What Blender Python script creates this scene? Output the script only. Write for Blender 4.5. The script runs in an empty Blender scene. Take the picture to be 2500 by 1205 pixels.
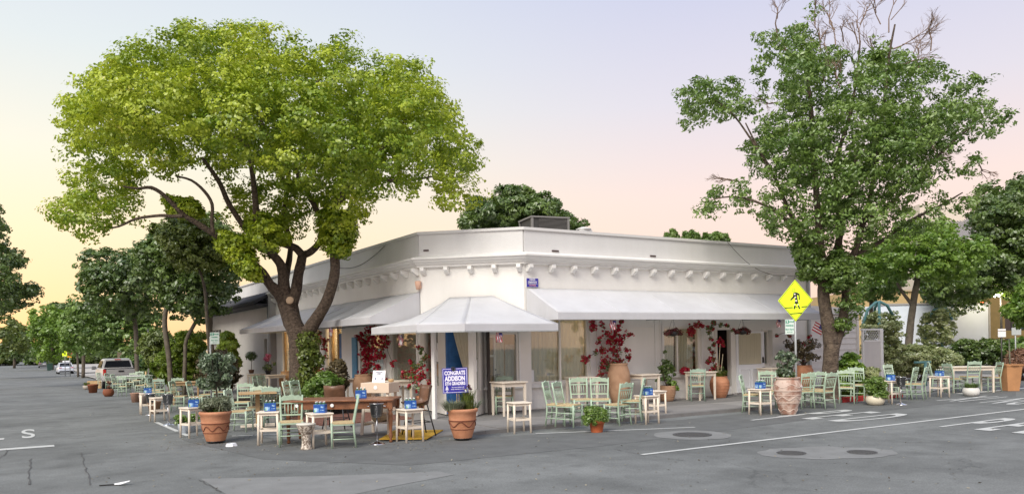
import bpy, math, random
import numpy as np
from mathutils import Vector, Matrix
R=math.radians; PI=math.pi
SC=bpy.context.scene; COL=SC.collection
# ---------------------------------------------------------------- camera, sky, sun, exposure
FPX=1921.; CX0=1250.; CY0=835.; ROLL=R(1.04); TH=math.atan(1190/FPX); HC=1.8
FW=Vector((math.sin(TH),math.cos(TH),0)); RT=Vector((math.cos(TH),-math.sin(TH),0)); UP=Vector((0,0,1))
cam=bpy.data.cameras.new('camera'); camo=bpy.data.objects.new('camera',cam); COL.objects.link(camo)
cr=RT*math.cos(ROLL)-UP*math.sin(ROLL); cu=RT*math.sin(ROLL)+UP*math.cos(ROLL)
m=Matrix.Identity(4)
for i in range(3): m[i][0]=cr[i]; m[i][1]=cu[i]; m[i][2]=-FW[i]
m[2][3]=HC; camo.matrix_world=m
cam.sensor_width=36; cam.lens=36*FPX/2500; cam.shift_y=(CY0-602.5)/2500; cam.clip_end=3000; cam.clip_start=.1
SC.camera=camo
W=bpy.data.worlds.new('World'); SC.world=W; W.use_nodes=True
nt=W.node_tree; N=nt.nodes; L=nt.links; N.clear()
def lin(c): return tuple((v/12.92 if v<=.04045 else ((v+.055)/1.055)**2.4) for v in c)
tc=N.new('ShaderNodeTexCoord'); sx=N.new('ShaderNodeSeparateXYZ'); L.new(tc.outputs['Generated'],sx.inputs[0])
def ramp(cols):
    r=N.new('ShaderNodeValToRGB'); e=r.color_ramp.elements
    while len(e)>1: e.remove(e[-1])
    for i,(p,c) in enumerate(cols):
        k=e[0] if i==0 else e.new(p); k.position=p; k.color=(*lin(c),1)
    L.new(sx.outputs[2],r.inputs[0]); return r
rA=ramp([(0,(.98,.79,.58)),(.05,(.985,.855,.67)),(.13,(.975,.905,.77)),(.22,(.93,.92,.86)),(.33,(.86,.89,.90)),(.45,(.81,.84,.90)),(1,(.75,.80,.90))])
rB=ramp([(0,(.98,.82,.74)),(.08,(.985,.855,.79)),(.17,(.96,.87,.84)),(.28,(.87,.85,.89)),(.40,(.79,.80,.89)),(1,(.73,.78,.90))])
vm=N.new('ShaderNodeVectorMath'); vm.operation='MULTIPLY'; vm.inputs[1].default_value=(1,1,0); L.new(tc.outputs['Generated'],vm.inputs[0])
vn=N.new('ShaderNodeVectorMath'); vn.operation='NORMALIZE'; L.new(vm.outputs[0],vn.inputs[0])
vd=N.new('ShaderNodeVectorMath'); vd.operation='DOT_PRODUCT'; vd.inputs[1].default_value=(-.17,.985,0); L.new(vn.outputs[0],vd.inputs[0])
mr=N.new('ShaderNodeMapRange'); mr.interpolation_type='SMOOTHSTEP'; mr.inputs[1].default_value=1.0; mr.inputs[2].default_value=.55; L.new(vd.outputs['Value'],mr.inputs[0])
mx=N.new('ShaderNodeMix'); mx.data_type='RGBA'; L.new(mr.outputs[0],mx.inputs[0]); L.new(rA.outputs[0],mx.inputs[6]); L.new(rB.outputs[0],mx.inputs[7])
SUN=Vector((-.62,-.40,.68)).normalized()
sky=N.new('ShaderNodeTexSky'); sky.sky_type='NISHITA'; sky.sun_disc=False; sky.sun_elevation=R(3); sky.sun_rotation=R(-10)
bg=N.new('ShaderNodeBackground'); bg.inputs[1].default_value=.80; L.new(mx.outputs[2],bg.inputs[0])
bg2=N.new('ShaderNodeBackground'); bg2.inputs[1].default_value=.008; L.new(sky.outputs[0],bg2.inputs[0])
ad=N.new('ShaderNodeAddShader'); L.new(bg.outputs[0],ad.inputs[0]); L.new(bg2.outputs[0],ad.inputs[1])
wo=N.new('ShaderNodeOutputWorld'); L.new(ad.outputs[0],wo.inputs[0])
sl=bpy.data.lights.new('sun','SUN'); sl.energy=3.0; sl.angle=R(34); sl.color=(1,.94,.84)
so=bpy.data.objects.new('sun',sl); COL.objects.link(so); so.rotation_euler=SUN.to_track_quat('Z','Y').to_euler(); so.location=(-20,-10,30)
SC.view_settings.view_transform='Standard'; SC.view_settings.look='None'; SC.view_settings.gamma=1; SC.view_settings.use_curve_mapping=False
SC.view_settings.exposure=.46
try:
    SC.cycles.max_bounces=8; SC.cycles.transparent_max_bounces=12
except Exception: pass
# ---------------------------------------------------------------- helpers: picture point -> place
def gz(x,y):
    k=max(0.,min(1.,(30-x)/8.)); return -(.0125*max(0.,min(y,120.)-18)+.0023*max(0.,y-120.))*k
def ray(px,py):
    dx=px-CX0; dy=py-CY0
    xl=dx*math.cos(ROLL)-dy*math.sin(ROLL); yl=dx*math.sin(ROLL)+dy*math.cos(ROLL)
    return (FW*FPX+RT*xl-UP*yl)/FPX
def gnd(px,py,dz=0.):
    z=dz
    for _ in range(12):
        r=ray(px,py); t=(z-HC)/r.z; x,y=r.x*t,r.y*t; z=gz(x,y)+dz
    return Vector((x,y,z))
def atz(px,py,z): r=ray(px,py); t=(z-HC)/r.z; return Vector((r.x*t,r.y*t,z))
def onX(px,py,X): r=ray(px,py); t=X/r.x; return Vector((X,r.y*t,HC+r.z*t))
def onY(px,py,Y): r=ray(px,py); t=Y/r.y; return Vector((r.x*t,Y,HC+r.z*t))
def atd(px,py,D): r=ray(px,py); return Vector((r.x*D,r.y*D,HC+r.z*D))
def depth(p): return p.x*FW.x+p.y*FW.y
# ---------------------------------------------------------------- materials
MATS={}
def mat(name,col,rough=.7,metal=0,bump=0,bscale=20,var=.0,vscale=3,spec=.5,emit=None,col2=None,coords='Object',detail=6,sharp=None,streak=0):
    if name in MATS: return MATS[name]
    M=bpy.data.materials.new(name); M.use_nodes=True; t=M.node_tree; b=t.nodes['Principled BSDF']
    b.inputs['Base Color'].default_value=(*col,1); b.inputs['Roughness'].default_value=rough; b.inputs['Metallic'].default_value=metal
    b.inputs['Specular IOR Level'].default_value=spec
    co=t.nodes.new('ShaderNodeTexCoord')
    if var or col2:
        n=t.nodes.new('ShaderNodeTexNoise'); n.inputs['Scale'].default_value=vscale; n.inputs['Detail'].default_value=detail; n.inputs['Roughness'].default_value=.6
        t.links.new(co.outputs[coords],n.inputs['Vector'])
        r=t.nodes.new('ShaderNodeValToRGB'); e=r.color_ramp.elements
        lo,hi=sharp or (.3,.7); e[0].position=lo; e[1].position=hi
        c1=tuple(v*(1-var) for v in col); c2=col2 or tuple(min(1,v*(1+var)) for v in col)
        e[0].color=(*c1,1); e[1].color=(*c2,1)
        t.links.new(n.outputs['Fac'],r.inputs[0]); t.links.new(r.outputs[0],b.inputs['Base Color'])
    if streak:
        mp=t.nodes.new('ShaderNodeMapping'); mp.inputs['Scale'].default_value=(.8,.8,.10); t.links.new(co.outputs[coords],mp.inputs[0])
        n=t.nodes.new('ShaderNodeTexNoise'); n.inputs['Scale'].default_value=1.6; n.inputs['Detail'].default_value=8; n.inputs['Roughness'].default_value=.7; t.links.new(mp.outputs[0],n.inputs['Vector'])
        r=t.nodes.new('ShaderNodeValToRGB'); e=r.color_ramp.elements; e[0].position=.33; e[1].position=.62; e[0].color=(1-streak,1-streak*1.05,1-streak*1.15,1); e[1].color=(1,1,1,1); t.links.new(n.outputs['Fac'],r.inputs[0])
        x=t.nodes.new('ShaderNodeMix'); x.data_type='RGBA'; x.blend_type='MULTIPLY'; x.inputs[0].default_value=1; src=b.inputs['Base Color'].links[0].from_socket if b.inputs['Base Color'].links else None
        if src: t.links.new(src,x.inputs[6])
        else: x.inputs[6].default_value=(*col,1)
        t.links.new(r.outputs[0],x.inputs[7]); t.links.new(x.outputs[2],b.inputs['Base Color'])
    if bump:
        n=t.nodes.new('ShaderNodeTexNoise'); n.inputs['Scale'].default_value=bscale; n.inputs['Detail'].default_value=5
        t.links.new(co.outputs[coords],n.inputs['Vector'])
        u=t.nodes.new('ShaderNodeBump'); u.inputs['Strength'].default_value=bump; u.inputs['Distance'].default_value=.02 if bump<.9 else .06
        t.links.new(n.outputs['Fac'],u.inputs['Height']); t.links.new(u.outputs[0],b.inputs['Normal'])
    if emit:
        b.inputs['Emission Color'].default_value=(*emit[:3],1); b.inputs['Emission Strength'].default_value=emit[3]
    MATS[name]=M; return M
def leafmat(name,ca,cb,cc=None,trans=.35,gloss=.05):
    if name in MATS: return MATS[name]
    M=bpy.data.materials.new(name); M.use_nodes=True; t=M.node_tree; n=t.nodes; l=t.links; n.clear()
    a=n.new('ShaderNodeAttribute'); a.attribute_name='rnd'
    r=n.new('ShaderNodeValToRGB'); e=r.color_ramp.elements; e[0].color=(*ca,1); e[1].color=(*cb,1)
    if cc: k=e.new(.97); k.color=(*cb,1); e[-1].color=(*cc,1)
    l.new(a.outputs['Fac'],r.inputs[0])
    d=n.new('ShaderNodeBsdfDiffuse'); tr=n.new('ShaderNodeBsdfTranslucent'); g=n.new('ShaderNodeBsdfGlossy'); g.inputs['Roughness'].default_value=.45
    l.new(r.outputs[0],d.inputs[0]); l.new(r.outputs[0],tr.inputs[0]); g.inputs[0].default_value=(1,1,1,1)
    m1=n.new('ShaderNodeMixShader'); m1.inputs[0].default_value=trans; l.new(d.outputs[0],m1.inputs[1]); l.new(tr.outputs[0],m1.inputs[2])
    m2=n.new('ShaderNodeMixShader'); m2.inputs[0].default_value=gloss; l.new(m1.outputs[0],m2.inputs[1]); l.new(g.outputs[0],m2.inputs[2])
    o=n.new('ShaderNodeOutputMaterial'); l.new(m2.outputs[0],o.inputs[0]); MATS[name]=M; return M
CURT=1
def glassmat(name,tint=(1,1,1),refl=.2):
    M=bpy.data.materials.new(name); M.use_nodes=True; t=M.node_tree; n=t.nodes; l=t.links; n.clear()
    a=n.new('ShaderNodeBsdfTransparent'); a.inputs[0].default_value=(*tint,1); g=n.new('ShaderNodeBsdfGlossy'); g.inputs['Roughness'].default_value=.02
    f=n.new('ShaderNodeLayerWeight'); f.inputs[0].default_value=refl
    mr=n.new('ShaderNodeMapRange'); mr.inputs[3].default_value=refl*.5; mr.inputs[4].default_value=.45; l.new(f.outputs['Fresnel'],mr.inputs[0])
    x=n.new('ShaderNodeMixShader'); l.new(mr.outputs[0],x.inputs[0]); l.new(a.outputs[0],x.inputs[1]); l.new(g.outputs[0],x.inputs[2])
    o=n.new('ShaderNodeOutputMaterial'); l.new(x.outputs[0],o.inputs[0]); return M
curt=leafmat('curtain_cloth',(.74,.68,.52),(.74,.68,.52),None,.35,.0)
curt2=leafmat('curtain_pale',(.78,.78,.68),(.78,.78,.68),None,.35,.0)
white=mat('stucco_white',(.80,.785,.74),.85,bump=.3,bscale=60,var=.035,vscale=.8,streak=.06)
trimw=mat('trim_white',(.78,.77,.735),.6,var=.04,vscale=2,streak=.06)
parap=mat('parapet_paint',(.66,.655,.64),.8,bump=.2,bscale=40,var=.04,vscale=.6,streak=.06)
capm=mat('cap_metal',(.66,.65,.63),.5)
canvas=mat('canvas_white',(.80,.805,.825),.9,bump=.25,bscale=7,var=.04,vscale=1,streak=.07)
def _translucent(M,fac):
    t=M.node_tree; n=t.nodes; l=t.links; b=n['Principled BSDF']; tr=n.new('ShaderNodeBsdfTranslucent'); src=b.inputs['Base Color'].links[0].from_socket
    l.new(src,tr.inputs[0]); x=n.new('ShaderNodeMixShader'); x.inputs[0].default_value=fac; l.new(b.outputs[0],x.inputs[1]); l.new(tr.outputs[0],x.inputs[2])
    o=[k for k in n if k.type=='OUTPUT_MATERIAL'][0]; l.new(x.outputs[0],o.inputs[0])
_translucent(canvas,.38)
greyst=mat('stucco_grey',(.46,.44,.40),.9,bump=.3,bscale=50,var=.08,vscale=.7)
glass=glassmat('window_glass',(.93,.95,.93),.22)
dglass=mat('dark_glass',(.012,.014,.018),.05,spec=.9)
concrete=mat('concrete',(.215,.205,.195),.9,bump=.3,bscale=30,var=.16,vscale=1.1)
kerbm=mat('kerb_concrete',(.17,.165,.16),.9,bump=.3,bscale=30,var=.25,vscale=2)
green=mat('chair_green',(.36,.47,.35),.5,var=.16,vscale=9,bump=.08,bscale=60)
greenl=mat('chair_green_worn',(.42,.52,.40),.6,var=.2,vscale=14,bump=.1,bscale=60)
greend=mat('chair_green_grey',(.27,.37,.29),.5,var=.12,vscale=6,bump=.08,bscale=60)  # darker green: shade painted into the shaded chair, tone of the weathered ones
cream=mat('cream_paint',(.76,.67,.55),.55,var=.07,vscale=5,bump=.05,bscale=50)
straw=mat('straw',(.52,.40,.22),.8,bump=.6,bscale=90,var=.2,vscale=30)
wood=mat('oiled_wood',(.21,.085,.038),.4,var=.35,vscale=7,bump=.1,bscale=40)
lwood=mat('pale_wood',(.48,.32,.16),.5,var=.15,vscale=6)
terra=mat('terracotta',(.46,.185,.088),.8,bump=.25,bscale=25,var=.18,vscale=4,col2=(.56,.27,.15))
terral=mat('terracotta_pale',(.42,.235,.135),.85,bump=.25,bscale=25,var=.2,vscale=4,col2=(.5,.31,.19))
terrad=mat('terracotta_dark',(.22,.07,.03),.8,bump=.2,bscale=25,var=.2,vscale=4)
amph=mat('terracotta_washed',(.36,.20,.145),.85,bump=.4,bscale=18,vscale=5,var=.1,col2=(.55,.43,.36),sharp=(.42,.58))
limew=mat('lime_wash',(.62,.50,.42),.9,bump=.2,bscale=30,var=.1)
soil=mat('soil',(.03,.02,.014),1,bump=.8,bscale=30)
black=mat('black_metal',(.012,.012,.013),.45)
steel=mat('steel',(.42,.42,.43),.3,metal=1)
galv=mat('galvanised',(.42,.44,.44),.5,metal=.3,var=.1,vscale=9)
dsteel=mat('bucket_steel',(.22,.22,.225),.35,metal=.8)
chrome=mat('chrome',(.85,.85,.86),.12,metal=1)
bark=mat('bark',(.055,.036,.024),.95,bump=1,bscale=22,vscale=16,var=.3,col2=(.15,.11,.08))
bark2=mat('bark_brown',(.07,.048,.035),.95,bump=1,bscale=22,vscale=7,var=.3,col2=(.16,.12,.085))
barkl=mat('bark_pale',(.12,.10,.075),.9,bump=.6,bscale=12,var=.3,vscale=6)
twigm=mat('twig_grey',(.23,.16,.12),.9)
leather=mat('leather_brown',(.13,.065,.035),.4,var=.3,vscale=5,bump=.2,bscale=30)
blue=mat('door_blue',(.03,.13,.34),.5,var=.2,vscale=6,bump=.2,bscale=30)
shut=mat('shutter_blue',(.10,.27,.42),.6,var=.15,vscale=8)
packb=mat('pack_blue',(.018,.085,.33),.35,var=.1,vscale=8)
packl=mat('pack_light',(.10,.26,.55),.35,vscale=25,var=.05,col2=(.45,.62,.78),sharp=(.45,.6))
bottle=mat('bottle_green',(.02,.13,.06),.12,spec=.8)
wlabel=mat('paper_white',(.8,.8,.79),.7)
signb=mat('sign_blue',(.035,.03,.30),.4)
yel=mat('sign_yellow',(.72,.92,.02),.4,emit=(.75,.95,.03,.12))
red=mat('kerb_red',(.35,.02,.015),.8,var=.25,vscale=8)
ink=mat('sign_black',(.01,.01,.01),.6)
sgreen=mat('sign_green',(.02,.28,.16),.5)
swhite=mat('sign_white_green',(.62,.72,.66),.5)
pinkc=mat('cushion_pink',(.62,.22,.27),.9); sack=mat('sack',(.42,.33,.22),.95,bump=.4,bscale=40)
tan=mat('wall_tan',(.50,.36,.17),.9,var=.06,bump=.2,bscale=20)
tand=mat('wall_ochre',(.21,.145,.05),.9,var=.12,bump=.2,bscale=20)
trailw=mat('trailer_white',(.72,.78,.86),.4,var=.02)
teal=mat('arch_teal',(.09,.22,.22),.5)
tile=mat('roof_tile_dark',(.045,.045,.05),.8,bump=.4,bscale=20)
asph=None
# ---------------------------------------------------------------- mesh building
class B:
    def __init__(s): s.v=[]; s.f=[]; s.sm=[]
    def add(s,vs,fs,sm=False):
        o=len(s.v); s.v+= [tuple(v) for v in vs]; s.f+=[tuple(i+o for i in f) for f in fs]; s.sm+=[sm]*len(fs); return s
    def box(s,c,d,rz=0,bev=0,taper=1.):
        x,y,z=d[0]/2,d[1]/2,d[2]/2; q=[]
        for k,zz in ((taper,-z),(1,z)) if taper<=1 else ((1,-z),(1/taper,z)):
            q+=[(-x*k,-y*k,zz),(x*k,-y*k,zz),(x*k,y*k,zz),(-x*k,y*k,zz)]
        ca,sa=math.cos(rz),math.sin(rz)
        q=[(c[0]+a*ca-b*sa,c[1]+a*sa+b*ca,c[2]+e) for a,b,e in q]
        return s.add(q,[(0,3,2,1),(4,5,6,7),(0,1,5,4),(1,2,6,5),(2,3,7,6),(3,0,4,7)])
    def bar(s,a,b,w,h=None,up=(0,0,1)):
        a=Vector(a);b=Vector(b);h=h or w; d=(b-a).normalized(); u=Vector(up)
        if abs(d.dot(u))>.95: u=Vector((0,1,0))
        x=d.cross(u).normalized(); y=x.cross(d)
        q=[p+x*sx*w/2+y*sy*h/2 for p in (a,b) for sx,sy in ((-1,-1),(1,-1),(1,1),(-1,1))]
        return s.add(q,[(0,3,2,1),(4,5,6,7),(0,1,5,4),(1,2,6,5),(2,3,7,6),(3,0,4,7)])
    def tube(s,pts,rs,n=8,cap=True,jit=0):
        pts=[Vector(p) for p in pts]
        if not hasattr(rs,'__len__'): rs=[rs]*len(pts)
        o=len(s.v); px=None
        for i,p in enumerate(pts):
            d=(pts[min(i+1,len(pts)-1)]-pts[max(i-1,0)]).normalized()
            if px is None:
                u=Vector((0,0,1)) if abs(d.z)<.9 else Vector((0,1,0)); px=d.cross(u).normalized()
            px=(px-d*px.dot(d)).normalized(); py=d.cross(px)
            for k in range(n):
                a=2*PI*k/n; r=rs[i]*(1+(random.uniform(-jit,jit) if jit else 0)); s.v.append(tuple(p+px*math.cos(a)*r+py*math.sin(a)*r))
        for i in range(len(pts)-1):
            for k in range(n):
                k2=(k+1)%n; s.f.append((o+i*n+k,o+i*n+k2,o+(i+1)*n+k2,o+(i+1)*n+k)); s.sm.append(True)
        if cap:
            s.f.append(tuple(o+k for k in reversed(range(n)))); s.sm.append(False)
            e=o+(len(pts)-1)*n; s.f.append(tuple(e+k for k in range(n))); s.sm.append(False)
        return s
    def lathe(s,prof,n=24,c=(0,0,0),wob=0,cap=True):
        o=len(s.v)
        for i,(r,z) in enumerate(prof):
            for k in range(n):
                a=2*PI*k/n; s.v.append((c[0]+r*math.cos(a),c[1]+r*math.sin(a),c[2]+z+(wob*math.sin(3*a) if wob else 0)))
        for i in range(len(prof)-1):
            for k in range(n):
                k2=(k+1)%n; s.f.append((o+i*n+k,o+i*n+k2,o+(i+1)*n+k2,o+(i+1)*n+k)); s.sm.append(True)
        if cap:
            if prof[0][0]>1e-3: s.f.append(tuple(o+k for k in reversed(range(n)))); s.sm.append(False)
            if prof[-1][0]>1e-3: e=o+(len(prof)-1)*n; s.f.append(tuple(e+k for k in range(n))); s.sm.append(False)
        return s
    def prism(s,poly,dv):
        "polygon (3d points) extruded by vector dv"
        n=len(poly); dv=Vector(dv); q=[Vector(p) for p in poly]; q2=[p+dv for p in q]
        return s.add(q+q2,[tuple(reversed(range(n))),tuple(range(n,2*n))]+[(i,(i+1)%n,n+(i+1)%n,n+i) for i in range(n)])
    def grid(s,P,sm=True):
        n=len(P); m_=len(P[0]); s.add([p for row in P for p in row],[(i*m_+j,i*m_+j+1,(i+1)*m_+j+1,(i+1)*m_+j) for i in range(n-1) for j in range(m_-1)],sm); return s
    def obj(s,name,mt,parent=None,bev=0,loc=None,rz=0,kind=None,label=None,solid=0,sub=0):
        me=bpy.data.meshes.new(name); me.from_pydata(s.v,[],s.f); me.polygons.foreach_set('use_smooth',s.sm); me.update()
        if mt: me.materials.append(mt)
        o=bpy.data.objects.new(name,me); COL.objects.link(o)
        if parent: o.parent=parent
        if loc is not None: o.location=loc
        if rz: o.rotation_euler=(0,0,rz)
        if solid: k=o.modifiers.new('s','SOLIDIFY'); k.thickness=solid; k.offset=0
        if bev: k=o.modifiers.new('b','BEVEL'); k.width=bev; k.segments=2; k.limit_method='ANGLE'
        if sub: k=o.modifiers.new('ss','SUBSURF'); k.levels=sub; k.render_levels=sub
        if kind: o['kind']=kind
        if label: o['label']=label
        return o
def tag(o,label,cat,group=None):
    o['label']=label; o['category']=cat
    if group: o['group']=group
    return o
def thing(name,label,cat,loc=(0,0,0),rz=0,group=None):
    o=bpy.data.objects.new(name,None); COL.objects.link(o); o.location=loc; o.rotation_euler=(0,0,rz); o.empty_display_size=.2
    return tag(o,label,cat,group)
def kids(o): return KID.get(o.name) or [c for c in ALL() if c.parent==o]
KID={}
def ALL(): return list(COL.objects)
def snapshot(root):
    "remember the parts of a finished thing, two levels"
    al=ALL(); out=[]
    for c in al:
        if c.parent==root: out.append((c,[g for g in al if g.parent==c]))
    return out
def dup(root,parts,loc,rz,label=None,group=None,scale=None,swap=None):
    r=root.copy(); COL.objects.link(r); r.location=loc; r.rotation_euler=(0,0,rz)
    if label: r['label']=label
    if group: r['group']=group
    if scale: r.scale=scale
    for ch,gs in parts:
        c=ch.copy(); COL.objects.link(c); c.parent=r
        if swap and c.type=='MESH' and c.data.name in swap: c.data=swap[c.data.name]
        for g in gs:
            d=g.copy(); COL.objects.link(d); d.parent=c
    return r
def swapmesh(parts,frm,to):
    d={}
    for ch,gs in parts:
        if ch.type=='MESH' and ch.data.materials and ch.data.materials[0]==frm and ch.data.name not in d:
            k=ch.data.copy(); k.materials[0]=to; d[ch.data.name]=k
    return d
def text(name,s,size,mt,parent,M,ext=.001,bold=0,align='CENTER',sx=1.,label=None):
    c=bpy.data.curves.new(name,'FONT'); c.body=s; c.size=size; c.extrude=ext; c.offset=bold; c.align_x=align; c.align_y='CENTER'; c.resolution_u=3
    c.materials.append(mt); o=bpy.data.objects.new(name,c); COL.objects.link(o)
    if parent: o.parent=parent
    o.matrix_local=M @ Matrix.Diagonal((sx,1,1,1)); return o
def face(x,n,p):
    "matrix: local x along x, z along n (outward), y up"
    x=Vector(x).normalized(); n=Vector(n).normalized(); y=n.cross(x)
    m=Matrix.Identity(4)
    for i in range(3): m[i][0]=x[i]; m[i][1]=y[i]; m[i][2]=n[i]; m[i][3]=p[i]
    return m
rng=np.random.default_rng(7)
def leaves(name,C,Nrm,size,mt,parent=None,asp=1.7,jit=.7,kind=None,seed=1,droop=0.,rnd=None):
    "many small leaf faces at points C (n,3) roughly facing Nrm"
    g=np.random.default_rng(seed); C=np.asarray(C,float); n=len(C)
    Nn=np.asarray(Nrm,float)+g.normal(0,jit,(n,3)); Nn/=np.linalg.norm(Nn,axis=1,keepdims=True)+1e-9
    A=g.normal(0,1,(n,3)); A[:,2]-=droop; A-=Nn*(A*Nn).sum(1,keepdims=True); A/=np.linalg.norm(A,axis=1,keepdims=True)+1e-9
    Bv=np.cross(Nn,A); s=size*g.uniform(.6,1.25,(n,1)); a=A*s*.5*asp**.5*1.0; b=Bv*s*.5/asp**.5
    V=np.stack([C-a,C+b-a*.1+Nn*s*.08,C+a,C-b-a*.1+Nn*s*.08],1).reshape(-1,3)
    me=bpy.data.meshes.new(name); me.vertices.add(4*n); me.vertices.foreach_set('co',V.ravel().astype('f'))
    me.loops.add(4*n); me.loops.foreach_set('vertex_index',np.arange(4*n,dtype='i')); me.polygons.add(n)
    me.polygons.foreach_set('loop_start',np.arange(0,4*n,4,dtype='i'))
    me.update(calc_edges=True)
    at=me.attributes.new('rnd','FLOAT','FACE'); rv=g.random(n) if rnd is None else np.clip(rnd+g.normal(0,.12,n),0,1); at.data.foreach_set('value',rv.astype('f'))
    me.materials.append(mt); o=bpy.data.objects.new(name,me); COL.objects.link(o)
    if parent: o.parent=parent
    if kind: o['kind']=kind
    return o
def ball(c,r,n,g,sq=.8,shell=.55):
    d=g.normal(0,1,(n,3)); d/=np.linalg.norm(d,axis=1,keepdims=True)
    rr=r*(shell+(1.05-shell)*g.random((n,1))**.5); p=np.asarray(c)+d*rr*np.array([1,1,sq]); return p,d
def inpoly(P,X,Y):
    n=len(P); ins=np.zeros(len(X),bool); dm=np.full(len(X),1e9)
    for i in range(n):
        x1,y1=P[i]; x2,y2=P[(i+1)%n]
        c=((y1>Y)!=(y2>Y)); 
        with np.errstate(divide='ignore',invalid='ignore'): xi=(x2-x1)*(Y-y1)/((y2-y1) if y2!=y1 else 1e-9)+x1
        ins^=(c&(X<xi)); dx,dy=x2-x1,y2-y1; t=np.clip(((X-x1)*dx+(Y-y1)*dy)/(dx*dx+dy*dy+1e-9),0,1)
        dm=np.minimum(dm,np.hypot(X-x1-t*dx,Y-y1-t*dy))
    return ins,dm
def crownpts(polys,D,thick,ncl,rcl,nleaf,seed=1,e0=80,gap=.0,holes=(),rmin=.6,lob=2.1,sub=.50,nsub=20,fl=.40,inset=.35,front=None,spc=.95):
    "rounded lobes fill the depth of a crown with the given silhouette; each lobe carries leaf clusters over its surface"
    g=np.random.default_rng(seed); out=[];dr=[];rn=[]
    for poly in polys:
        P=np.array(poly,float); lo=P.min(0);hi=P.max(0)
        X=g.uniform(lo[0],hi[0],40000); Y=g.uniform(lo[1],hi[1],40000)
        ins,dm=inpoly(poly,X,Y); mxd=dm[ins].max() if ins.any() else 10
        LR_=min(rcl*lob,mxd*D/FPX*.8); rp=LR_*FPX/D
        ok=ins&(dm>rp*inset)
        for h in holes:
            ih,dh=inpoly(h,X,Y); ok&=~(ih|(dh<rp*.25))
        X,Y,dm=X[ok],Y[ok],dm[ok]; cell={}; keep=[]; sp=rp*spc
        for i in range(len(X)):
            off=g.uniform(-1,1)*thick*math.sqrt(min(1,dm[i]/e0)); k=(int(X[i]/sp),int(Y[i]/sp),int((off+50)/(LR_*1.2)))
            if k in cell: continue
            if front is not None and off<.9 and inpoly(front,X[i:i+1],Y[i:i+1])[0][0]: continue
            if gap and g.random()<gap*.5: cell[k]=1; continue
            if gap and (math.sin(X[i]*.021+seed)*math.sin(Y[i]*.027+seed*2.3)+math.sin(X[i]*.047+Y[i]*.031))>1.9-gap*2: continue
            cell[k]=1; keep.append((X[i],Y[i],off,dm[i]))
        for (x,y,off,d0) in keep:
            R_=min(LR_*g.uniform(rmin,1.15),max(LR_*.45,d0*D/FPX*1.05)); c=np.array(atd(x,y,D+off)); ns=max(3,int(nsub*(R_/LR_)**1.6)); tone=g.uniform(.1,.8)
            sd=g.normal(0,1,(ns,3)); sd[:,2]+=.35; sd/=np.linalg.norm(sd,axis=1,keepdims=True)
            for j in range(ns):
                r=rcl*sub*g.uniform(.6,1.25); cc=c+sd[j]*R_*g.uniform(.80,1.0)*np.array([1,1,.85]); n=max(6,int(nleaf*fl*g.uniform(.7,1.2)))
                p,d=ball(cc,r,n,g,.6,.3); out.append(p); dr.append(sd[j]*.9+d*.5+np.array([0,0,.45])); rn.append(np.full(n,min(1,max(0,tone+g.uniform(-.15,.15)))))
    return np.concatenate(out),np.concatenate(dr),np.concatenate(rn)
def limb(b,nodes,D,dofs=0,n=8,jit=.06,sub=3,dcurve=0):
    pts=[];rs=[]
    for i,(px,py,r) in enumerate(nodes):
        t=i/(max(1,len(nodes)-1)); d=D+dofs+dcurve*t; pts.append(atd(px,py,d)); rs.append(r*d/FPX)
    P=[];Q=[]
    for i in range(len(pts)-1):
        p0=pts[max(i-1,0)];p1=pts[i];p2=pts[i+1];p3=pts[min(i+2,len(pts)-1)]
        for k in range(sub):
            t=k/sub; P.append(.5*((2*p1)+(p2-p0)*t+(2*p0-5*p1+4*p2-p3)*t*t+(3*p1-p0-3*p2+p3)*t**3)); Q.append(rs[i]*(1-t)+rs[i+1]*t)
    P.append(pts[-1]);Q.append(rs[-1]); b.tube(P,Q,n,True,jit); return P
def tube_to(b,a,c,r0,r1,seed,n=5,bow=.12,seg=5):
    rr=random.Random(seed); a=Vector(a);c=Vector(c);L_=(c-a).length; o=Vector((rr.uniform(-1,1),rr.uniform(-1,1),rr.uniform(-.2,1)))*L_*bow
    b.tube([a.lerp(c,t)+o*math.sin(PI*t) for t in [i/seg for i in range(seg+1)]],[r0+(r1-r0)*i/seg for i in range(seg+1)],n)
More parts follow.
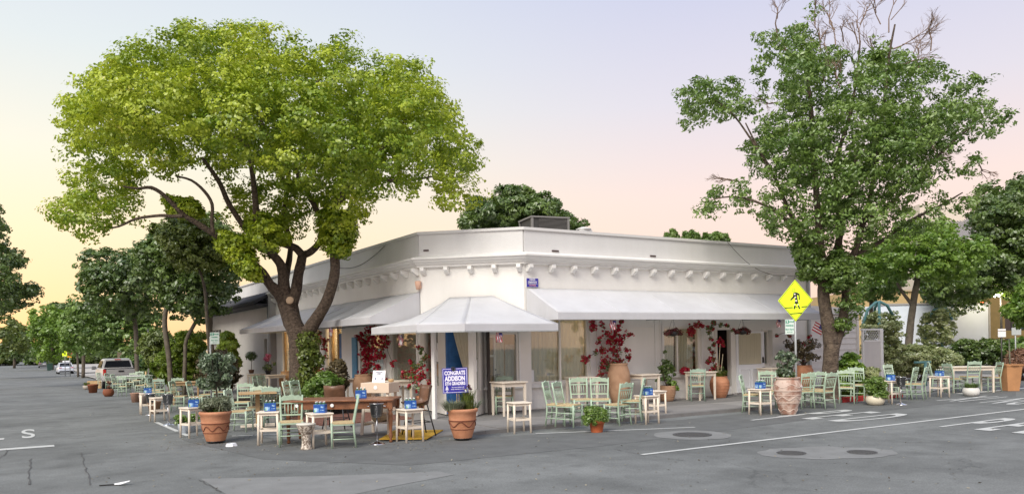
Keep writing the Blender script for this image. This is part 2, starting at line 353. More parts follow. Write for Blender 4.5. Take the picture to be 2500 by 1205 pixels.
# ================================================================ GROUND
def asphalt():
    M=bpy.data.materials.new('asphalt'); M.use_nodes=True; t=M.node_tree; b=t.nodes['Principled BSDF']; n=t.nodes; l=t.links
    b.inputs['Roughness'].default_value=.85; b.inputs['Specular IOR Level'].default_value=.3
    co=n.new('ShaderNodeTexCoord')
    def noise(sc,det=6,rg=.6,vec=None):
        k=n.new('ShaderNodeTexNoise'); k.inputs['Scale'].default_value=sc; k.inputs['Detail'].default_value=det; k.inputs['Roughness'].default_value=rg
        l.new(vec or co.outputs['Object'],k.inputs['Vector']); return k
    mp=n.new('ShaderNodeMapping'); mp.inputs['Scale'].default_value=(.7,1,1); l.new(co.outputs['Object'],mp.inputs[0])
    a=noise(.35,5,.55,mp.outputs[0]); c=noise(2.2,8,.7); d=noise(38,6,.85); e=noise(.9,3,.5)
    def rmp(src,stops):
        r=n.new('ShaderNodeValToRGB'); el=r.color_ramp.elements; el[0].position,el[1].position=stops[0][0],stops[-1][0]
        el[0].color=(*[stops[0][1]]*3,1); el[1].color=(*[stops[-1][1]]*3,1); l.new(src,r.inputs[0]); return r
    r1=rmp(a.outputs['Fac'],[(.36,.80),(.66,1.12)]); r2=rmp(c.outputs['Fac'],[(.35,.84),(.68,1.12)]); r3=rmp(d.outputs['Fac'],[(.34,.66),(.68,1.38)])
    r4=rmp(e.outputs['Fac'],[(.54,1.0),(.70,.76)])
    def mul(p,q,col=None):
        m=n.new('ShaderNodeMix'); m.data_type='RGBA'; m.blend_type='MULTIPLY'; m.inputs[0].default_value=1
        l.new(p,m.inputs[6]); 
        if col: m.inputs[7].default_value=(*col,1)
        else: l.new(q,m.inputs[7])
        return m.outputs[2]
    vo=n.new('ShaderNodeTexVoronoi'); vo.feature='DISTANCE_TO_EDGE'; vo.inputs['Scale'].default_value=.42
    wn=noise(1.3,4,.6); wm=n.new('ShaderNodeVectorMath'); wm.operation='MULTIPLY_ADD'; wm.inputs[1].default_value=(.9,.9,0); l.new(wn.outputs['Color'],wm.inputs[0]); l.new(co.outputs['Object'],wm.inputs[2]); l.new(wm.outputs[0],vo.inputs['Vector'])
    r5=n.new('ShaderNodeValToRGB'); e5=r5.color_ramp.elements; e5[0].position=.0; e5[1].position=.010; e5[0].color=(.74,.74,.74,1); e5[1].color=(1,1,1,1); l.new(vo.outputs['Distance'],r5.inputs[0])
    mk5=rmp(noise(.22,3,.5).outputs['Fac'],[(.50,0),(.56,1)]); mx5=n.new('ShaderNodeMix'); mx5.data_type='RGBA'; l.new(mk5.outputs[0],mx5.inputs[0]); mx5.inputs[6].default_value=(1,1,1,1); l.new(r5.outputs[0],mx5.inputs[7])
    st=rmp(noise(.55,2,.5).outputs['Fac'],[(.60,1.0),(.70,.80)])
    o=mul(r1.outputs[0],r2.outputs[0]); o=mul(o,mx5.outputs[2]); o=mul(o,st.outputs[0]); o=mul(o,r3.outputs[0]); o=mul(o,r4.outputs[0]); o=mul(o,None,(.172,.180,.175))
    l.new(o,b.inputs['Base Color'])
    u=n.new('ShaderNodeBump'); u.inputs['Strength'].default_value=.35; u.inputs['Distance'].default_value=.01; l.new(d.outputs['Fac'],u.inputs['Height']); l.new(u.outputs[0],b.inputs['Normal'])
    return M
asph=asphalt()
xs=[-400,-120,-40,-10,0,3,6,8,10,12,14,18,22,24,26,28,30,40,120,500]; ys=[-150,-30,0,10,18,26,40,60,90,120,200,400,900]
b=B(); b.grid([[(x,y,gz(x,y)) for x in xs] for y in ys],sm=False)
road=b.obj('road',asph,kind='structure')
# wider resurfaced patches, darker or paler than the old road
apatch=mat('asphalt_dark',(.118,.123,.12),.85,bump=.3,bscale=120,var=.16,vscale=2.5)
apale=mat('asphalt_pale',(.198,.202,.197),.85,bump=.3,bscale=120,var=.12,vscale=2.5)
def patch(name,pts,mt,dz=.004):
    b=B(); P=[Vector(p) for p in pts]; b.add([(p.x,p.y,gz(p.x,p.y)+dz) for p in P],[tuple(range(len(P)))]); o=b.obj(name,mt,kind='structure')
    if o.data.polygons[0].normal.z<0: o.data.flip_normals()
    return o
def pxy(*l): return [gnd(*p) for p in l]
patch('road_repair_patch',pxy((560,1210),(490,1168),(830,1160),(1070,1150),(1110,1158),(960,1186),(700,1240)),apale,.004)
patch('road_edge_strip',pxy((330,985),(450,1075),(640,1120),(1000,1135),(1500,1085),(2000,1020),(2480,966),(2480,940),(1900,1000),(1300,1060),(900,1085),(560,1060),(430,1000),(350,960)),apatch,.003)
mk=mat('road_paint',(.56,.57,.55),.7,vscale=14,var=.05,col2=(.44,.45,.43),sharp=(.45,.75),bump=.2,bscale=80)
def strip(name,a,bb,w,mt=mk,dz=.007):
    a=Vector((a[0],a[1],0));c=Vector((bb[0],bb[1],0)); n=int(max(1,(c-a).length/3)); d=(c-a).normalized(); s=Vector((-d.y,d.x,0))*w/2; k=B()
    k.grid([[ (lambda q:(q.x,q.y,gz(q.x,q.y)+dz))(a.lerp(c,i/n)+s*sg) for sg in (1,-1)] for i in range(n+1)],sm=False); return k.obj(name,mt,kind='structure')
strip('lane_line',(8.2,9.44),(60,9.44),.10)
strip('stop_line',(-14,17.25),(.45,17.25),.30)
strip('parking_line',(2.78,21.5),(2.83,17.2),.10); strip('parking_line',(3.55,16.6),(4.6,16.2),.08)
strip('parking_line',(8.5,12.9),(11.6,11.7),.08); strip('parking_line',(13.5,11.9),(15.4,12.0),.09)
strip('crosswalk_line',(24,13.1),(40,12.9),.3)
def road_word(s,x0,y0,dx,dy,h,wd):
    "letters painted on the road: baseline start, reading direction dx,dy, letter height h, letter width wd"
    r=Vector((dx,dy,0)).normalized(); u=Vector((-r.y,r.x,0)); cxm=Vector((x0,y0,0))+u*h/2; u.z=(gz(cxm.x+u.x,cxm.y+u.y)-gz(cxm.x-u.x,cxm.y-u.y))/2
    for i,ch in enumerate(s):
        c=bpy.data.curves.new('painted_letter','FONT'); c.body=ch; c.size=1; c.offset=.012; c.align_x='LEFT'; c.materials.append(mk)
        o=bpy.data.objects.new('painted_letter',c); COL.objects.link(o); o['kind']='structure'
        M=Matrix.Identity(4); p=Vector((x0,y0,0))+r*(i*wd*1.42); nz_=r.cross(u).normalized()
        for k in range(3): M[k][0]=r[k]*wd*1.55; M[k][1]=u[k]*h*1.42; M[k][2]=nz_[k]; M[k][3]=(p.x,p.y,gz(p.x,p.y)+.008)[k]
        o.matrix_world=M
road_word('STOP',.18,21.75,-1,0,2.45,.40)
road_word('PED',14.6,12.15,0,-1,2.5,.47)
road_word('XING',21.2,12.2,0,-1,2.5,.38)
road_word('PED',15.2,8.75,0,-1,2.5,.47)
# manholes
def manhole(px,py,r,lab,ro,zo=.005):
    p=gnd(px,py); t=thing('manhole_cover',lab,'manhole cover',(p.x,p.y,0))
    g=random.Random(px); b=B(); n=28; b.add([( (ro*(1+g.uniform(-.05,.05)))*math.cos(2*PI*k/n),(ro*(1+g.uniform(-.05,.05)))*math.sin(2*PI*k/n),zo) for k in range(n)],[tuple(range(n))]); b.obj('collar',apale,t)
    b=B(); b.lathe([(0,.010),(r,.010),(r,.016),(r*.93,.018),(r*.9,.013),(0,.013)],28); b.obj('rim',mat('cast_iron',(.12,.12,.12),.6,metal=.5,bump=.5,bscale=60),t)
    for i in range(-4,5):
        h=math.sqrt(max(0,(r*.85)**2-(i*r*.19)**2))
        b=B(); b.box((i*r*.19,0,.016),(r*.09,h*2,.006)); b.obj('rib',MATS['cast_iron'],t)
manhole(1690,1061,.36,'round ribbed manhole cover in a pale collar nearest the potted basil bush',.72)
patch('road_repair_patch',pxy(*[(2020+172*math.cos(a*PI/14)*(1+.04*math.sin(a*2.7)),1105+15*math.sin(a*PI/14)*(1+.1*math.sin(a*1.9))) for a in range(28)]),apale,.0045)
manhole(1932,1106,.22,'left of two small covers set in one long pale patch',.26,.007)
manhole(2105,1104,.22,'right of two small covers set in one long pale patch',.26,.007)
crk=mat('crack_dark',(.085,.085,.083),1)
def crack(pts,w,seed):
    g=random.Random(seed); P=[gnd(*p) for p in pts]; b=B(); row=[]
    for i in range(len(P)-1):
        for k in range(7):
            p=P[i].lerp(P[i+1],k/7)+Vector((g.uniform(-.018,.018),g.uniform(-.05,.05),0)); ww=w*.55*g.uniform(.3,1.3); row.append([(p.x-ww,p.y,gz(p.x,p.y)+.0075),(p.x+ww,p.y,gz(p.x,p.y)+.0075)])
    b.grid(row,sm=False); b.obj('road_crack',crk,kind='structure')
crack([(200,1105),(203,1125),(212,1150),(225,1190)],.018,1); crack([(75,1120),(72,1150),(68,1190)],.025,2)
crack([(0,1118),(15,1108),(16,1096)],.015,3); crack([(486,1170),(520,1190),(540,1203)],.02,4); crack([(1500,1096),(1560,1108),(1630,1118),(1700,1128)],.01,5)
crack([(240,1090),(340,1085),(430,1083)],.01,6); crack([(1800,1092),(1900,1090),(2100,1090)],.008,7)
# leaf litter and scraps on the road: nobody could count it
g=np.random.default_rng(3); pp=[]
for _ in range(420):
    q=gnd(g.uniform(200,2450),g.uniform(1000,1200)); pp.append((q.x,q.y,gz(q.x,q.y)+.01))
for _ in range(260):
    q=gnd(g.uniform(350,1100),g.uniform(1060,1100)); pp.append((q.x,q.y,gz(q.x,q.y)+.01))
lit=leaves('road_litter',pp,np.tile([0,0,1.],(len(pp),1)),.035,leafmat('litter',(.10,.08,.05),(.42,.38,.28)),jit=.25,kind='stuff',seed=5)
# sidewalk: outer kerb line and inner wall line joined in bands, with a ramp at the corner
HS=.075
def kerb_out(n=14):
    o=[(21.6,13.5),(19,13.5),(16,13.5),(13,13.5),(10,13.5),(7.7,13.5)]
    for i in range(1,n): a=PI*1.5-PI/2*i/n; o.append((7.7+2.6*math.cos(a),16.1+2.6*math.sin(a)))
    o+=[(5.1,16.1)]+[(5.1,y) for y in (18,20,23,27,32,40,50,65,72)]; return o
KO=kerb_out()
def inn(p):
    x,y=p
    if y<=13.51: return (max(x,9.2),17.6) if x>7.8 else (9.2,17.6)
    if y<16.1: return (9.2,17.6)
    return (9.4,max(y,19))
def hs(x,y):
    d=math.hypot(x-6.1,y-14.3); k=min(1,max(0,(d-.9)/1.2)); return .012+(HS-.012)*k*k*(3-2*k)
rows=[]
for p in KO:
    q=inn(p); r=[(p[0],p[1],gz(*p)-.15)]
    for i in range(9):
        t=i/8; x=p[0]*(1-t)+q[0]*t; y=p[1]*(1-t)+q[1]*t; r.append((x,y,gz(x,y)+hs(x,y)))
    rows.append(r)
b=B(); b.grid(rows,sm=False); walk=b.obj('sidewalk',concrete,kind='structure')
for i in range(len(KO)-1):
    a=Vector((*KO[i],0)); c=Vector((*KO[i+1],0)); n=max(1,round((c-a).length/1.8))
    for k in range(n):
        p=a.lerp(c,k/n+.004); q=a.lerp(c,(k+1)/n-.004); d=(q-p).normalized(); s=Vector((-d.y,d.x,0)); s=-s if s.dot(Vector((8,17,0))-p)<0 else s
        ka=[];
        for e in (p,q):
            for off in (-.012,.15):
                w=e+s*off; ka.append((w.x,w.y,gz(w.x,w.y)-.1)); 
            for off in (.15,-.012):
                w=e+s*off; ka.append((w.x,w.y,gz(w.x,w.y)+hs(w.x,w.y)+.006))
        b=B(); b.add(ka,[(0,1,2,3),(7,6,5,4),(0,3,7,4),(1,5,6,2),(3,2,6,7),(0,4,5,1)]); b.obj('kerb_stone',kerbm,walk)
slabm=[concrete,mat('concrete_b',(.26,.25,.235),.9,bump=.3,bscale=30,var=.14,vscale=1.1),mat('concrete_c',(.165,.16,.152),.9,bump=.3,bscale=30,var=.16,vscale=1.1)]
x=8.1
k=0
while x<21.4:
    for j,(y0,y1) in enumerate(((13.68,15.15),(15.165,16.62))):
        b=B(); w=1.5; b.box((x+w/2,(y0+y1)/2,HS-.045),(w-.012,y1-y0,.1)); o=b.obj('paving_slab',slabm[2 if j else (1 if 5<=k<=7 else 0)],walk)
    x+=1.5; k+=1
b=B(); q=[gnd(*p,.03) for p in ((925,1071),(1042,1070),(1082,1049),(962,1049))]; cc=sum(q,Vector())/4
yp=thing('tactile_pad','yellow tactile ramp pad at the kerb corner under the stool','ramp pad',(cc.x,cc.y,0))
b.prism([(p.x-cc.x,p.y-cc.y,hs(p.x,p.y)+.008) for p in q],(0,0,.012)); b.obj('pad',mat('pad_yellow',(.62,.36,.03),.7,bump=.5,bscale=70,var=.1),yp)
# planting bed and brick around the big tree on the left
brick=mat('brick_red',(.17,.075,.055),.9,bump=.4,bscale=25,var=.3,vscale=9)
b=B(); b.add([(x,y,gz(x,y)+HS+.006) for x,y in ((5.4,18.0),(8.5,19.5),(8.5,30),(5.4,30))],[(0,1,2,3)]); b.obj('planting_bed',soil,kind='structure')
g=random.Random(4); bk=B(); bw=[]
for iy in range(22):
    for ix in range(10):
        x=5.5+ix*.215+(.1 if iy%2 else 0); y=16.7+iy*.115; z=gz(x,y)+HS
        if not(6.9<x+.0 and y>19.0): bw.append((x,y,z))
me0=None
for (x,y,z) in bw[:220]:
    if me0 is None: b=B(); b.box((0,0,0),(.205,.105,.03)); o=b.obj('brick',brick,walk); me0=o.data; o.location=(x,y,z+.008)
    else: o=bpy.data.objects.new('brick',me0); COL.objects.link(o); o.parent=walk; o.location=(x,y,z+.006+g.uniform(0,.006)); o.rotation_euler=(0,0,g.uniform(-.03,.03))
# red kerb and far drive
def kerbline(pts,name,mt,w=.15,h=.12,seg=1.8):
    P=[Vector((p[0],p[1],0)) for p in pts]; t=None
    for i in range(len(P)-1):
        b=B(); a,c=P[i],P[i+1]; d=(c-a).normalized(); s=Vector((-d.y,d.x,0))*w
        b.prism([(a.x,a.y,-.05),(c.x,c.y,-.05),(c.x+s.x,c.y+s.y,-.05),(a.x+s.x,a.y+s.y,-.05)],(0,0,h+.05)); b.obj(name,mt,kind='structure')
kerbline([(18.9,13.46),(21.66,13.46)],'kerb',red,.17,.13)
patch('drive_apron',[(23.0,13.9),(31,15.6),(36,15.8),(36,20.5),(30,20.5),(23.0,17.4)],mat('apron_concrete',(.30,.29,.28),.9,bump=.3,bscale=30,var=.08),.02)
kerbline([(30.0,15.4),(40,16.6)],'kerb',kerbm); kerbline([(33,15.1),(44,15.9)],'kerb',red,.15,.14)
kerbline([(40.5,23.4),(50,25.0),(62,27.5)],'kerb',mat('kerb_pale',(.42,.41,.38),.9,var=.1),.3,.15)
# left side pavement far up the street
b=B(); b.grid([[(x,y,gz(x,y)+.1) for x in (5.1,9.5,16)] for y in (72,90,105,108)],sm=False); b.obj('pavement',mat('walk_pale',(.40,.38,.35),.9,var=.1),kind='structure')
b=B(); b.grid([[(x,y,gz(x,y)+.1) for x in (6.2,9.5,18)] for y in (118,200,400,800)],sm=False); b.obj('pavement',MATS['walk_pale'],kind='structure')
b=B(); b.grid([[(x,y,gz(x,y)+.1) for x in (-30,-14,-10.2)] for y in (22,60,120,200,400,800)],sm=False); b.obj('pavement',MATS['walk_pale'],kind='structure')
grassm=mat('ground_green',(.07,.09,.03),1,var=.4,vscale=3,bump=.6,bscale=20)
b=B(); b.grid([[(x,y,gz(x,y)+.03) for x in (16.2,60,160)] for y in (60,120,200,400)],sm=False); b.obj('lawn',grassm,kind='structure')
# ================================================================ THE CORNER RESTAURANT
rest=thing('restaurant_building','white single storey corner restaurant with cornice, brackets and three canvas awnings','building',(10,17.5,0))
RO=Vector((10,17.5,0))
def RP(o):  # part of the restaurant, built in world coordinates
    o.location=-RO; o.parent=rest; return o
P1=Vector((10.86,16.9,0)); P0=Vector((8.87,18.83,0)); XR=21.95; YL=60.0; HP=4.73
class Fac:
    def __init__(s,o,d,n): s.o=Vector(o); s.d=Vector(d).normalized(); s.n=Vector(n).normalized()
    def p(s,u,v,w=0): q=s.o+s.d*u+s.n*w; return Vector((q.x,q.y,v))
    def box(s,b,u0,u1,v0,v1,w0,w1):
        q=[s.p(u,v,w) for w in (w0,w1) for (u,v) in ((u0,v0),(u1,v0),(u1,v1),(u0,v1))]
        fl=s.d.cross(Vector((0,0,1))).dot(s.n)>0
        f=[(0,3,2,1),(4,5,6,7),(0,1,5,4),(1,2,6,5),(2,3,7,6),(3,0,4,7)]
        if not fl: f=[tuple(reversed(t)) for t in f]
        b.add(q,f)
    def wall(s,b,u0,u1,v0,v1,ops,th=.25):
        us=sorted({u0,u1}|{x for o in ops for x in (o[0],o[1])}); vs=sorted({v0,v1}|{x for o in ops for x in (o[2],o[3])})
        for i in range(len(us)-1):
            run=None
            for j in range(len(vs)-1):
                um=(us[i]+us[i+1])/2; vm_=(vs[j]+vs[j+1])/2
                if any(o[0]<um<o[1] and o[2]<vm_<o[3] for o in ops):
                    if run is not None: s.box(b,us[i],us[i+1],run,vs[j],-th,0); run=None
                elif run is None: run=vs[j]
            if run is not None: s.box(b,us[i],us[i+1],run,v1,-th,0)
FR=Fac(P1,(1,0,0),(0,-1,0)); FL=Fac(P0,(0,1,0),(-1,0,0)); FC=Fac(P0,(P1-P0),(-1,-1,0))
LR=XR-P1.x; LL=33.2-P0.y; LC=(P1-P0).length
def ux(x): return x-P1.x
def uy(y): return y-P0.y
def yl(px,py=850,X=8.87): return onX(px,py,X).y
opsR=[(ux(10.93)+.0,ux(12.93),.72,2.42),(ux(15.58),ux(17.07),.80,2.16),(ux(17.72),ux(18.42),.0,2.06),(ux(19.76),ux(20.18),.92,2.04)]
LW=dict(a=(uy(19.12),uy(21.0)),b=(uy(yl(938)),uy(yl(880))),c=(uy(yl(834)),uy(yl(806))),d=(uy(yl(783)),uy(yl(690))),e=(uy(yl(657)),uy(yl(647))))
opsL=[(*LW['a'],.72,2.42),(LW['b'][0]+.0,LW['b'][1],.85,2.2),(*LW['c'],.55,2.5),(*LW['d'],.75,2.5)]
b=B(); FR.wall(b,0,LR,0,4.10,opsR); RP(b.obj('front_wall',white))
b=B(); FL.wall(b,0,LL,-.3,4.10,opsL); RP(b.obj('side_wall',white))
b=B(); FC.box(b,0,LC,2.35,4.10,-.25,0); RP(b.obj('corner_wall',white))
# parapet (slightly different paint), with corner mitre, roof and back walls
b=B()
for F,LN in ((FR,LR),(FL,LL),(FC,LC)): F.box(b,0,LN,4.10,HP-.07,-.22,.05)
RP(b.obj('parapet',parap))
b=B(); 
pl=[FL.p(LL+.0,0,.09),FL.p(-.04,0,.09),FC.p(LC,0,.09)+Vector((.0,0,0)),FR.p(LR,0,.09)]
pl=[(8.78,33.2),(8.78,18.80),(10.82,16.81),(XR,16.81)]; pi_=[(9.15,33.2),(9.15,18.95),(10.97,17.18),(XR,17.18)]
for i in range(3):
    (a,c),(a2,c2)=(pl[i],pl[i+1]),(pi_[i],pi_[i+1]); b.prism([(a[0],a[1],HP-.07),(c[0],c[1],HP-.07),(c2[0],c2[1],HP-.07),(a2[0],a2[1],HP-.07)],(0,0,.07))
RP(b.obj('parapet_cap',capm))
b=B(); b.prism([(9.0,33.1,4.2),(9.0,19.0,4.2),(10.97,17.1,4.2),(XR-.05,17.1,4.2),(XR-.05,33.1,4.2)],(0,0,.08)); b.box((XR-.15,25.2,2.05),(.28,15.9,4.1)); b.box((15,33.0,2.1),(XR-9.2,.3,4.4)); RP(b.obj('flat_roof',mat('roof_felt',(.35,.34,.33),.9)))
# cornice: stepped mouldings run along all three faces with mitred corners
def off(w): # outline at distance w from the walls
    k=w*math.tan(PI/8)
    return [(8.87-w,33.2),(8.87-w,18.83-k),(10.86-k,16.9-w),(XR,16.9-w)]
def mould(b,w0,w1,z0,z1):
    A=off(w0);C=off(w1)
    for i in range(3):
        b.add([(A[i][0],A[i][1],z0),(A[i+1][0],A[i+1][1],z0),(C[i+1][0],C[i+1][1],z1),(C[i][0],C[i][1],z1)],[(3,2,1,0)])
prof=[(0,3.78),(.10,3.80),(.10,3.85),(.16,3.87),(.18,3.91),(.24,3.93),(.26,3.98),(.31,3.99),(.31,4.03),(.05,4.10)]
b=B()
for i in range(len(prof)-1): mould(b,prof[i][0],prof[i+1][0],prof[i][1],prof[i+1][1])
A0=off(.31); b.add([(XR,16.9-w,z) for w,z in prof]+[(XR,16.9,4.10),(XR,16.9,3.78)],[tuple(range(len(prof)))])
RP(b.obj('cornice',trimw,))
bm_=None
def bracket(F,u):
    global bm_
    p=F.p(u,3.70,0); 
    if bm_ is None:
        k=B(); w=.055; pr=[(0,-.10),(.06,-.10),(.17,-.02),(.20,0),(.20,.085),(0,.085)]
        k.prism([(-w,-y,z) for y,z in pr],(2*w,0,0)); o=k.obj('bracket',trimw,bev=.006); bm_=o.data
    else: o=bpy.data.objects.new('bracket',bm_); COL.objects.link(o); m_=o.modifiers.new('b','BEVEL'); m_.width=.006; m_.segments=1
    o.rotation_euler=(0,0,math.atan2(F.n.y,F.n.x)+PI/2); o.location=Vector(p)-RO; o.parent=rest
for x in [10.98+.694*i for i in range(16)]: bracket(FR,ux(x))
for i in range(21): bracket(FL,.12+.694*i)
for i in range(5): bracket(FC,.10+(LC-.2)*i/4)
# scuppers, string of lights cable, sconce
rust=mat('scupper_dark',(.06,.035,.03),.7)
for F,u,z in ((FC,.12,4.24),(FR,ux(11.78),4.16),(FR,ux(15.15),4.17)):
    b=B(); F.box(b,u-.07 if F is FR else u,u+.14,z-.02,z+.02,.03,.07); RP(b.obj('scupper',rust))
b=B(); a=onY(1770,583,16.82); c=onY(1890,672,16.55); d=onY(2010,665,16.5)
pts=[a.lerp(c,t)+Vector((0,0,-.22*math.sin(PI*t))) for t in [i/10 for i in range(11)]]+[c.lerp(d,t)+Vector((0,0,-.05*math.sin(PI*t))) for t in (.5,1)]
b.tube(pts,.008,5); RP(b.obj('cable',mat('cable_grey',(.12,.11,.10),.7)))
b=B(); a=onX(940,600,8.78); c=onX(820,653,8.78); pts=[a.lerp(c,t)+Vector((0,0,-.25*math.sin(PI*t))) for t in [i/10 for i in range(11)]]; b.tube(pts,.009,5); RP(b.obj('cable',MATS['cable_grey']))
b=B(); q=onX(1021,712,8.79); b.lathe([(.05,0),(.075,.12),(.085,.22),(.06,.23)],14,c=(q.x,q.y,3.22)); b.box((8.83,q.y,3.3),(.08,.06,.1)); RP(b.obj('wall_sconce',mat('sconce_peach',(.68,.42,.30),.7,var=.08)))
# ---- windows
fr=mat('frame_white',(.76,.73,.67),.5); frd=mat('frame_dark',(.05,.045,.04),.5)
def curtain(F,u0,u1,v0,v1,w,mt,amp=.035,fr_=9,parent=None,pinch=0,name='curtain'):
    k=B(); n=int((u1-u0)*34)+6; rw=[]
    for j in range(9):
        v=v1+(v0-v1)*j/8; row=[]
        for i in range(n+1):
            t=i/n; s_=1-pinch*math.sin(PI*min(1,j/6.5))*.8 if pinch else 1
            u=u0+(u1-u0)*(.5+(t-.5)*s_) if pinch<=0 else u0+(u1-u0)*t*s_
            row.append(F.p(u,v,w+amp*math.sin(t*(u1-u0)*fr_*2*PI+.6*math.sin(t*9))*(.7+.3*math.sin(t*23))+.01*math.sin(j*.8)))
        rw.append(row)
    k.grid(rw); o=k.obj(name,mt); return o
def window(F,u0,u1,v0,v1,mull=(),fw=.06,frame=fr,sill=True,glassm=glass,depth=-.10,curtains=(),label=None,trim=.10):
    k=B(); F.box(k,u0,u0+fw,v0,v1,depth-.04,depth+.04); F.box(k,u1-fw,u1,v0,v1,depth-.04,depth+.04); F.box(k,u0+fw,u1-fw,v1-fw,v1,depth-.04,depth+.04); F.box(k,u0+fw,u1-fw,v0,v0+fw,depth-.04,depth+.04)
    f=RP(k.obj('window',frame)); 
    if label: f['label']=label
    us=[u0+fw]+[m_ for m_ in mull]+[u1-fw]
    for m_ in mull:
        k=B(); F.box(k,m_-.025,m_+.025,v0+fw,v1-fw,depth-.025,depth+.035); o=k.obj('mullion',frame); o.parent=f
    for i in range(len(us)-1):
        k=B(); F.box(k,us[i]+.025*(i>0),us[i+1]-.025*(i<len(us)-2),v0+fw,v1-fw,depth-.012,depth); o=k.obj('pane',glassm); o.parent=f
    if trim:
        k=B(); t_=trim; F.box(k,u0-t_,u0,v0-.02,v1+t_,.0,.03); F.box(k,u1,u1+t_,v0-.02,v1+t_,.0,.03); F.box(k,u0,u1,v1,v1+t_,0,.03); o=k.obj('casing',trimw); o.parent=f
    if sill: k=B(); F.box(k,u0-.12,u1+.12,v0-.09,v0-.02,0,.09); o=k.obj('sill',trimw); o.parent=f
    for (a,c,mt) in curtains:
        o=curtain(F,a,c,v0+.0,v1-.02,depth-.09,mt); o.parent=f; o.name='curtain'
    return f
window(FR,*opsR[0],mull=(1.14,),curtains=((.26,1.13,curt2),(1.15,2.02,curt2)))
window(FR,*opsR[1],mull=(opsR[1][0]+.60,),curtains=((opsR[1][0]+.05,opsR[1][0]+.58,curt2),(opsR[1][0]+.62,opsR[1][1]-.18,curt2)))
window(FR,*opsR[3],sill=False,depth=-.18,curtains=((opsR[3][0]+.03,opsR[3][0]+.30,curt),),trim=.05)
window(FL,*opsL[0],mull=(),curtains=((LW['a'][0]+.06,LW['a'][1]-.12,curt2),))
window(FL,*opsL[1],mull=(),curtains=((LW['b'][0]+.05,LW['b'][1]-.1,curt2),))
window(FL,*opsL[2],frame=lwood,mull=((LW['c'][0]+LW['c'][1])/2,),curtains=(),trim=.0)
window(FL,*opsL[3],frame=lwood,mull=(LW['d'][0]+1.1,LW['d'][0]+2.3),curtains=(),trim=.0)
# notices stuck in the shop windows
for F,u,v,w_,h_ in ((FR,ux(11.03),.84,.2,.3),):
    k=B(); F.box(k,u-.06,u+.14,v-.06,v+.24,-.085,-.083); RP(k.obj('notice',wlabel))
# pilaster strips and door trim on the front
k=B(); FR.box(k,ux(15.24),ux(15.30),.1,2.6,0,.03); FR.box(k,ux(15.44),ux(15.50),.1,2.6,0,.03); RP(k.obj('pilaster',trimw))
k=B(); FR.box(k,ux(13.03),ux(13.10),.1,2.42,.0,.035); FR.box(k,ux(13.16),ux(13.21),.1,2.42,0,.03); RP(k.obj('pilaster',trimw))
k=B(); FR.box(k,ux(13.3),ux(15.2),2.16,2.2,0,.02); FR.box(k,ux(13.3),ux(17.0),.70,.73,0,.02); RP(k.obj('rail_moulding',trimw))
k=B(); FR.box(k,ux(20.3),XR-P1.x,1.86,1.89,0,.015); RP(k.obj('rail_moulding',trimw))
k=B(); FR.box(k,0,LR,.1,.34,0,.012); RP(k.obj('plinth',trimw))
# dutch door standing open at the right, with curtain
dd=thing('door','d','door'); bpy.data.objects.remove(dd)
k=B(); u0,u1=ux(18.50),ux(19.74)
FR.box(k,u0,u1,.13,.99,.03,.07); FR.box(k,u0,u0+.10,.99,2.0,.03,.07); FR.box(k,u1-.14,u1,.99,2.0,.03,.07); FR.box(k,u0+.1,u1-.14,1.93,2.0,.03,.07)
doorm=mat('door_white',(.78,.79,.81),.45); door=RP(k.obj('door',doorm,bev=.004)); door['label']='white dutch door open against the wall with a gathered curtain'
for a,c in ((u0+.12,(u0+u1)/2-.05),((u0+u1)/2+.03,u1-.16)):
    k=B(); FR.box(k,a,a+.03,.26,.86,.0705,.095); FR.box(k,c-.03,c,.26,.86,.0705,.095); FR.box(k,a+.03,c-.03,.26,.29,.0705,.095); FR.box(k,a+.03,c-.03,.83,.86,.0705,.095); o=k.obj('door_panel',doorm); o.parent=door
k=B(); FR.box(k,u0+.1,u1-.14,.99,1.93,.045,.05); o=k.obj('pane',glass); o.parent=door
o=curtain(FR,u0+.08,(u0+u1)/2-.02,1.0,1.95,.085,curt,.012,12); o.parent=door
o=curtain(FR,(u0+u1)/2-.02,u1-.16,1.0,1.95,.085,curt,.012,12); o.parent=door
k=B(); FR.box(k,u1-.11,u1-.05,1.02,1.2,.07,.095); FR.box(k,u1-.13,u1-.02,.86,.88,.09,.115); o=k.obj('handle',black); o.parent=door
k=B(); FR.box(k,ux(18.30),ux(18.50),.12,2.06,-.05,.03); FR.box(k,ux(17.62),ux(17.72),.12,2.1,0,.03); FR.box(k,ux(17.62),ux(18.5),2.06,2.14,.0,.04); RP(k.obj('door_frame',fr))
k=B(); FR.box(k,ux(22.02)-.12,ux(22.02)-.04,0,4.1,.02,.10); RP(k.obj('downpipe',galv))
k=B(); k.tube([(9.02-.22,33.6,0),(8.78,33.6,3.5)],.09,10); RP(k.obj('downpipe',galv))
# left side: round column, blue door leaf, blue shutters
k=B(); yc=yl(792,850,8.6); k.lathe([(.20,0),(.20,.1),(.15,.14),(.15,2.3),(.19,2.35),(.19,2.45)],18,c=(8.6,yc,.1)); RP(k.obj('column',white))
k=B(); FL.box(k,LW['c'][0]-.0,LW['c'][0]+.30,.55,2.2,-.06,-.02); o=RP(k.obj('blue_leaf',blue))
k=B(); sa,sb=uy(yl(874)),uy(yl(862)); FL.box(k,sa,sb,.66,2.05,.03,.045); o=RP(k.obj('shutter',shut)); o['label']='narrow light blue louvred shutter beside the red bougainvillea'
for i in range(22):
    k=B(); v=.70+i*.06; FL.box(k,sa+.03,sb-.03,v,v+.035,.045,.06); q=k.obj('slat',shut); q.parent=o
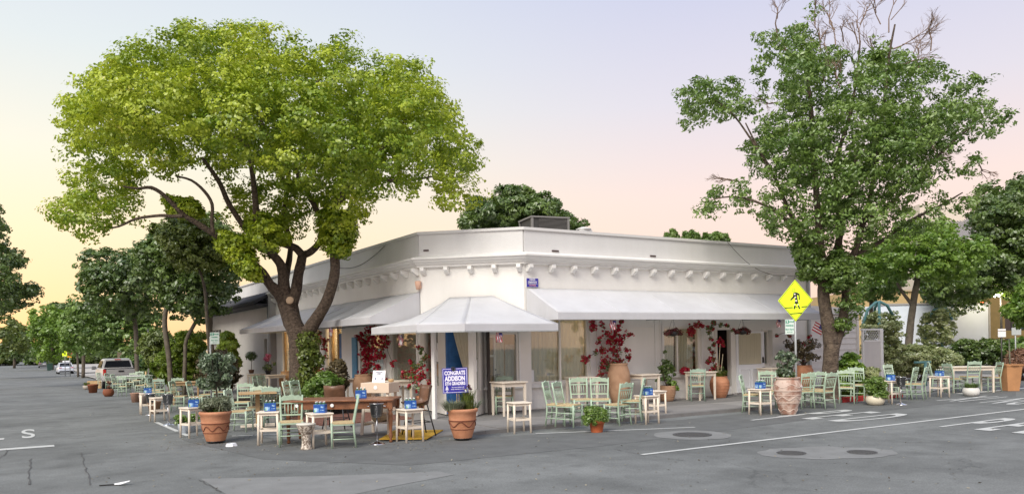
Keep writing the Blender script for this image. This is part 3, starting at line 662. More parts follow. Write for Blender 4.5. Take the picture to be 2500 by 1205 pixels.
# ---- corner vestibule (glazed shop corner under the porch awning)
A_=Vector((8.87,18.9,0)); C_=Vector((8.57,16.95,0)); D_=Vector((8.86,16.02,0)); E_=Vector((9.50,16.62,0)); F_=Vector((10.86,16.62,0)); ZV=2.32
def fac2(a,c): d=(c-a).normalized(); n=Vector((d.y,-d.x,0)); return Fac(a,d,n),(c-a).length
V1,l1=fac2(A_,C_); V2,l2=fac2(C_,D_); V3,l3=fac2(D_,E_); V4,l4=fac2(E_,F_)
def segs(F,l,ops,z0=.1,th=.12):
    b=B(); F.wall(b,0,l,z0,ZV,ops,th); return RP(b.obj('shopfront_wall',fr))
w1=[(.30,1.02,.72,2.12),(1.20,1.52,.72,2.12)]; segs(V1,l1,w1)
for i,o in enumerate(w1): window(V1,*o,fw=.04,depth=-.05,sill=False,trim=.0,curtains=())
w4=[(.07,.98,.75,2.05)]; segs(V4,l4,w4,th=.10)
w4b=window(V4,*w4[0],fw=.05,depth=-.05,sill=True,trim=.05,mull=(),curtains=())
w3=[(.14,.52,.66,2.12)]; segs(V3,l3,w3); window(V3,*w3[0],fw=.04,depth=-.05,sill=False,trim=.0)
for (F,u,v,w_,h_) in ((V3,.22,1.5,.12,.34),(V3,.24,1.12,.14,.28),(V1,1.26,1.35,.14,.3),(V1,1.28,1.0,.16,.3),(V1,1.30,1.62,.1,.2)):
    k=B(); F.box(k,u,u+w_,v,v+h_,-.036,-.034); RP(k.obj('notice',wlabel if v!=1.0 else mat('notice_kraft',(.45,.3,.18),.8)))
k=B(); V2.box(k,0,l2,2.14,ZV,-.12,0); V2.box(k,0,.05,.1,2.14,-.1,0); V2.box(k,l2-.06,l2,.1,2.14,-.1,0); RP(k.obj('door_frame',fr))
k=B(); F5=Fac(C_+V2.d*.06,(V2.d*.35-V2.n).normalized(),(V2.d).normalized()); F5.box(k,0,.40,.12,2.12,0,.045); o=RP(k.obj('blue_door',blue)); o['label']='tall blue panelled entrance door folded inwards'
for i in range(3):
    k=B(); F5.box(k,.07,.33,.25+.62*i,.75+.62*i,.045,.06); q=k.obj('door_panel',blue,bev=.01); q.parent=o
k=B(); q_=C_+Vector((1.35,.35,1.2)); k.box(q_,(.06,2.2,2.3),rz=-.45); RP(k.obj('passage_wall',mat('passage_dark',(.05,.04,.035),.9)))  # near-black partition added so the entrance looks unlit inside
# gathered entrance curtain, tied to the right
k=B(); rw=[]
for j in range(14):
    t=j/13; v=2.14-t*1.5; wl=.50*(1-t)**1.2+.13; row=[]
    for i in range(26):
        s_=i/25; u=(l2-.07)-wl*(1-s_); row.append(V2.p(u,v,-.04+.035*math.sin(s_*34)+(.02*math.sin(t*5))))
    rw.append(row)
k.grid(rw); RP(k.obj('entrance_curtain',curt))
# inner glass door seen behind the shop window
k=B(); V4.box(k,.10,.16,.2,2.03,-.17,-.13); V4.box(k,.34,.40,.2,2.03,-.17,-.13); V4.box(k,.16,.34,.75,.82,-.17,-.13); V4.box(k,.16,.34,1.45,1.50,-.17,-.13); V4.box(k,.16,.34,1.93,2.03,-.17,-.13); o=RP(k.obj('inner_door',fr))
k=B(); V4.box(k,.365,.39,1.12,1.15,-.13,-.10); V4.box(k,.37,.50,1.0,1.02,-.12,-.10); q=k.obj('handle',black); q.parent=o
o=curtain(V4,.42,.66,.7,2.0,-.2,curt2); o.name='curtain'; RP(o)
o=curtain(V4,.72,.98,.7,1.75,-.22,curt2); o.name='curtain'; RP(o)
# interior: floor, back wall and ceiling so the windows look into a room
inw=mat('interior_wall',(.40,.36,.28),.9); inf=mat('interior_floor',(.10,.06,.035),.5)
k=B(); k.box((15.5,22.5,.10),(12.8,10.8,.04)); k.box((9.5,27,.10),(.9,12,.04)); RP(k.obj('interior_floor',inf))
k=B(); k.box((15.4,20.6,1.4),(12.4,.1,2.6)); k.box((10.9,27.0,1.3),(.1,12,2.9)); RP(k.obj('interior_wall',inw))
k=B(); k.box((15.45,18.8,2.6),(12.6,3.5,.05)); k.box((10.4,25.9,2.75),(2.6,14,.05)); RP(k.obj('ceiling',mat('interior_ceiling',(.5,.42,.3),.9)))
def bulb(p,e,r=.05,col=(1,.68,.38)):
    t=thing('pendant_lamp','lit pendant bulb glowing inside the window at %s'%('the side street' if p[0]<10.5 else 'the front'),'lamp',p); t['label']={0:'lit pendant lamp inside the large front window nearest the jar',1:'lit pendant lamp inside the curtained window near the open door',2:'small lit bulb behind the column on the side street',3:'lit lamp deep inside the side street window near the tree'}[bulb.i]; bulb.i+=1
    k=B(); k.lathe([(0,-r),(r*.8,-r*.5),(r,0),(r*.6,r*.7),(r*.3,r)],12); k.obj('bulb',mat('bulb_glow',(1,.8,.5),.4,emit=(1,.66,.3,9)),t)
    k=B(); k.tube([(0,0,r),(0,0,.35)],.006,5); k.obj('cord',black,t)
    l_=bpy.data.lights.new('lamp_light','POINT'); l_.energy=e; l_.color=col; l_.shadow_soft_size=.08; o=bpy.data.objects.new('lamp_light',l_); COL.objects.link(o); o.parent=t; o.location=(0,0,-.12)
bulb.i=0
bulb((12.95,18.2,2.25),22); bulb((16.4,18.3,2.2),6); bulb((9.7,25.6,2.25),40); bulb((9.9,30.0,2.25),60)  # front pair added to warm the windows and backlight curtains
k=B(); k.box((18.75,19.0,1.3),(.08,3.4,2.6)); k.box((17.55,19.0,1.3),(.08,3.4,2.6)); k.box((18.15,20.4,1.3),(1.2,.08,2.6)); k.box((18.15,18.9,2.45),(1.2,3.2,.05)); RP(k.obj('passage_wall',mat('passage_dark',(.05,.04,.035),.9)))  # added partitions; their dark colour stands in for shade beyond the doorway
# counter and furniture glimpsed inside
k=B(); k.box((9.9,30,.75),(.5,6,.9)); RP(k.obj('counter',lwood))
# ---- awnings
def awning(name,label,wallpts,frontpts,zb,vh=.17,ends=True):
    "wallpts/frontpts: top edge along the wall and the eave, same count; plus cloth side wings"
    t=thing(name,label,'awning',(wallpts[0][0],wallpts[0][1],0)); o0=Vector((wallpts[0][0],wallpts[0][1],0))
    Wp=[Vector(p)-o0 for p in wallpts]; Fp=[Vector(p)-o0 for p in frontpts]
    k=B(); n=len(Wp)
    for i in range(n-1):
        rr=[]; L_=max((Wp[i+1]-Wp[i]).length,(Fp[i+1]-Fp[i]).length); m_=max(6,int(L_/.16)); bays=max(1,round(L_/1.95))
        for j in range(11):
            s_=j/10; row=[]
            for q in range(m_+1):
                u=q/m_; p=(Wp[i].lerp(Wp[i+1],u)).lerp(Fp[i].lerp(Fp[i+1],u),s_); sg=math.sin(PI*s_)
                row.append(p-Vector((0,0,(.020+.022*abs(math.sin(PI*u*bays)))*sg)))
            rr.append(row)
        k.grid(rr)
    k.obj('canopy',canvas,t,solid=.006)
    for i in range(n-1):
        L_=max((Wp[i+1]-Wp[i]).length,(Fp[i+1]-Fp[i]).length); bays=max(1,round(L_/1.95))
        for q in range(bays):
            u=q/bays; a=Wp[i].lerp(Wp[i+1],u); c=Fp[i].lerp(Fp[i+1],u); sm_=B(); sm_.tube([a.lerp(c,v)-Vector((0,0,.020*math.sin(PI*v)-.004)) for v in (0,.25,.5,.75,1)],.007,5); sm_.obj('seam',canvas,t)
    k=B()
    for i in range(n-1):
        a,c=Fp[i],Fp[i+1]; k.add([(a.x,a.y,a.z),(c.x,c.y,c.z),(c.x,c.y,c.z-vh),(a.x,a.y,a.z-vh)],[(0,1,2,3)])
    k.obj('valance',canvas,t,solid=.006)
    return t,o0
yl18=18.90
# right awning: plain slope with side wings
zt=3.18; 
t,o0=awning('canvas_awning','long white canvas awning over the front windows right of the entrance','' or [(10.92,16.88,zt),(20.85,16.88,zt)],[(10.92,15.5,2.50),(20.85,15.5,2.50)],2.33)
for x in (10.92,20.85):
    k=B(); q=[Vector((x,16.88,zt)),Vector((x,16.88,2.33)),Vector((x,15.5,2.33)),Vector((x,15.5,2.50))]; k.add([p-o0 for p in q],[(0,1,2,3)]); k.obj('side_wing',canvas,t,solid=.006)
for i in range(6):
    x=11.0+i*1.95; k=B(); k.bar(Vector((x,16.85,zt-.06))-o0,Vector((x,15.53,2.45))-o0,.025); k.bar(Vector((x,16.85,2.36))-o0,Vector((x,15.53,2.36))-o0,.025); k.obj('frame_tube',galv,t)
k=B(); k.bar(Vector((10.95,15.54,2.36))-o0,Vector((20.8,15.54,2.36))-o0,.03); k.obj('frame_tube',galv,t)
# left awnings
y1=18.86; yA=yl(846,739); yAf=onX(743,787,7.45).y
t,o0=awning('canvas_awning','white canvas awning on the side street nearest the entrance, hipped at its far end',[(8.85,y1,3.17),(8.85,yA,3.17),(8.85,yAf,2.52)],[(7.45,y1,2.50),(7.45,yAf,2.50),(7.47,yAf,2.50)],2.33)
k=B(); q=[Vector((8.85,y1,3.17)),Vector((8.85,y1,2.33)),Vector((7.45,y1,2.33)),Vector((7.45,y1,2.50))]; k.add([p-o0 for p in q],[(0,1,2,3)]); k.obj('side_wing',canvas,t,solid=.006)
for i in range(5):
    y=y1+.1+i*1.5; k=B(); k.bar(Vector((8.85,y,2.36))-o0,Vector((7.48,y,2.36))-o0,.025); k.obj('frame_tube',galv,t)
yB=yl(665,767); yBf=33.05
t,o0=awning('canvas_awning','white canvas awning on the side street behind the tree trunk',[(8.84,yAf-.9,3.15),(8.84,yB-1.4,3.15),(8.84,yBf,2.52)],[(7.44,yAf+.02,2.50),(7.44,yBf,2.50),(7.46,yBf,2.50)],2.33)
for i in range(6):
    y=yAf+.2+i*1.5; k=B(); k.bar(Vector((8.85,y,2.36))-o0,Vector((7.48,y,2.36))-o0,.025); k.obj('frame_tube',galv,t)
# porch awning
ZP=2.045
f=[atz(907,818,ZP),atz(1018,812,ZP),atz(1135,811,ZP),atz(1363,808,ZP)]
f=[Vector((7.55,18.75,0)),Vector((7.28,15.72,0)),Vector((8.19,15.18,0)),Vector((10.78,15.35,0))]
f2=[]
for p,(x,y) in zip(f,((907,818),(1018,812),(1135,811),(1363,808))):
    r=ray(x,y); D=depth(p); q=Vector((r.x*D,r.y*D,0)); f2.append(q)
top=Vector((9.40,18.20,2.99)); top2=Vector((10.22,17.42,3.0))
ZF=ZP+.175
Fr=[Vector((p.x,p.y,ZF)) for p in f2]
t,o0=awning('porch_awning','white faceted canvas porch awning over the corner entrance',[Vector((8.9,18.75,2.55)),top,top.lerp(top2,.5),top2,Vector((10.9,16.8,2.55))],[Fr[0],Fr[1],Fr[2],Fr[3],Fr[3]+Vector((.02,.9,0))],ZP,.175)
k=B(); a=Vector((8.0,16.35,0)); k.box((a.x-o0.x,a.y-o0.y,HS+(ZP-HS)/2),(.085,.085,ZP-HS+.05),rz=.55); k.obj('post',trimw,t)
k=B()
for i in range(3): k.bar(Fr[i]-o0-Vector((0,0,.16)),Fr[i+1]-o0-Vector((0,0,.16)),.03)
k.bar(Fr[1]-o0-Vector((0,0,.14)),top-o0-Vector((0,0,.12)),.025); k.bar(Fr[2]-o0-Vector((0,0,.14)),top2-o0-Vector((0,0,.12)),.025); k.obj('frame_tube',galv,t)
# ---- street name plaque in Greek
a=onY(1280,677,16.88); c=onY(1313,702,16.88); px_=(a.x+c.x)/2+.02; pz_=(a.z+c.z)/2
t=thing('street_name_plaque','blue enamel street plaque in Greek lettering with HOMER below, on the corner','plaque',(px_,16.86,pz_))
w_,h_=abs(c.x-a.x)-.02,abs(a.z-c.z)
k=B(); k.box((0,0,0),(w_,.02,h_)); k.obj('plate',trimw,t,bev=.01); k=B(); k.box((0,-.012,0),(w_*.92,.008,h_*.88)); k.obj('blue_field',signb,t)
for s_,z,sz in (('\u039f\u0394\u039f\u03a3',.30,.095),('\u039f\u039c\u0397\u03a1\u039f\u03a5',.02,.105)): text('lettering',s_,h_*.27,wlabel,t,face((1,0,0),(0,-1,0),(0,-.018,z*h_)),sx=.92,bold=.0015)
text('lettering','HOMER',h_*.24,mat('letter_rose',(.55,.27,.33),.6),t,face((1,0,0),(0,-1,0),(0,-.018,-.28*h_)),sx=1.0,bold=.0015)
k=B(); k.box((0,-.018,-.135*h_),(w_*.75,.003,.006)); k.obj('rule',wlabel,t)
# ---- rooftop unit
D=26; a=atd(1275,556,D)
t=thing('air_conditioner','grey rooftop air conditioning unit behind the parapet','air conditioner',(atd(1328,560,D).x,atd(1328,560,D).y,atd(1328,566,D).z-.24),R(-12))
k=B(); k.box((0,0,-.5),(1.2,1.0,.9)); k.obj('stand',MATS.get('unit_grey') or capm,t)
k=B(); k.box((0,0,.35),(1.25,1.1,.52)); k.obj('cabinet',mat('unit_dark',(.05,.048,.045),.6,bump=.1),t)
k=B(); 
for sx_ in (-.63,.63):
    for sy_ in (-.55,.55): k.box((sx_,sy_,.33),(.07,.07,.62))
k.box((0,0,.64),(1.36,1.2,.05)); k.obj('frame',mat('unit_grey',(.22,.21,.20),.5),t)
for i in range(12): k=B(); k.box((.1,-.565,.14+i*.04),(1.0,.02,.010)); k.obj('louvre',MATS['unit_grey'],t)
D=27; q=atd(1425,566,D); t=thing('roof_vent','small pale roof vent box right of the air conditioner','vent',(q.x,q.y,q.z-.5)); k=B(); k.box((0,0,.28),(.45,.4,.56),bev=0); k.lathe([(.25,.56),(.27,.6),(.1,.66)],12); k.obj('cap',capm,t)
# ================================================================ NEIGHBOUR ON THE SIDE STREET
nb=thing('neighbour_building','grey stucco building with a dark tiled eave on the side street','building',(8.9,46,0)); NO=Vector((8.9,46,0))
def NP(o): o.location=-NO; o.parent=nb; return o
FN=Fac((8.86,33.22,0),(0,1,0),(-1,0,0)); LN=13.8
opn=[(uy(yl(562,880))-LL+2.2,uy(yl(545,880))-LL+2.2,.95,1.75)]
opn=[(yl(560,890)-33.22,yl(547,890)-33.22,.75,1.75),(yl(540,800)-33.22,yl(517,800)-33.22,2.1,2.75),(yl(658,850)-33.22,yl(646,850)-33.22,.95,2.15)]
b=B(); FN.wall(b,0,LN,-.8,3.5,opn,.3); NP(b.obj('wall',greyst))
b=B(); FN.box(b,0,LN,3.5,HP-.05,-.3,-.02); NP(b.obj('parapet',parap)); b=B(); FN.box(b,0,LN,HP-.05,HP,-.33,.03); NP(b.obj('parapet_cap',capm))
for o_ in opn:
    k=B(); FN.box(k,*o_[:2],o_[2],o_[3],-.2,-.16); w=NP(k.obj('window',dglass)); k=B(); FN.box(k,o_[0]-.1,o_[1]+.1,o_[2]-.1,o_[2],0,.08); q=k.obj('sill',frd); q.parent=w
    for i in range(3): k=B(); u=o_[0]+(o_[1]-o_[0])*(i+.5)/3; FN.box(k,u-.04,u+.04,o_[2],o_[3],-.16,-.1); q=k.obj('bar',trimw); q.parent=w
k=B(); rr=[]
for j in range(5):
    s_=j/4; rr.append([FN.p(u,4.02-.42*s_,.02+.75*s_) for u in (0,LN)])
k.grid(rr,sm=False); FN.box(k,0,LN,3.52,3.58,0,.68); NP(k.obj('eave',tile,solid=.03))
tm=None
for i in range(51):
    u=.13+i*.265
    if tm is None: k=B(); k.tube([(0,0,0),(-.80,0,-.44)],.085,8); o=k.obj('roof_tile',tile); tm=o.data
    else: o=bpy.data.objects.new('roof_tile',tm); COL.objects.link(o)
    o.parent=nb; o.location=FN.p(u,4.06,.02)-NO
# ================================================================ TREES
LM1=leafmat('leaf_yellow_green',(.15,.25,.012),(.54,.62,.045),(.60,.58,.10),.34,.04)
LM2=leafmat('leaf_mid_green',(.085,.17,.02),(.25,.37,.075),None,.35,.06)
LM3=leafmat('leaf_dark_green',(.05,.10,.014),(.16,.245,.04),None,.3,.07)
LM4=leafmat('leaf_bright_green',(.11,.22,.02),(.28,.42,.06),None,.4,.05)
LM5=leafmat('leaf_olive',(.075,.115,.015),(.19,.24,.04),None,.3,.05)
LM6=leafmat('leaf_blue_green',(.06,.10,.045),(.19,.26,.14),(.3,.38,.26),.25,.08)
LMj=leafmat('leaf_jasmine',(.20,.26,.07),(.50,.54,.24),(.78,.78,.58),.3,.08)
LMl=leafmat('leaf_lavender',(.13,.16,.09),(.30,.33,.22),None,.25,.03)
LMr=leafmat('bract_red',(.32,.005,.02),(.60,.02,.06),None,.3,.03)
LMp=leafmat('petal_pink',(.55,.05,.16),(.75,.30,.42),None,.3,.03)
LMb=leafmat('leaf_bronze',(.06,.05,.02),(.17,.13,.06),None,.25,.05)
def treething(name,label,base): return thing(name,label,'tree',tuple(base),0)
def fin(o,t): o.location=-Vector(t.location); o.parent=t; return o
def treeobj(name,label,base,group=None):
    t=thing(name,label,'tree',tuple(base)); 
    if group: t['group']=group
    return t
# ---- big left tree
base=Vector((6.55,21.6,0)); base.z=gz(base.x,base.y); D1=depth(base)
T1=treeobj('shade_tree','large broad yellow green tree with forked trunk beside the side street tables',base)
b=B()
limb(b,[(737,1010,34),(736,970,29),(734,920,27),(733,870,26),(733,830,28),(728,800,28)],D1,0,14,.05)
limb(b,[(733,825,24),(714,785,23),(704,748,24),(697,722,22)],D1,0,12,.06)
limb(b,[(700,745,17),(680,715,15),(659,694,12),(640,665,11),(610,638,10),(578,608,8.5),(545,585,8),(521,570,7.5),(478,543,7),(445,521,6),(402,478,5),(370,458,4.5),(337,460,3),(300,455,2)],D1,0,9,.06,dcurve=-2.0)
limb(b,[(447,527,5.5),(420,528,4.5),(391,526,4),(332,534,3.2),(289,553,2.5),(240,560,1.5)],D1,-1.7,7,.05)
limb(b,[(521,570,5),(517,537,4.5),(518,499,4),(499,467,4),(467,440,3),(430,430,2)],D1,-1.4,7,.05)
limb(b,[(697,735,17),(693,700,14),(690,665,13),(682,640,11),(660,615,9.5),(638,590,9),(628,560,8.5),(626,530,8),(621,462,7),(612,397,6),(602,354,5.5),(575,337,4),(548,321,3),(520,310,2)],D1,0,9,.06,dcurve=-1.5)
limb(b,[(612,397,4),(640,375,3),(670,350,2),(690,330,1.2)],D1,-1.2,6)
limb(b,[(695,690,10),(703,650,8),(708,620,7),(709,590,6),(700,560,6),(693,532,6),(700,470,6),(704,435,6),(706,380,4),(715,320,3)],D1,.3,8,.05,dcurve=1.6)
limb(b,[(712,745,15),(722,710,14),(728,672,12.5),(734,645,12),(739,620,11)],D1,0,10,.06)
limb(b,[(737,622,10),(723,606,9.5),(700,597,9),(672,587,8.5),(650,577,8),(632,562,7.5)],D1,-.1,8,.05,dcurve=-.3)
limb(b,[(740,622,9),(759,614,8.5),(775,598,8),(787,578,8.5),(796,569,8),(790,540,7.5),(774,515,7),(747,461,6),(726,424,5),(715,380,4),(700,340,2.5)],D1,0,8,.05,dcurve=.8)
limb(b,[(787,578,7),(800,530,6),(830,480,5),(860,430,4),(890,380,3),(920,330,2)],D1,0,7,.05,dcurve=-1)
limb(b,[(738,832,19),(757,802,17),(776,772,15),(794,742,14),(807,708,13),(817,668,12.5),(818,640,12),(813,600,10.5),(808,565,9),(820,510,7.5),(860,450,6),(910,390,5),(960,330,4),(1000,280,2.5)],D1,-.1,10,.06,dcurve=-1.2)
limb(b,[(880,430,5),(940,440,4),(1000,440,3),(1060,430,2)],D1,-.8,6)
limb(b,[(494,386,4),(515,415,5),(537,448,6),(560,500,6.5),(600,560,7),(640,610,8)],D1,-.3,7,.05)
limb(b,[(700,470,5),(640,300,4),(600,220,3),(560,160,1.5)],D1,1.0,6); limb(b,[(706,380,5),(740,260,4),(790,180,2.5)],D1,1.5,6)
tr=fin(b.obj('trunk',bark),T1)
k=B(); p=atd(707,732,D1-.35); k.lathe([(0,0),(.10,.0),(.11,-.03),(.09,-.06)],12); o=k.obj('pruning_scar',mat('scar_wood',(.42,.30,.2),.8),T1); o.location=p-base; o.rotation_euler=(R(80),0,R(-30))
POLY1=[(118,520),(150,470),(140,430),(165,400),(150,340),(132,290),(155,260),(180,240),(190,180),(235,172),(270,150),(290,112),(345,88),(400,80),(425,64),(455,45),(480,60),(560,68),(610,45),(650,50),(690,70),(740,92),(790,112),(830,74),(860,85),(898,145),(925,118),(990,125),(1050,160),(1085,215),(1120,240),(1130,290),(1168,340),(1160,430),(1168,500),(1120,530),(1060,500),(1030,530),(960,518),(930,500),(885,530),(860,590),(830,635),(800,622),(790,560),(760,530),(735,575),(690,600),(650,620),(600,600),(570,560),(540,510),(520,450),(470,430),(400,435),(345,450),(330,480),(380,505),(400,520),(330,540),(270,565),(240,595),(200,603),(160,580),(130,560)]
H1=[[(955,370),(1010,360),(1040,400),(1000,440),(960,420)],[(920,480),(960,440),(1000,470),(960,500)],[(745,545),(785,530),(790,580),(755,605)],[(480,420),(530,430),(540,490),(500,480)]]
C,Nn,rd=crownpts([POLY1],D1-.3,3.2,1500,.50,88,seed=11,e0=150,holes=H1,nsub=30,lob=2.3,sub=.50,fl=.48,gap=.10,spc=.98,inset=.27,front=np.array([(430,420),(520,380),(620,360),(720,410),(800,440),(850,560),(700,610),(560,600),(470,500)],float))
C2,N2,r2=crownpts([[(590,520),(660,520),(720,540),(700,600),(640,640),(600,600)],[(770,500),(860,520),(870,590),(830,640),(790,615)],[(520,560),(600,580),(640,690),(600,680),(540,610)],[(400,480),(470,490),(500,530),(430,530)]],D1-.6,1.0,60,.36,70,seed=12,e0=60)
fin(leaves('crown',np.concatenate([C,C2]),np.concatenate([Nn,N2]),.080,LM1,asp=1.5,jit=.5,seed=3,rnd=np.concatenate([rd,r2])),T1)
# ivy climbing the trunk
g=np.random.default_rng(8); cs=[];ds=[]
for (px,py,r,n) in [(745,960,30,500),(745,915,34,700),(750,870,38,900),(748,835,40,800),(712,930,12,120),(770,880,24,300),(735,985,26,300)]:
    p,d=ball(atd(px+5,py,D1-.28),r*.72*D1/FPX,int(n*.7),g,1.1,.3); cs.append(p); ds.append(d)
fin(leaves('ivy',np.concatenate(cs),np.concatenate(ds),.085,LM5,seed=4,droop=1),T1)
# ---- tall right tree
base=gnd(2037,969,.1); DR=depth(base)
T2=treeobj('tall_tree','tall open dark green tree with bare twigs at its top, right of the restaurant',base)
b=B()
limb(b,[(2030,980,26),(2026,935,20),(2028,880,18),(2030,840,19)],DR,0,14,.04)
limb(b,[(2029,845,18),(2023,800,16),(2016,760,15),(2010,720,14),(2012,680,13),(2010,640,12)],DR,0,12,.04)
limb(b,[(2010,690,9),(1985,672,8),(1973,649,8),(1960,600,7),(1945,560,5.5),(1920,500,4.5),(1890,430,3.5),(1850,360,2.5),(1820,300,1.5)],DR,0,8,.04,dcurve=-.8)
limb(b,[(2010,645,11),(2003,600,9),(1998,540,8),(1992,460,7),(1985,380,6.5),(1982,300,6),(1975,220,5),(1960,140,3.5),(1950,90,2)],DR,0,9,.04)
limb(b,[(2012,650,9),(2028,628,8.5),(2045,600,8),(2050,540,7),(2040,470,6),(2045,380,5),(2070,300,4),(2090,200,3),(2100,100,2)],DR,.2,8,.04,dcurve=.6)
limb(b,[(2036,848,13),(2048,815,12),(2056,785,11.5),(2064,740,11),(2066,700,11),(2064,660,11),(2066,630,10)],DR,.05,10,.04)
limb(b,[(2066,640,8),(2086,615,7.5),(2100,570,7),(2120,500,6),(2135,420,5),(2150,330,4.5),(2160,240,4),(2170,140,3),(2185,60,2)],DR,0,8,.04,dcurve=-.6)
limb(b,[(2066,640,7),(2050,600,6),(2060,540,6),(2080,460,5),(2090,380,4)],DR,.3,7,.04)
limb(b,[(2110,540,5),(2170,500,4.5),(2230,440,4),(2300,370,3),(2370,310,2)],DR,0,7,.04,dcurve=-.8)
limb(b,[(2090,620,5),(2150,590,4.5),(2220,540,4),(2290,505,3),(2350,470,1.5)],DR,0,7,.04,dcurve=.6)
limb(b,[(1945,560,4),(1900,520,3.5),(1840,490,3),(1780,480,2),(1730,490,1)],DR,-.5,6)
limb(b,[(1890,430,3),(1840,350,2.5),(1790,280,2),(1740,240,1.2)],DR,-.7,6)
fin(b.obj('trunk',bark2),T2)
gg=random.Random(5); b=B()
def twig(p,d,l,r,lv):
    q=p+d*l; b.tube([p,p.lerp(q,.5)+Vector((gg.uniform(-1,1),gg.uniform(-1,1),gg.uniform(-1,1)))*l*.08,q],[r,r*.8,r*.6],4,False)
    if lv:
        for _ in range(gg.choice((2,3,3))):
            e=(d+Vector((gg.uniform(-1,1),gg.uniform(-1,1),gg.uniform(-.7,.8)))*.75).normalized(); twig(p+d*l*gg.uniform(.35,1),e,l*gg.uniform(.55,.8),r*.6,lv-1)
def tw(px,py,ax,ay,l,lv=4,dd=0):
    p=atd(px,py,DR+dd); q=atd(px+ax,py+ay,DR+dd+gg.uniform(-.3,.3)); twig(p,(q-p).normalized(),l,.022,lv)
for a in [(1960,150,-60,-40,.6),(1900,250,-50,0,.5),(2100,110,-10,-60,.7),(2040,110,-10,-60,.6),(2170,80,10,-60,.8),(2180,120,60,-30,.8),(2230,130,30,-50,.7),(2200,160,60,-20,.7),(2150,60,-20,-50,.6),(1990,60,0,-50,.5),(1800,440,-60,-10,.45),(2260,330,20,30,.6),(2250,300,20,40,.6),(2390,400,10,20,.4),(2100,60,20,-50,.6)]: tw(*a)
for _ in range(14): tw(gg.uniform(1880,2280),gg.uniform(70,230),gg.uniform(-40,40),-50,gg.uniform(.45,.8),4,gg.uniform(-1,1.5))
fin(b.obj('bare_twigs',twigm),T2)
POLY2=[(1648,262),(1650,215),(1700,200),(1760,185),(1790,210),(1830,240),(1850,190),(1870,120),(1855,70),(1890,60),(1930,75),(1965,40),(2010,18),(2030,50),(2050,120),(2090,100),(2130,80),(2160,130),(2210,120),(2250,160),(2290,150),(2330,170),(2350,165),(2370,200),(2420,205),(2425,240),(2400,250),(2460,285),(2455,315),(2400,345),(2380,420),(2340,440),(2300,430),(2310,480),(2385,485),(2360,520),(2320,500),(2280,560),(2220,580),(2130,630),(2075,625),(2000,640),(1975,660),(1930,590),(1885,592),(1870,550),(1800,540),(1790,500),(1740,520),(1700,535),(1695,500),(1720,470),(1800,450),(1830,400),(1800,370),(1830,330),(1790,300),(1700,320),(1670,300)]
H2=[[(1830,250),(1900,260),(1905,300),(1850,330)],[(1840,410),(1880,420),(1880,460),(1850,470)],[(2050,180),(2090,190),(2080,240),(2050,230)],[(2230,210),(2290,220),(2290,270),(2240,260)]]
C,Nn,rd=crownpts([POLY2],DR,1.7,1050,.38,80,seed=21,e0=110,holes=H2,gap=.8,nsub=10,lob=1.5,sub=.55,fl=.36,inset=.06,spc=.85)
C2,N2,r2=crownpts([[(1980,640),(2060,600),(2110,640),(2100,760),(2060,830),(2035,820),(2040,720),(1990,700)],[(1940,590),(2000,600),(2000,680),(1960,680)]],DR+.1,.7,70,.34,70,seed=22,e0=50)
fin(leaves('crown',np.concatenate([C,C2]),np.concatenate([Nn,N2]),.085,LM2,asp=2.2,jit=.9,seed=5,rnd=np.concatenate([rd,r2])),T2)
# ---- other trees: silhouette, distance, kind
def tree(name,label,polys,D,thick,ncl,rcl,nl,lm,trunks,seed,leaf=.12,asp=1.6,e0=60,bk=None,bark_=barkl,group=None,stuff=False,holes=()):
    tb=trunks[0]; bp=atd(tb[0][0],tb[0][1],D); bp.z=gz(bp.x,bp.y)
    t=treeobj(name,label,bp,group)
    b=B()
    for tr_ in trunks: limb(b,tr_,D,0,8,.06)
    fin(b.obj('trunk',bark_),t)
    C,Nn,rd=crownpts(polys,D,thick,ncl,rcl,nl,seed=seed,e0=e0,holes=holes,inset=.08,spc=.85,lob=1.9); fin(leaves('crown',C,Nn,leaf,lm,asp=asp,seed=seed,rnd=rd),t); return t
def gy(px,D): # picture row of the ground at depth D
    p=atd(px,870,D); z=gz(p.x,p.y); c=CY0-(px-CX0)*math.tan(ROLL); return c+(HC-z)/D*FPX
tree('street_tree','dark dense street tree with two leaning stems behind the feathery shrubs',[[(385,560),(430,530),(480,520),(540,545),(590,570),(603,640),(585,690),(560,740),(520,770),(480,780),(440,770),(400,745),(385,700),(390,620)],[(335,610),(380,575),(440,560),(450,640),(400,680),(340,660)]],31,1.8,330,.5,80,LM3,[[(520,gy(520,31),7),(518,870,7),(512,820,6.5),(513,770,6),(500,700,5),(490,640,4)],[(449,gy(449,31),5),(452,870,4.5),(455,830,4.5),(475,790,4.5),(500,750,5)],[(418,gy(418,31),6),(413,880,6),(405,820,6),(402,780,6),(410,730,5)]],31,.13,bark_=barkl)
tree('street_tree','olive green tree whose low branch hangs under the big yellow green crown',[[(378,560),(420,540),(500,545),(560,570),(575,620),(540,660),(480,680),(440,650),(395,620)]],27,1.0,70,.42,80,LM5,[[(514,gy(514,27),4),(511,860,4),(506,790,4),(499,700,3.5),(480,640,2)]],32,.11)
tree('street_tree','round dark street tree left of the leaning stems, behind the parked pickup',[[(200,700),(195,660),(215,625),(255,612),(290,625),(340,615),(400,630),(420,680),(410,740),(380,770),(330,780),(280,775),(230,765),(205,740)]],42,2.2,300,.62,70,LM3,[[(335,gy(335,42),5),(333,850,5),(330,790,5),(320,740,4)]],33,.17,bark_=barkl)
tree('street_tree','lighter plane tree with slim pale trunk just behind the pickup cab',[[(205,760),(250,740),(310,735),(370,745),(385,800),(360,850),(300,862),(240,855),(205,820)]],52,1.8,170,.62,60,LM2,[[(333,gy(333,52),4),(331,860,4),(328,800,3.5),(320,760,3)]],34,.19)
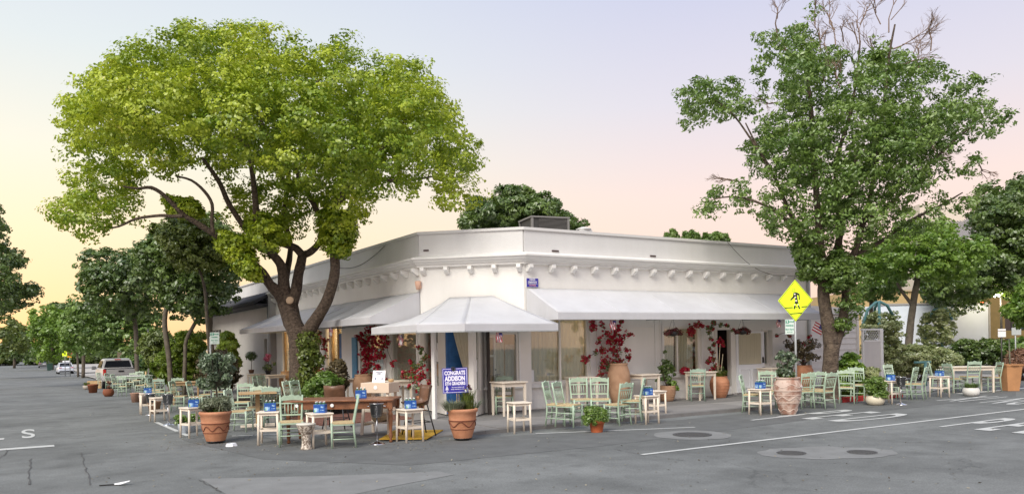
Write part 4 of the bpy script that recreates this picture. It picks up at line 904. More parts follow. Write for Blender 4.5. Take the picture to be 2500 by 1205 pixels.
tree('street_tree','pale trunked plane tree beside the white sedan, leaning over the pavement',[[(160,780),(190,730),(240,735),(280,770),(290,830),(250,868),(200,872),(165,850)]],75,2.2,150,.85,60,LM2,[[(203,gy(203,75),4),(204,870,4),(207,830,3.5),(215,790,3)]],35,.26)
tree('street_tree','thin trunked young tree by the kerb behind the white sedan',[[(150,800),(175,770),(200,780),(210,830),(190,860),(160,850)]],80,1.8,60,.8,50,LM4,[[(191,gy(191,80),2.5),(189,870,2.5),(185,820,2)]],36,.25)
tree('street_tree','rounded light green tree far up the street in the evening light',[[(72,800),(75,775),(95,757),(130,752),(165,765),(185,800),(182,850),(150,875),(105,878),(80,860)]],130,4,190,1.35,60,LM4,[[(128,gy(128,130),3),(128,860,3),(128,820,3)]],37,.42)
tree('street_tree','dark pine top rising behind the rounded light green tree',[[(118,750),(135,740),(160,745),(182,742),(180,760),(150,766),(125,765)]],170,3,60,1.4,50,LM3,[[(150,gy(150,170),2),(150,820,2),(150,770,2)]],38,.5)
tree('street_tree','farthest dark tree closing the end of the street',[[(30,880),(25,840),(45,815),(75,830),(95,860),(100,882)]],260,5,90,2.2,50,LM3,[[(62,gy(62,260),2),(62,850,2)]],39,.8)
tree('street_tree','tall dark tree at the left edge of the picture, over the far kerb',[[(-60,500),(0,515),(18,545),(10,580),(25,600),(55,625),(50,645),(35,650),(45,690),(82,705),(78,735),(45,745),(35,765),(0,770),(-60,770)]],48,3,300,.62,70,LM3,[[(-70,gy(-70,48),9),(-68,850,8),(-62,760,7),(-40,650,5)],[(-62,760,5),(-20,700,4),(30,640,2)]],40,.17)
tree('street_tree','green tree with pale blossom below the tall dark one, left kerb',[[(-60,770),(0,760),(30,780),(62,800),(60,850),(30,872),(-60,880)]],80,3,160,.95,60,LM5,[[(-20,gy(-20,80),5),(-18,850,5),(-10,800,3)]],41,.27)
tree('street_tree','small tree above the distant parked cars on the left kerb',[[(20,800),(50,790),(62,830),(58,870),(20,872)]],150,3,60,1.4,50,LM3,[[(35,gy(35,150),3),(35,850,3)]],42,.42)
# behind the roof
tree('background_tree','dark green feathery tree rising behind the restaurant roof beside the air conditioner',[[(1128,565),(1125,520),(1160,490),(1190,492),(1215,470),(1260,462),(1310,470),(1345,490),(1375,520),(1390,535),(1420,555),(1410,575)]],44,2.4,170,.62,90,LM3,[[(1260,gy(1260,44),8),(1260,700,8),(1262,600,6),(1265,540,4)]],43,.17,asp=2.4)
for i,(a,c,lab) in enumerate(((1620,1660,'leftmost small leafy treetop just showing over the parapet'),(1665,1712,'middle small leafy treetop just showing over the parapet'),(1715,1780,'rightmost small leafy treetop just showing over the parapet'))):
    tree('background_tree',lab,[[(a,590),(a+8,570-4*(i==1)),(a+20,575),((a+c)/2,560+4*i),(c-8,572),(c,590)]],50,.6,22,.20,34,LM2,[[((a+c)/2,gy((a+c)/2,50),3),((a+c)/2,700,3),((a+c)/2,590,2)]],44+i,.15,asp=3.2,e0=20)
# right background
tree('background_tree','dark spreading tree filling the right edge above the ochre building',[[(2378,540),(2395,470),(2420,450),(2450,465),(2470,440),(2500,435),(2580,420),(2580,760),(2500,745),(2440,720),(2400,745),(2340,760),(2280,760),(2250,700),(2270,640),(2370,620),(2390,580)]],44,3.5,420,.62,80,LM3,[[(2520,gy(2520,44),8),(2520,800,8),(2500,700,6),(2470,600,4)]],48,.16)
tree('background_tree','bright green maple with slim grey trunk in front of the white trailer',[[(2150,590),(2220,545),(2310,545),(2335,585),(2395,590),(2420,630),(2370,670),(2325,695),(2270,690),(2230,680),(2200,675),(2120,700),(2085,670),(2110,610)]],33,1.8,230,.5,70,LM4,[[(2217,gy(2217,33),9),(2218,850,9),(2224,780,8.5),(2233,720,8),(2240,680,7),(2242,620,5),(2245,580,3)],[(2228,745,5),(2205,715,4),(2190,690,3)]],49,.13,bark_=barkl)
tree('background_tree','leafy tree behind the trunk fork above the jasmine arch',[[(2080,660),(2120,620),(2200,640),(2210,690),(2180,730),(2120,740),(2085,720)]],38,1.4,110,.5,60,LM2,[[(2126,gy(2126,38),5),(2126,800,5),(2128,700,4)]],50,.14)
tree('background_tree','bright green foliage hanging in at the far right edge',[[(2450,780),(2462,760),(2480,735),(2500,690),(2560,680),(2560,800),(2500,790)]],24,.8,80,.34,70,LM4,[[(2560,gy(2560,24),6),(2560,850,6),(2550,760,5),(2520,750,3)]],51,.11,asp=2.6)
# ---- shrubs and hedges
def shrub(name,label,polys,D,thick,ncl,rcl,nl,lm,seed,leaf=.1,asp=1.6,e0=40,cat='shrub',group=None,stems=True):
    P=np.array(polys[0],float); cx=float(P[:,0].mean()); bp=atd(cx,870,D); bp.z=gz(bp.x,bp.y)
    t=thing(name,label,cat,tuple(bp)); 
    if group: t['group']=group
    C,Nn,rd=crownpts(polys,D,thick,ncl,rcl,nl,seed=seed,e0=e0); fin(leaves('foliage',C,Nn,leaf,lm,asp=asp,seed=seed,rnd=rd),t)
    if stems:
        k=B(); g_=random.Random(seed)
        for _ in range(6): c=C[g_.randrange(len(C))]; tube_to(k,(bp.x+g_.uniform(-.2,.2),bp.y,bp.z-.05),c,.025,.008,g_.random())
        fin(k.obj('stem',bark),t)
    return t
LMf=leafmat('leaf_feathery',(.10,.17,.015),(.27,.36,.045),None,.4,.03)
shrub('feathery_shrub','tall feathery lime green shrub right of the lamp pole behind the side street chairs',[[(378,925),(370,890),(392,872),(398,838),(420,835),(436,802),(462,812),(480,785),(494,812),(508,828),(498,860),(506,900),(486,935),(430,945)]],33,1.2,150,.36,190,LMf,60,.10,3.2)
shrub('feathery_shrub','feathery shrub beside the parking sign against the grey wall',[[(536,850),(545,812),(556,795),(566,822),(578,838),(574,862),(586,885),(566,905),(548,896),(532,880)]],30,.7,60,.28,190,LMf,61,.09,3.2)
shrub('shrub','yellow green low shrub near the pole, left of the feathery one',[[(340,860),(360,800),(400,800),(430,830),(430,880),(400,900),(370,900)]],37,1.2,70,.45,80,LM5,62,.13,3)
shrub('shrub','dark bronze shrub at the foot of the pale street trunk',[[(480,890),(500,860),(540,855),(575,880),(585,930),(560,950),(490,945)]],26,.8,70,.34,90,LMb,63,.1,2)
shrub('hedge','clipped hedge behind the parked pickup',[[(305,890),(315,868),(370,868),(380,900),(375,945),(310,945)]],48,1.5,80,.55,70,LM2,64,.17,cat='hedge')
shrub('hedge','long dark hedge beyond the pole under the pale wall',[[(300,872),(320,858),(400,858),(420,868),(400,885),(305,885)]],60,1.5,60,.6,60,LM3,65,.2,cat='hedge')
shrub('bush','bushy dark green flowering bush in the bed at the foot of the big tree',[[(745,1000),(742,950),(765,920),(800,905),(830,915),(838,950),(828,990),(790,1005)]],20.3,.8,120,.24,110,LM2,66,.065,1.8)
shrub('bush','bronze leaved bush behind the flowering one, by the pale pillar',[[(800,905),(815,878),(838,880),(848,930),(838,960),(815,950)]],21.2,.4,40,.2,80,LMb,67,.07,1.6)
shrub('bush','low dry groundcover at the bottom of the ivy covered trunk',[[(655,985),(680,965),(720,975),(735,1000),(690,1010)]],22,.6,30,.2,80,LMb,68,.06,1.6,stems=False)
shrub('bush','leafy green shrub growing at the foot of the tall right tree',[[(2010,980),(2025,930),(2050,880),(2080,850),(2100,885),(2108,930),(2105,965),(2070,975),(2040,985)]],22.8,.5,150,.24,110,LM4,69,.085,1.6)
shrub('bush','loose pale flowering bush behind the white bowl planter',[[(2095,950),(2098,915),(2130,895),(2150,905),(2160,940),(2150,965),(2110,970)]],23.5,.4,60,.2,90,LMj,70,.07,1.8)
shrub('hedge','dark rounded hedge in front of the white trailer, left part',[[(2325,895),(2325,840),(2350,828),(2385,832),(2390,880),(2370,900)]],40.5,1.4,90,.4,90,LM3,71,.12,cat='hedge')
shrub('hedge','long dark hedge in front of the white trailer, right part',[[(2375,890),(2380,832),(2420,826),(2460,830),(2475,860),(2460,885)]],42,1.4,120,.42,90,LM3,72,.12,cat='hedge')
shrub('bush','green shrubs in front of the ochre wall at the right edge',[[(2455,870),(2462,832),(2500,822),(2560,830),(2560,880),(2490,885)]],36,1.2,80,.36,80,LM2,73,.12)
shrub('grass_clump','reddish brown ornamental grass clump beyond the square planter',[[(2462,905),(2465,875),(2480,858),(2530,855),(2540,905)]],30,.7,60,.3,120,leafmat('grass_red',(.14,.06,.03),(.34,.20,.13),None,.2,.03),74,.14,7)
# jasmine arches with teal frames
def jas(label,poly,D,seed,domes,rails,h):
    P=np.array(poly,float); bp=atd(float(P[:,0].mean()),870,D); bp.z=0
    t=thing('jasmine_arch',label,'trellis',tuple(bp))
    C,Nn,rd=crownpts([poly],D,.75,200,.27,100,seed=seed,e0=45); fin(leaves('jasmine',C,Nn,.085,LMj,asp=1.8,seed=seed,rnd=rd),t)
    for pts in domes: k=B(); k.tube([atd(x,y,D+d) for x,y,d in pts],.055,8); fin(k.obj('arch_tube',teal),t)
    return t
jas('jasmine covered arch with a bare teal dome frame next to the lattice gate',[(2105,885),(2108,800),(2115,770),(2150,755),(2195,758),(2200,800),(2203,850),(2235,870),(2235,905),(2160,915),(2110,905)],30,80,
  [[(2107,860,-.2),(2108,790,-.2),(2118,756,-.3),(2138,738,0),(2148,736,0),(2166,745,0),(2180,770,.1)],[(2146,736,0),(2147,780,-.7),(2148,860,-.9)],[(2146,737,0),(2136,750,.4),(2134,790,.8)]],[],3)
jas('tall jasmine column on teal posts between the trailer and the street',[(2240,830),(2250,775),(2275,752),(2320,752),(2345,765),(2335,800),(2322,835),(2300,850),(2270,848)],34,81,
  [[(2300,905,0),(2301,840,0),(2302,780,0)],[(2256,900,.3),(2257,850,.3),(2262,800,.3)],[(2262,790,0),(2280,755,0),(2310,753,0),(2325,780,0)]],[],3)
shrub('jasmine_hedge','low mass of variegated jasmine spreading between the two arches',[[(2150,905),(2160,860),(2230,840),(2330,850),(2345,880),(2330,905),(2250,915),(2180,918)]],31,1.0,150,.3,100,LMj,82,.09,1.8,cat='hedge')
t=thing('teal_rail','teal bicycle rail standing in front of the low jasmine hedge','rail',tuple(Vector((atd(2252,900,27.5).x,atd(2252,900,27.5).y,0))))
k=B(); a,c=atd(2232,884,27.5),atd(2272,883,27.5); k.tube([a,c],.04,8); fin(k.obj('top_rail',teal),t); k=B(); a=atd(2259,884,27.5); k.tube([a,Vector((a.x,a.y,0))],.05,8); fin(k.obj('post',teal),t)
# ---- right background buildings
D=44.5; a=atd(2150,752,D); c=atd(2415,746,D); dv=(c-a); dv.z=0; ang=math.atan2(dv.y,dv.x); mid=(a+c)/2
t=thing('box_trailer','long white box trailer parked behind the hedge with a red marker lamp','trailer',(mid.x,mid.y,0),ang); Lw=dv.length
k=B(); k.box((0,1.25,.95+1.28),(Lw,2.5,2.56)); k.obj('body',trailw,t,bev=.04)
k=B(); k.box((0,-.02,3.55),(Lw+.02,.06,.10)); k.box((0,-.02,.98),(Lw+.02,.06,.10)); k.box((Lw/2-.02,-.02,2.25),(.10,.07,2.6)); k.obj('edge_rail',mat('rail_grey',(.40,.38,.36),.5),t)
k=B(); k.box((0,1.2,.75),(Lw*.9,1.2,.3)); k.obj('chassis',black,t)
for x in (-2.2,-1.1,2.4):
    for y in (.25,2.2): k=B(); k.tube([(x,y-.12,.48),(x,y+.12,.48)],.48,18); k.obj('wheel',black,t)
k=B(); k.box((Lw/2-.45,-.07,3.6),(.14,.06,.06)); k.obj('marker_lamp',mat('lamp_red',(.8,.05,.02),.4,emit=(1,.10,.03,8)),t)
D=62; q=atd(2180,800,D); t=thing('tan_building','flat tan stucco building behind the white trailer','building',(q.x,q.y,0),ang)
k=B(); w=(2285-2060)*D/FPX; k.box((0,4,(atd(2180,712,D).z)/2),(w,8,atd(2180,712,D).z)); k.obj('wall',tan,t)
k=B(); k.box((0,0,atd(2180,712,D).z+.06),(w+.1,.3,.12)); k.obj('parapet_cap',mat('tan_cap',(.42,.33,.2),.8),t); k=B(); k.box((w*.33,-.03,atd(2180,722,D).z-1.0),(.5,.06,.12)); k.obj('vent',tand,t)
D=56; q=atd(2480,800,D); t=thing('ochre_building','ochre walled building with a long dark window under the trees at the right','building',(q.x,q.y,0),ang-.12)
w=(2640-2395)*D/FPX; hz=atd(2480,690,D).z; ops=[(w*.40,w*.95,2.0,3.0),(w*.09,w*.125,1.7,2.9)]
k=B(); FO=Fac((-w/2,0,0),(1,0,0),(0,-1,0)); FO.wall(k,0,w,0,hz,ops,.3); k.obj('wall',tand,t)
for o_ in ops:
    k=B(); FO.box(k,*o_,-.16,-.12); w_o=k.obj('window',dglass,t)
    for i in range(4): k=B(); u=o_[0]+(o_[1]-o_[0])*(i+.5)/4; FO.box(k,u-.03,u+.03,o_[2],o_[3],-.12,-.06); q_=k.obj('bar',frd); q_.parent=w_o
k=B(); FO.box(k,w*.17,w*.185,0,hz,0,.1); k.obj('downpipe',mat('pipe_rust',(.16,.06,.03),.7),t); k=B(); FO.box(k,0,w,1.35,1.43,0,.04); k.obj('band',frd,t)
k=B(); FO.box(k,w*.02,w,hz-.3,hz,0,.3); k.obj('fascia',mat('fascia_pale',(.5,.42,.28),.8),t)
D=88; q=atd(2340,800,D); t=thing('pale_building','pale building with a ribbed grey metal roof showing above the maple','building',(q.x,q.y,0),ang)
w=(2420-2230)*D/FPX; z0=atd(2340,585,D).z; z1=atd(2340,530,D).z
k=B(); k.box((0,5,z0/2),(w,10,z0)); k.obj('wall',mat('pale_wall',(.62,.55,.46),.9),t)
k=B(); k.prism([(-w/2,-.6,z0),(w/2,-.6,z0),(w/2,5,z1+.3),(-w/2,5,z1+.3)],(0,.1,.15)); ro=k.obj('roof',mat('roof_metal',(.36,.34,.33),.5),t)
for i in range(26): x=-w/2+w*i/25; k=B(); k.bar((x,-.6,z0+.2),(x,5,z1+.5),.08,.12); q_=k.obj('rib',MATS['roof_metal']); q_.parent=ro
k=B(); k.box((w*.1,6,z1+1.2),(w*.6,3,2.2)); k.obj('upper_wall',MATS['pale_wall'],t)
# left background pale wall beyond the hedge
D=78; q=atd(400,860,D); t=thing('pale_wall','low pale garden wall glimpsed between trunks beyond the hedge','wall',(q.x,q.y,gz(q.x,q.y)),-R(30)); k=B(); k.box((0,0,1.2),(9,.2,2.4)); k.obj('wall',mat('wall_cream_far',(.62,.50,.34),.9),t); k=B(); k.box((0,0,2.43),(9.1,.3,.06)); k.obj('coping',capm,t)
# white shed with siding, lattice gate
t=thing('siding_shed','white lap sided shed wall right of the restaurant','building',(22.1,17.5,0))
for i in range(12):
    k=B(); z=.1+i*.205; k.prism([(0,-.035,z),(3.35,-.035,z),(3.35,-.0,z),(0,0,z)],(0,.02,.2)); k.obj('siding_board',mat('siding_white',(.70,.67,.63),.7,var=.03),t)
k=B(); k.box((1.68,.6,1.28),(3.3,1.1,2.5)); k.box((3.30,-.04,1.28),(.1,.05,2.5)); k.box((0.05,-.04,1.28),(.12,.06,2.6)); k.obj('wall',MATS['siding_white'],t)
k=B(); k.prism([(-.05,-.12,2.58),(3.5,-.12,2.58),(3.5,-.12,2.78),(-.05,-.12,2.88)],(0,1.3,0)); k.obj('fascia',trimw,t)
k=B(); k.box((2.6,-.07,2.25),(.55,.04,.36)); k.obj('vent_panel',mat('vent_grey',(.52,.52,.53),.6),t)
t=thing('lattice_gate','grey board gate with a lattice top and white posts beside the shed','gate',(25.5,17.35,0))
k=B(); k.box((.55,0,.80),(1.0,.05,1.6)); k.obj('panel',mat('gate_grey',(.60,.57,.53),.8,var=.04),t)
k=B(); k.box((.03,0,1.0),(.06,.07,2.05)); k.box((1.10,0,1.0),(.16,.1,2.1)); k.box((.55,0,1.62),(1.06,.07,.05)); k.box((.55,0,2.03),(1.2,.08,.06)); k.obj('frame',trimw,t)
for i in range(-1,8):
    for s_ in (1,-1):
        x0=.06+i*.13; xa,xb=(x0,x0+.38) if s_>0 else (x0+.38,x0)
        za,zb=1.64,2.01
        # clip to the opening
        f=lambda x:za+(zb-za)*(x-xa)/(xb-xa)
        lo,hi=max(.06,min(xa,xb)),min(1.02,max(xa,xb))
        if hi-lo>.05: k=B(); k.bar((lo,.0+.006*s_,f(lo)),(hi,.006*s_,f(hi)),.018,.010); k.obj('lattice_slat',MATS['gate_grey'],t)
# ================================================================ STREET FURNITURE
def signtext(s,size,mt,t,x,z,y=-.02,sx=1,bold=.0,align='CENTER'): return text('lettering',s,size,mt,t,face((1,0,0),(0,-1,0),(x,y,z)),sx=sx,bold=bold,align=align)
RZ=-R(31.8)   # facing the corner
p=gnd(1946,985); Dp=depth(p); t=thing('crossing_sign','yellow diamond pedestrian crossing sign with small flag-shaped parking sign on a grey post','sign',(p.x,p.y,0),RZ)
zc=atd(1948,733,Dp).z; hw=85*Dp/FPX/2
k=B(); k.tube([(0,.03,0),(0,.03,zc+.3)],.03,10); k.obj('post',galv,t)
def diamond(h,y,th,mt,nm,w=1.0):
    k=B(); k.prism([(0,y,zc-h*1.2),(h*w,y,zc),(0,y,zc+h*1.2),(-h*w,y,zc)],(0,th,0)); return k.obj(nm,mt,t)
diamond(hw,-.012,.008,yel,'sign_plate').modifiers.new('b','BEVEL').width=.006
diamond(hw*.955,-.0135,.001,ink,'border'); diamond(hw*.925,-.0150,.001,yel,'sign_face')
s=hw
def sil(pts,nm='pictogram'): k=B(); k.prism([(x*s,-.0175,zc+z*s*1.05) for x,z in pts],(0,.001,0)); k.obj(nm,ink,t)
sil([(-.10,.44),(.04,.46),(.24,.36),(.26,.04),(.20,.04),(.18,.28),(.10,.32),(.12,.10),(.18,-.20),(.10,-.16),(.06,-.22),(.0,-.16),(-.06,-.22),(-.02,.05),(-.04,.18),(-.26,.0),(-.30,.06),(-.14,.22)])
sil([(-.08,-.28),(.02,-.28),(-.03,-.46),(-.12,-.46)]); sil([(.12,-.28),(.21,-.28),(.28,-.46),(.19,-.46)])
for a,c in (((-.62,-.42),(-.16,-.40)),((.02,-.39),(.10,-.385)),((.34,-.375),(.66,-.35)),((-.32,-.76),(.36,-.72))): k=B(); k.bar((a[0]*s,-.0172,zc+a[1]*s),(c[0]*s,-.0172,zc+c[1]*s),.024,.002,up=(0,0,1)) if 0 else k.bar((a[0]*s,-.0172,zc+a[1]*s),(c[0]*s,-.0172,zc+c[1]*s),.002,.024,up=(0,0,1)); k.obj('road_bar',ink,t)
dotm=mat('dot_cream',(.80,.78,.62),.5)
for x,z,r in ((-.03,.34,.055),(.0,.17,.055),(.04,-.02,.06),(-.05,-.24,.04),(.16,-.24,.04)): k=B(); k.lathe([(0,0),(r*s,0),(r*s,.002),(0,.002)],14); o=k.obj('sticker_dot',dotm,t); o.rotation_euler=(R(90),0,0); o.location=(x*s,-.018,zc+z*s*1.05)
k=B(); k.lathe([(.075*s,0),(.095*s,0),(.095*s,.002),(.075*s,.002)],18,cap=False); k.f.append((0,0,0)) if 0 else None; o=k.obj('head_ring',mat('olive_ring',(.30,.36,.02),.5),t); o.rotation_euler=(R(90),0,0); o.location=(-.10*s,-.018,zc+.60*s)
def parksign(root,cx,cz,w,h,y=-.02):
    k=B(); k.box((cx,y,cz),(w,.006,h)); o=k.obj('parking_panel',swhite,root,bev=.004)
    k=B(); k.box((cx-w*.26,y-.005,cz+h*.34),(w*.36,.003,h*.22)); q=k.obj('green_square',sgreen); q.parent=o
    for s_,sz,x_,z_ in (('2',h*.2,-.26,.34),):
        text('lettering',s_,sz,wlabel,o,face((1,0,0),(0,-1,0),(cx+x_*w,y-.008,cz+z_*h)),bold=.004)
    text('lettering','HOUR',h*.13,sgreen,o,face((1,0,0),(0,-1,0),(cx+w*.2,y-.006,cz+h*.34)),bold=.002)
    text('lettering','PARKING',h*.13,sgreen,o,face((1,0,0),(0,-1,0),(cx,y-.006,cz+h*.08)),bold=.002,sx=.95)
    text('lettering','8am-5pm',h*.15,sgreen,o,face((1,0,0),(0,-1,0),(cx,y-.006,cz-h*.17)),bold=.001,sx=1)
    text('lettering','MON-FRI',h*.09,sgreen,o,face((1,0,0),(0,-1,0),(cx,y-.006,cz-h*.36)),sx=1.1)
parksign(t,-.165,atd(1932,797,Dp).z,.24,.40,.0)
p=gnd(514,980); Dq=24; p=atd(514,900,Dq); t=thing('parking_sign','white and green two hour parking sign on a short post against the feathery shrub','sign',(p.x,p.y,gz(p.x,p.y)),RZ); z=atd(525,825,Dq).z-gz(p.x,p.y)
k=B(); k.tube([(0,.02,0),(0,.02,z+.05)],.028,8); k.obj('post',galv,t); parksign(t,.15,z,.28,.36,-.02)
def polesign(name,label,px,py0,D,parts,cat='sign'):
    p=atd(px,870,D); g0=gz(p.x,p.y); t=thing(name,label,cat,(p.x,p.y,g0),RZ+R(-8)); h=atd(px,py0,D).z-g0
    k=B(); k.tube([(0,.03,0),(0,.03,h)],.04,8); k.obj('post',galv,t); return t,h,g0
t,h,g0=polesign('metal_pole','plain grey metal pole between the pickup and the feathery shrub',361,803,42,None,'pole')
t,h,g0=polesign('school_sign','yellow green pentagon school crossing sign on a pole beyond the sedan',158,790,88,None)
u=FPX/88; z=atd(158,860,88).z-g0; w=13/u/2
k=B(); k.prism([(-w,-.02,z-w*1.1),(w,-.02,z-w*1.1),(w,-.02,z+w*.5),(0,-.02,z+w*1.35),(-w,-.02,z+w*.5)],(0,.02,0)); k.obj('plate',yel,t); k=B(); k.box((-.05,-.03,z),(.08,.01,.3)); k.box((.1,-.03,z-.03),(.07,.01,.24)); k.obj('pictogram',ink,t); k=B(); k.box((0,-.02,z-w*1.35),(w*1.8,.02,w*.3)); k.obj('lower_plate',mat('plate_yellow',(.7,.8,.2),.5),t)
t,h,g0=polesign('stop_sign','red octagonal stop sign with an orange plate below, far end of the block',170,850,84,None)
z=atd(170,859,84).z-g0; r=.33; k=B(); k.prism([(r*math.cos(PI/8+i*PI/4),-.02,z+r*math.sin(PI/8+i*PI/4)) for i in range(8)],(0,.02,0)); k.obj('octagon',mat('stop_red',(.42,.03,.03),.5),t)
text('lettering','STOP',.26,wlabel,t,face((1,0,0),(0,-1,0),(0,-.025,z)),bold=.004); k=B(); k.box((0,-.02,z-.46),(.5,.02,.2)); k.obj('lower_plate',mat('plate_orange',(.75,.38,.02),.5),t)
# lit street lamp and signs at the right
D=43; p=atd(2446,870,D); t=thing('street_lamp','lit street lamp on a dark pole in front of the ochre building','lamp',(p.x,p.y,0),RZ); h=atd(2446,722,D).z
k=B(); k.tube([(0,0,0),(0,0,h)],.06,8); k.tube([(0,0,h),(-.25,-.05,h+.03)],.035,6); k.obj('pole',frd,t); k=B(); k.lathe([(0,-.06),(.14,-.04),(.17,.03),(.1,.09),(0,.1)],14,c=(-.3,-.06,h)); k.obj('lamp_head',mat('lamp_white',(1,1,.95),.4,emit=(1,.96,.82,30)),t)
l_=bpy.data.lights.new('lamp_light','POINT'); l_.energy=90; l_.color=(1,.85,.6); l_.shadow_soft_size=.2; o=bpy.data.objects.new('lamp_light',l_); COL.objects.link(o); o.parent=t; o.location=(-.3,-.25,h-.25)
D=33; p=atd(2447,870,D); t=thing('notice_board','pair of white notice sheets fixed to the lamp pole','sign',(p.x,p.y,0),RZ)
for (y0,y1) in ((802,806.5),(808,822)): z0,z1=atd(2447,y1,D).z,atd(2447,y0,D).z; k=B(); k.box((0,0,(z0+z1)/2),(.33,.012,z1-z0)); k.obj('sheet',wlabel,t)
k=B(); k.tube([(0,.04,0),(0,.04,atd(2447,800,D).z)],.03,6); k.obj('post',frd,t)
D=30; p=atd(2481,870,D); t=thing('disabled_parking_sign','blue disabled parking sign tilted above a pale square plate on a post','sign',(p.x,p.y,0),RZ)
k=B(); k.tube([(0,.03,0),(0,.03,atd(2481,776,D).z)],.025,6); k.obj('post',galv,t); z0=atd(2484,787,D).z; k=B(); k.box((.04,0,z0),(.26,.012,.40)); o=k.obj('blue_plate',mat('plate_blue',(.02,.10,.38),.5),t); o.rotation_euler=(0,R(8),0)
k=B(); k.tube([(.0,-.012,z0+.12),(-.01,-.012,z0),(.07,-.012,z0),(.1,-.012,z0-.1)],.012,5); k.lathe([(0,0),(.025,.01),(0,.03)],8,c=(.0,-.012,z0+.13)); k.obj('wheelchair_symbol',wlabel,t)
z0=atd(2483,808,D).z; k=B(); k.box((.02,-.004,z0),(.36,.012,.28)); k.obj('lower_plate',mat('plate_pale',(.45,.48,.46),.6),t)
# ================================================================ VEHICLES
tyre=mat('tyre',(.012,.012,.012),.85); hub=mat('wheel_hub',(.35,.35,.36),.35,metal=.8); vg=mat('vehicle_glass',(.01,.012,.016),.12,spec=.35)
tlr=mat('tail_lamp',(.45,.02,.02),.25)
def loft(b,secs):
    "sections (y, [(x,z)...half profile]) mirrored"
    rows=[]
    for y,pr in secs: rows.append([(-x,y,z) for x,z in pr]+[(x,y,z) for x,z in reversed(pr)])
    b.grid(rows); n=len(rows[0]); 
    b.add(rows[0],[tuple(range(n))]); b.add(rows[-1],[tuple(reversed(range(n)))])
def wheelset(t,wx,ys,r,w=.22):
    for y in ys:
        for s_ in (-1,1):
            k=B(); k.tube([(s_*(wx-w),y,r),(s_*wx,y,r)],r,20); o=k.obj('wheel',tyre,t,bev=.02)
            k=B(); k.tube([(s_*(wx-.02),y,r),(s_*(wx+.012),y,r)],r*.62,14); q=k.obj('rim',hub); q.parent=o
def sedan(name,label,loc,rz,paint,h=1.46,glow=False,group=None,L_=4.7):
    t=thing(name,label,'car',loc,rz,group); k=B(); hw=.9
    def pr(w,zb,zt): return [(w*.93,zb),(w,zb+.12),(w,(zb+zt)/2+.05),(w*.95,zt-.05),(w*.86,zt)]
    # rear faces -y
    loft(k,[(-2.32,pr(.80,.34,.86)),(-2.22,pr(.88,.26,.98)),(-1.6,pr(.9,.22,1.0)),(0,pr(.91,.22,.95)),(1.4,pr(.9,.22,.90)),(2.1,pr(.85,.24,.78)),(2.32,pr(.75,.3,.62))]); k.obj('body',paint,t,sub=1)
    k=B(); loft(k,[(-1.75,[(.74,.93),(.70,.98)]),(-1.05,[(.80,.93),(.62,h-.03)]),(.2,[(.82,.92),(.64,h-.01)]),(1.25,[(.80,.88),(.72,.92)])]); k.obj('windows',vg,t)
    k=B(); loft(k,[(-1.15,[(.64,h-.06),(.56,h)]),(-.5,[(.66,h-.03),(.58,h+.03)]),(.25,[(.67,h-.04),(.58,h+.01)])]); k.obj('roof',paint,t,bev=.01)
    for s_ in (-1,1):
        for a,c in (((s_*.76,-1.72,.95),(s_*.645,-1.08,h-.03)),((s_*.78,1.2,.93),(s_*.655,.25,h-.03)),((s_*.83,-.1,.93),(s_*.66,-.15,h-.02))): k=B(); k.bar(a,c,.06); k.obj('pillar',paint,t)
        k=B(); k.box((s_*.66,-2.27,.84),(.32,.10,.12)); k.obj('tail_light',MATS['tail_glow'] if glow else tlr,t,bev=.01)
        k=B(); k.box((s_*.98,.75,.98),(.18,.1,.12)); k.obj('mirror',paint,t,bev=.02)
    k=B(); k.box((0,-2.33,.72),(.5,.02,.11)); k.obj('number_plate',wlabel,t); k=B(); k.box((0,-2.3,.36),(1.5,.12,.16)); k.obj('bumper',black,t,bev=.02)
    wheelset(t,.90,(-1.42,1.38),.32); return t
mat('tail_glow',(.8,.08,.02),.4,emit=(1,.16,.02,14))
wp=mat('paint_white',(.62,.66,.72),.3,spec=.6); sp=mat('paint_silver',(.58,.58,.57),.35,metal=.35); dp=mat('paint_dark',(.03,.032,.036),.3); gp=mat('paint_grey',(.16,.165,.17),.3); rp=mat('paint_red',(.14,.02,.02),.3)
p=atd(158,880,101); q=Vector((p.x,p.y,0)); q=gnd(158,908); q=onX(158,890,3.85*1.1); 
D=104; p=atd(158,890,D); sed=sedan('white_sedan','white sedan with a roof box parked at the kerb ahead of the pickup',(p.x,p.y,gz(p.x,p.y)),R(2),wp)
k=B(); k.box((.15,-.4,1.62),(.8,1.0,.2)); k.obj('roof_box',wlabel,sed,bev=.05)
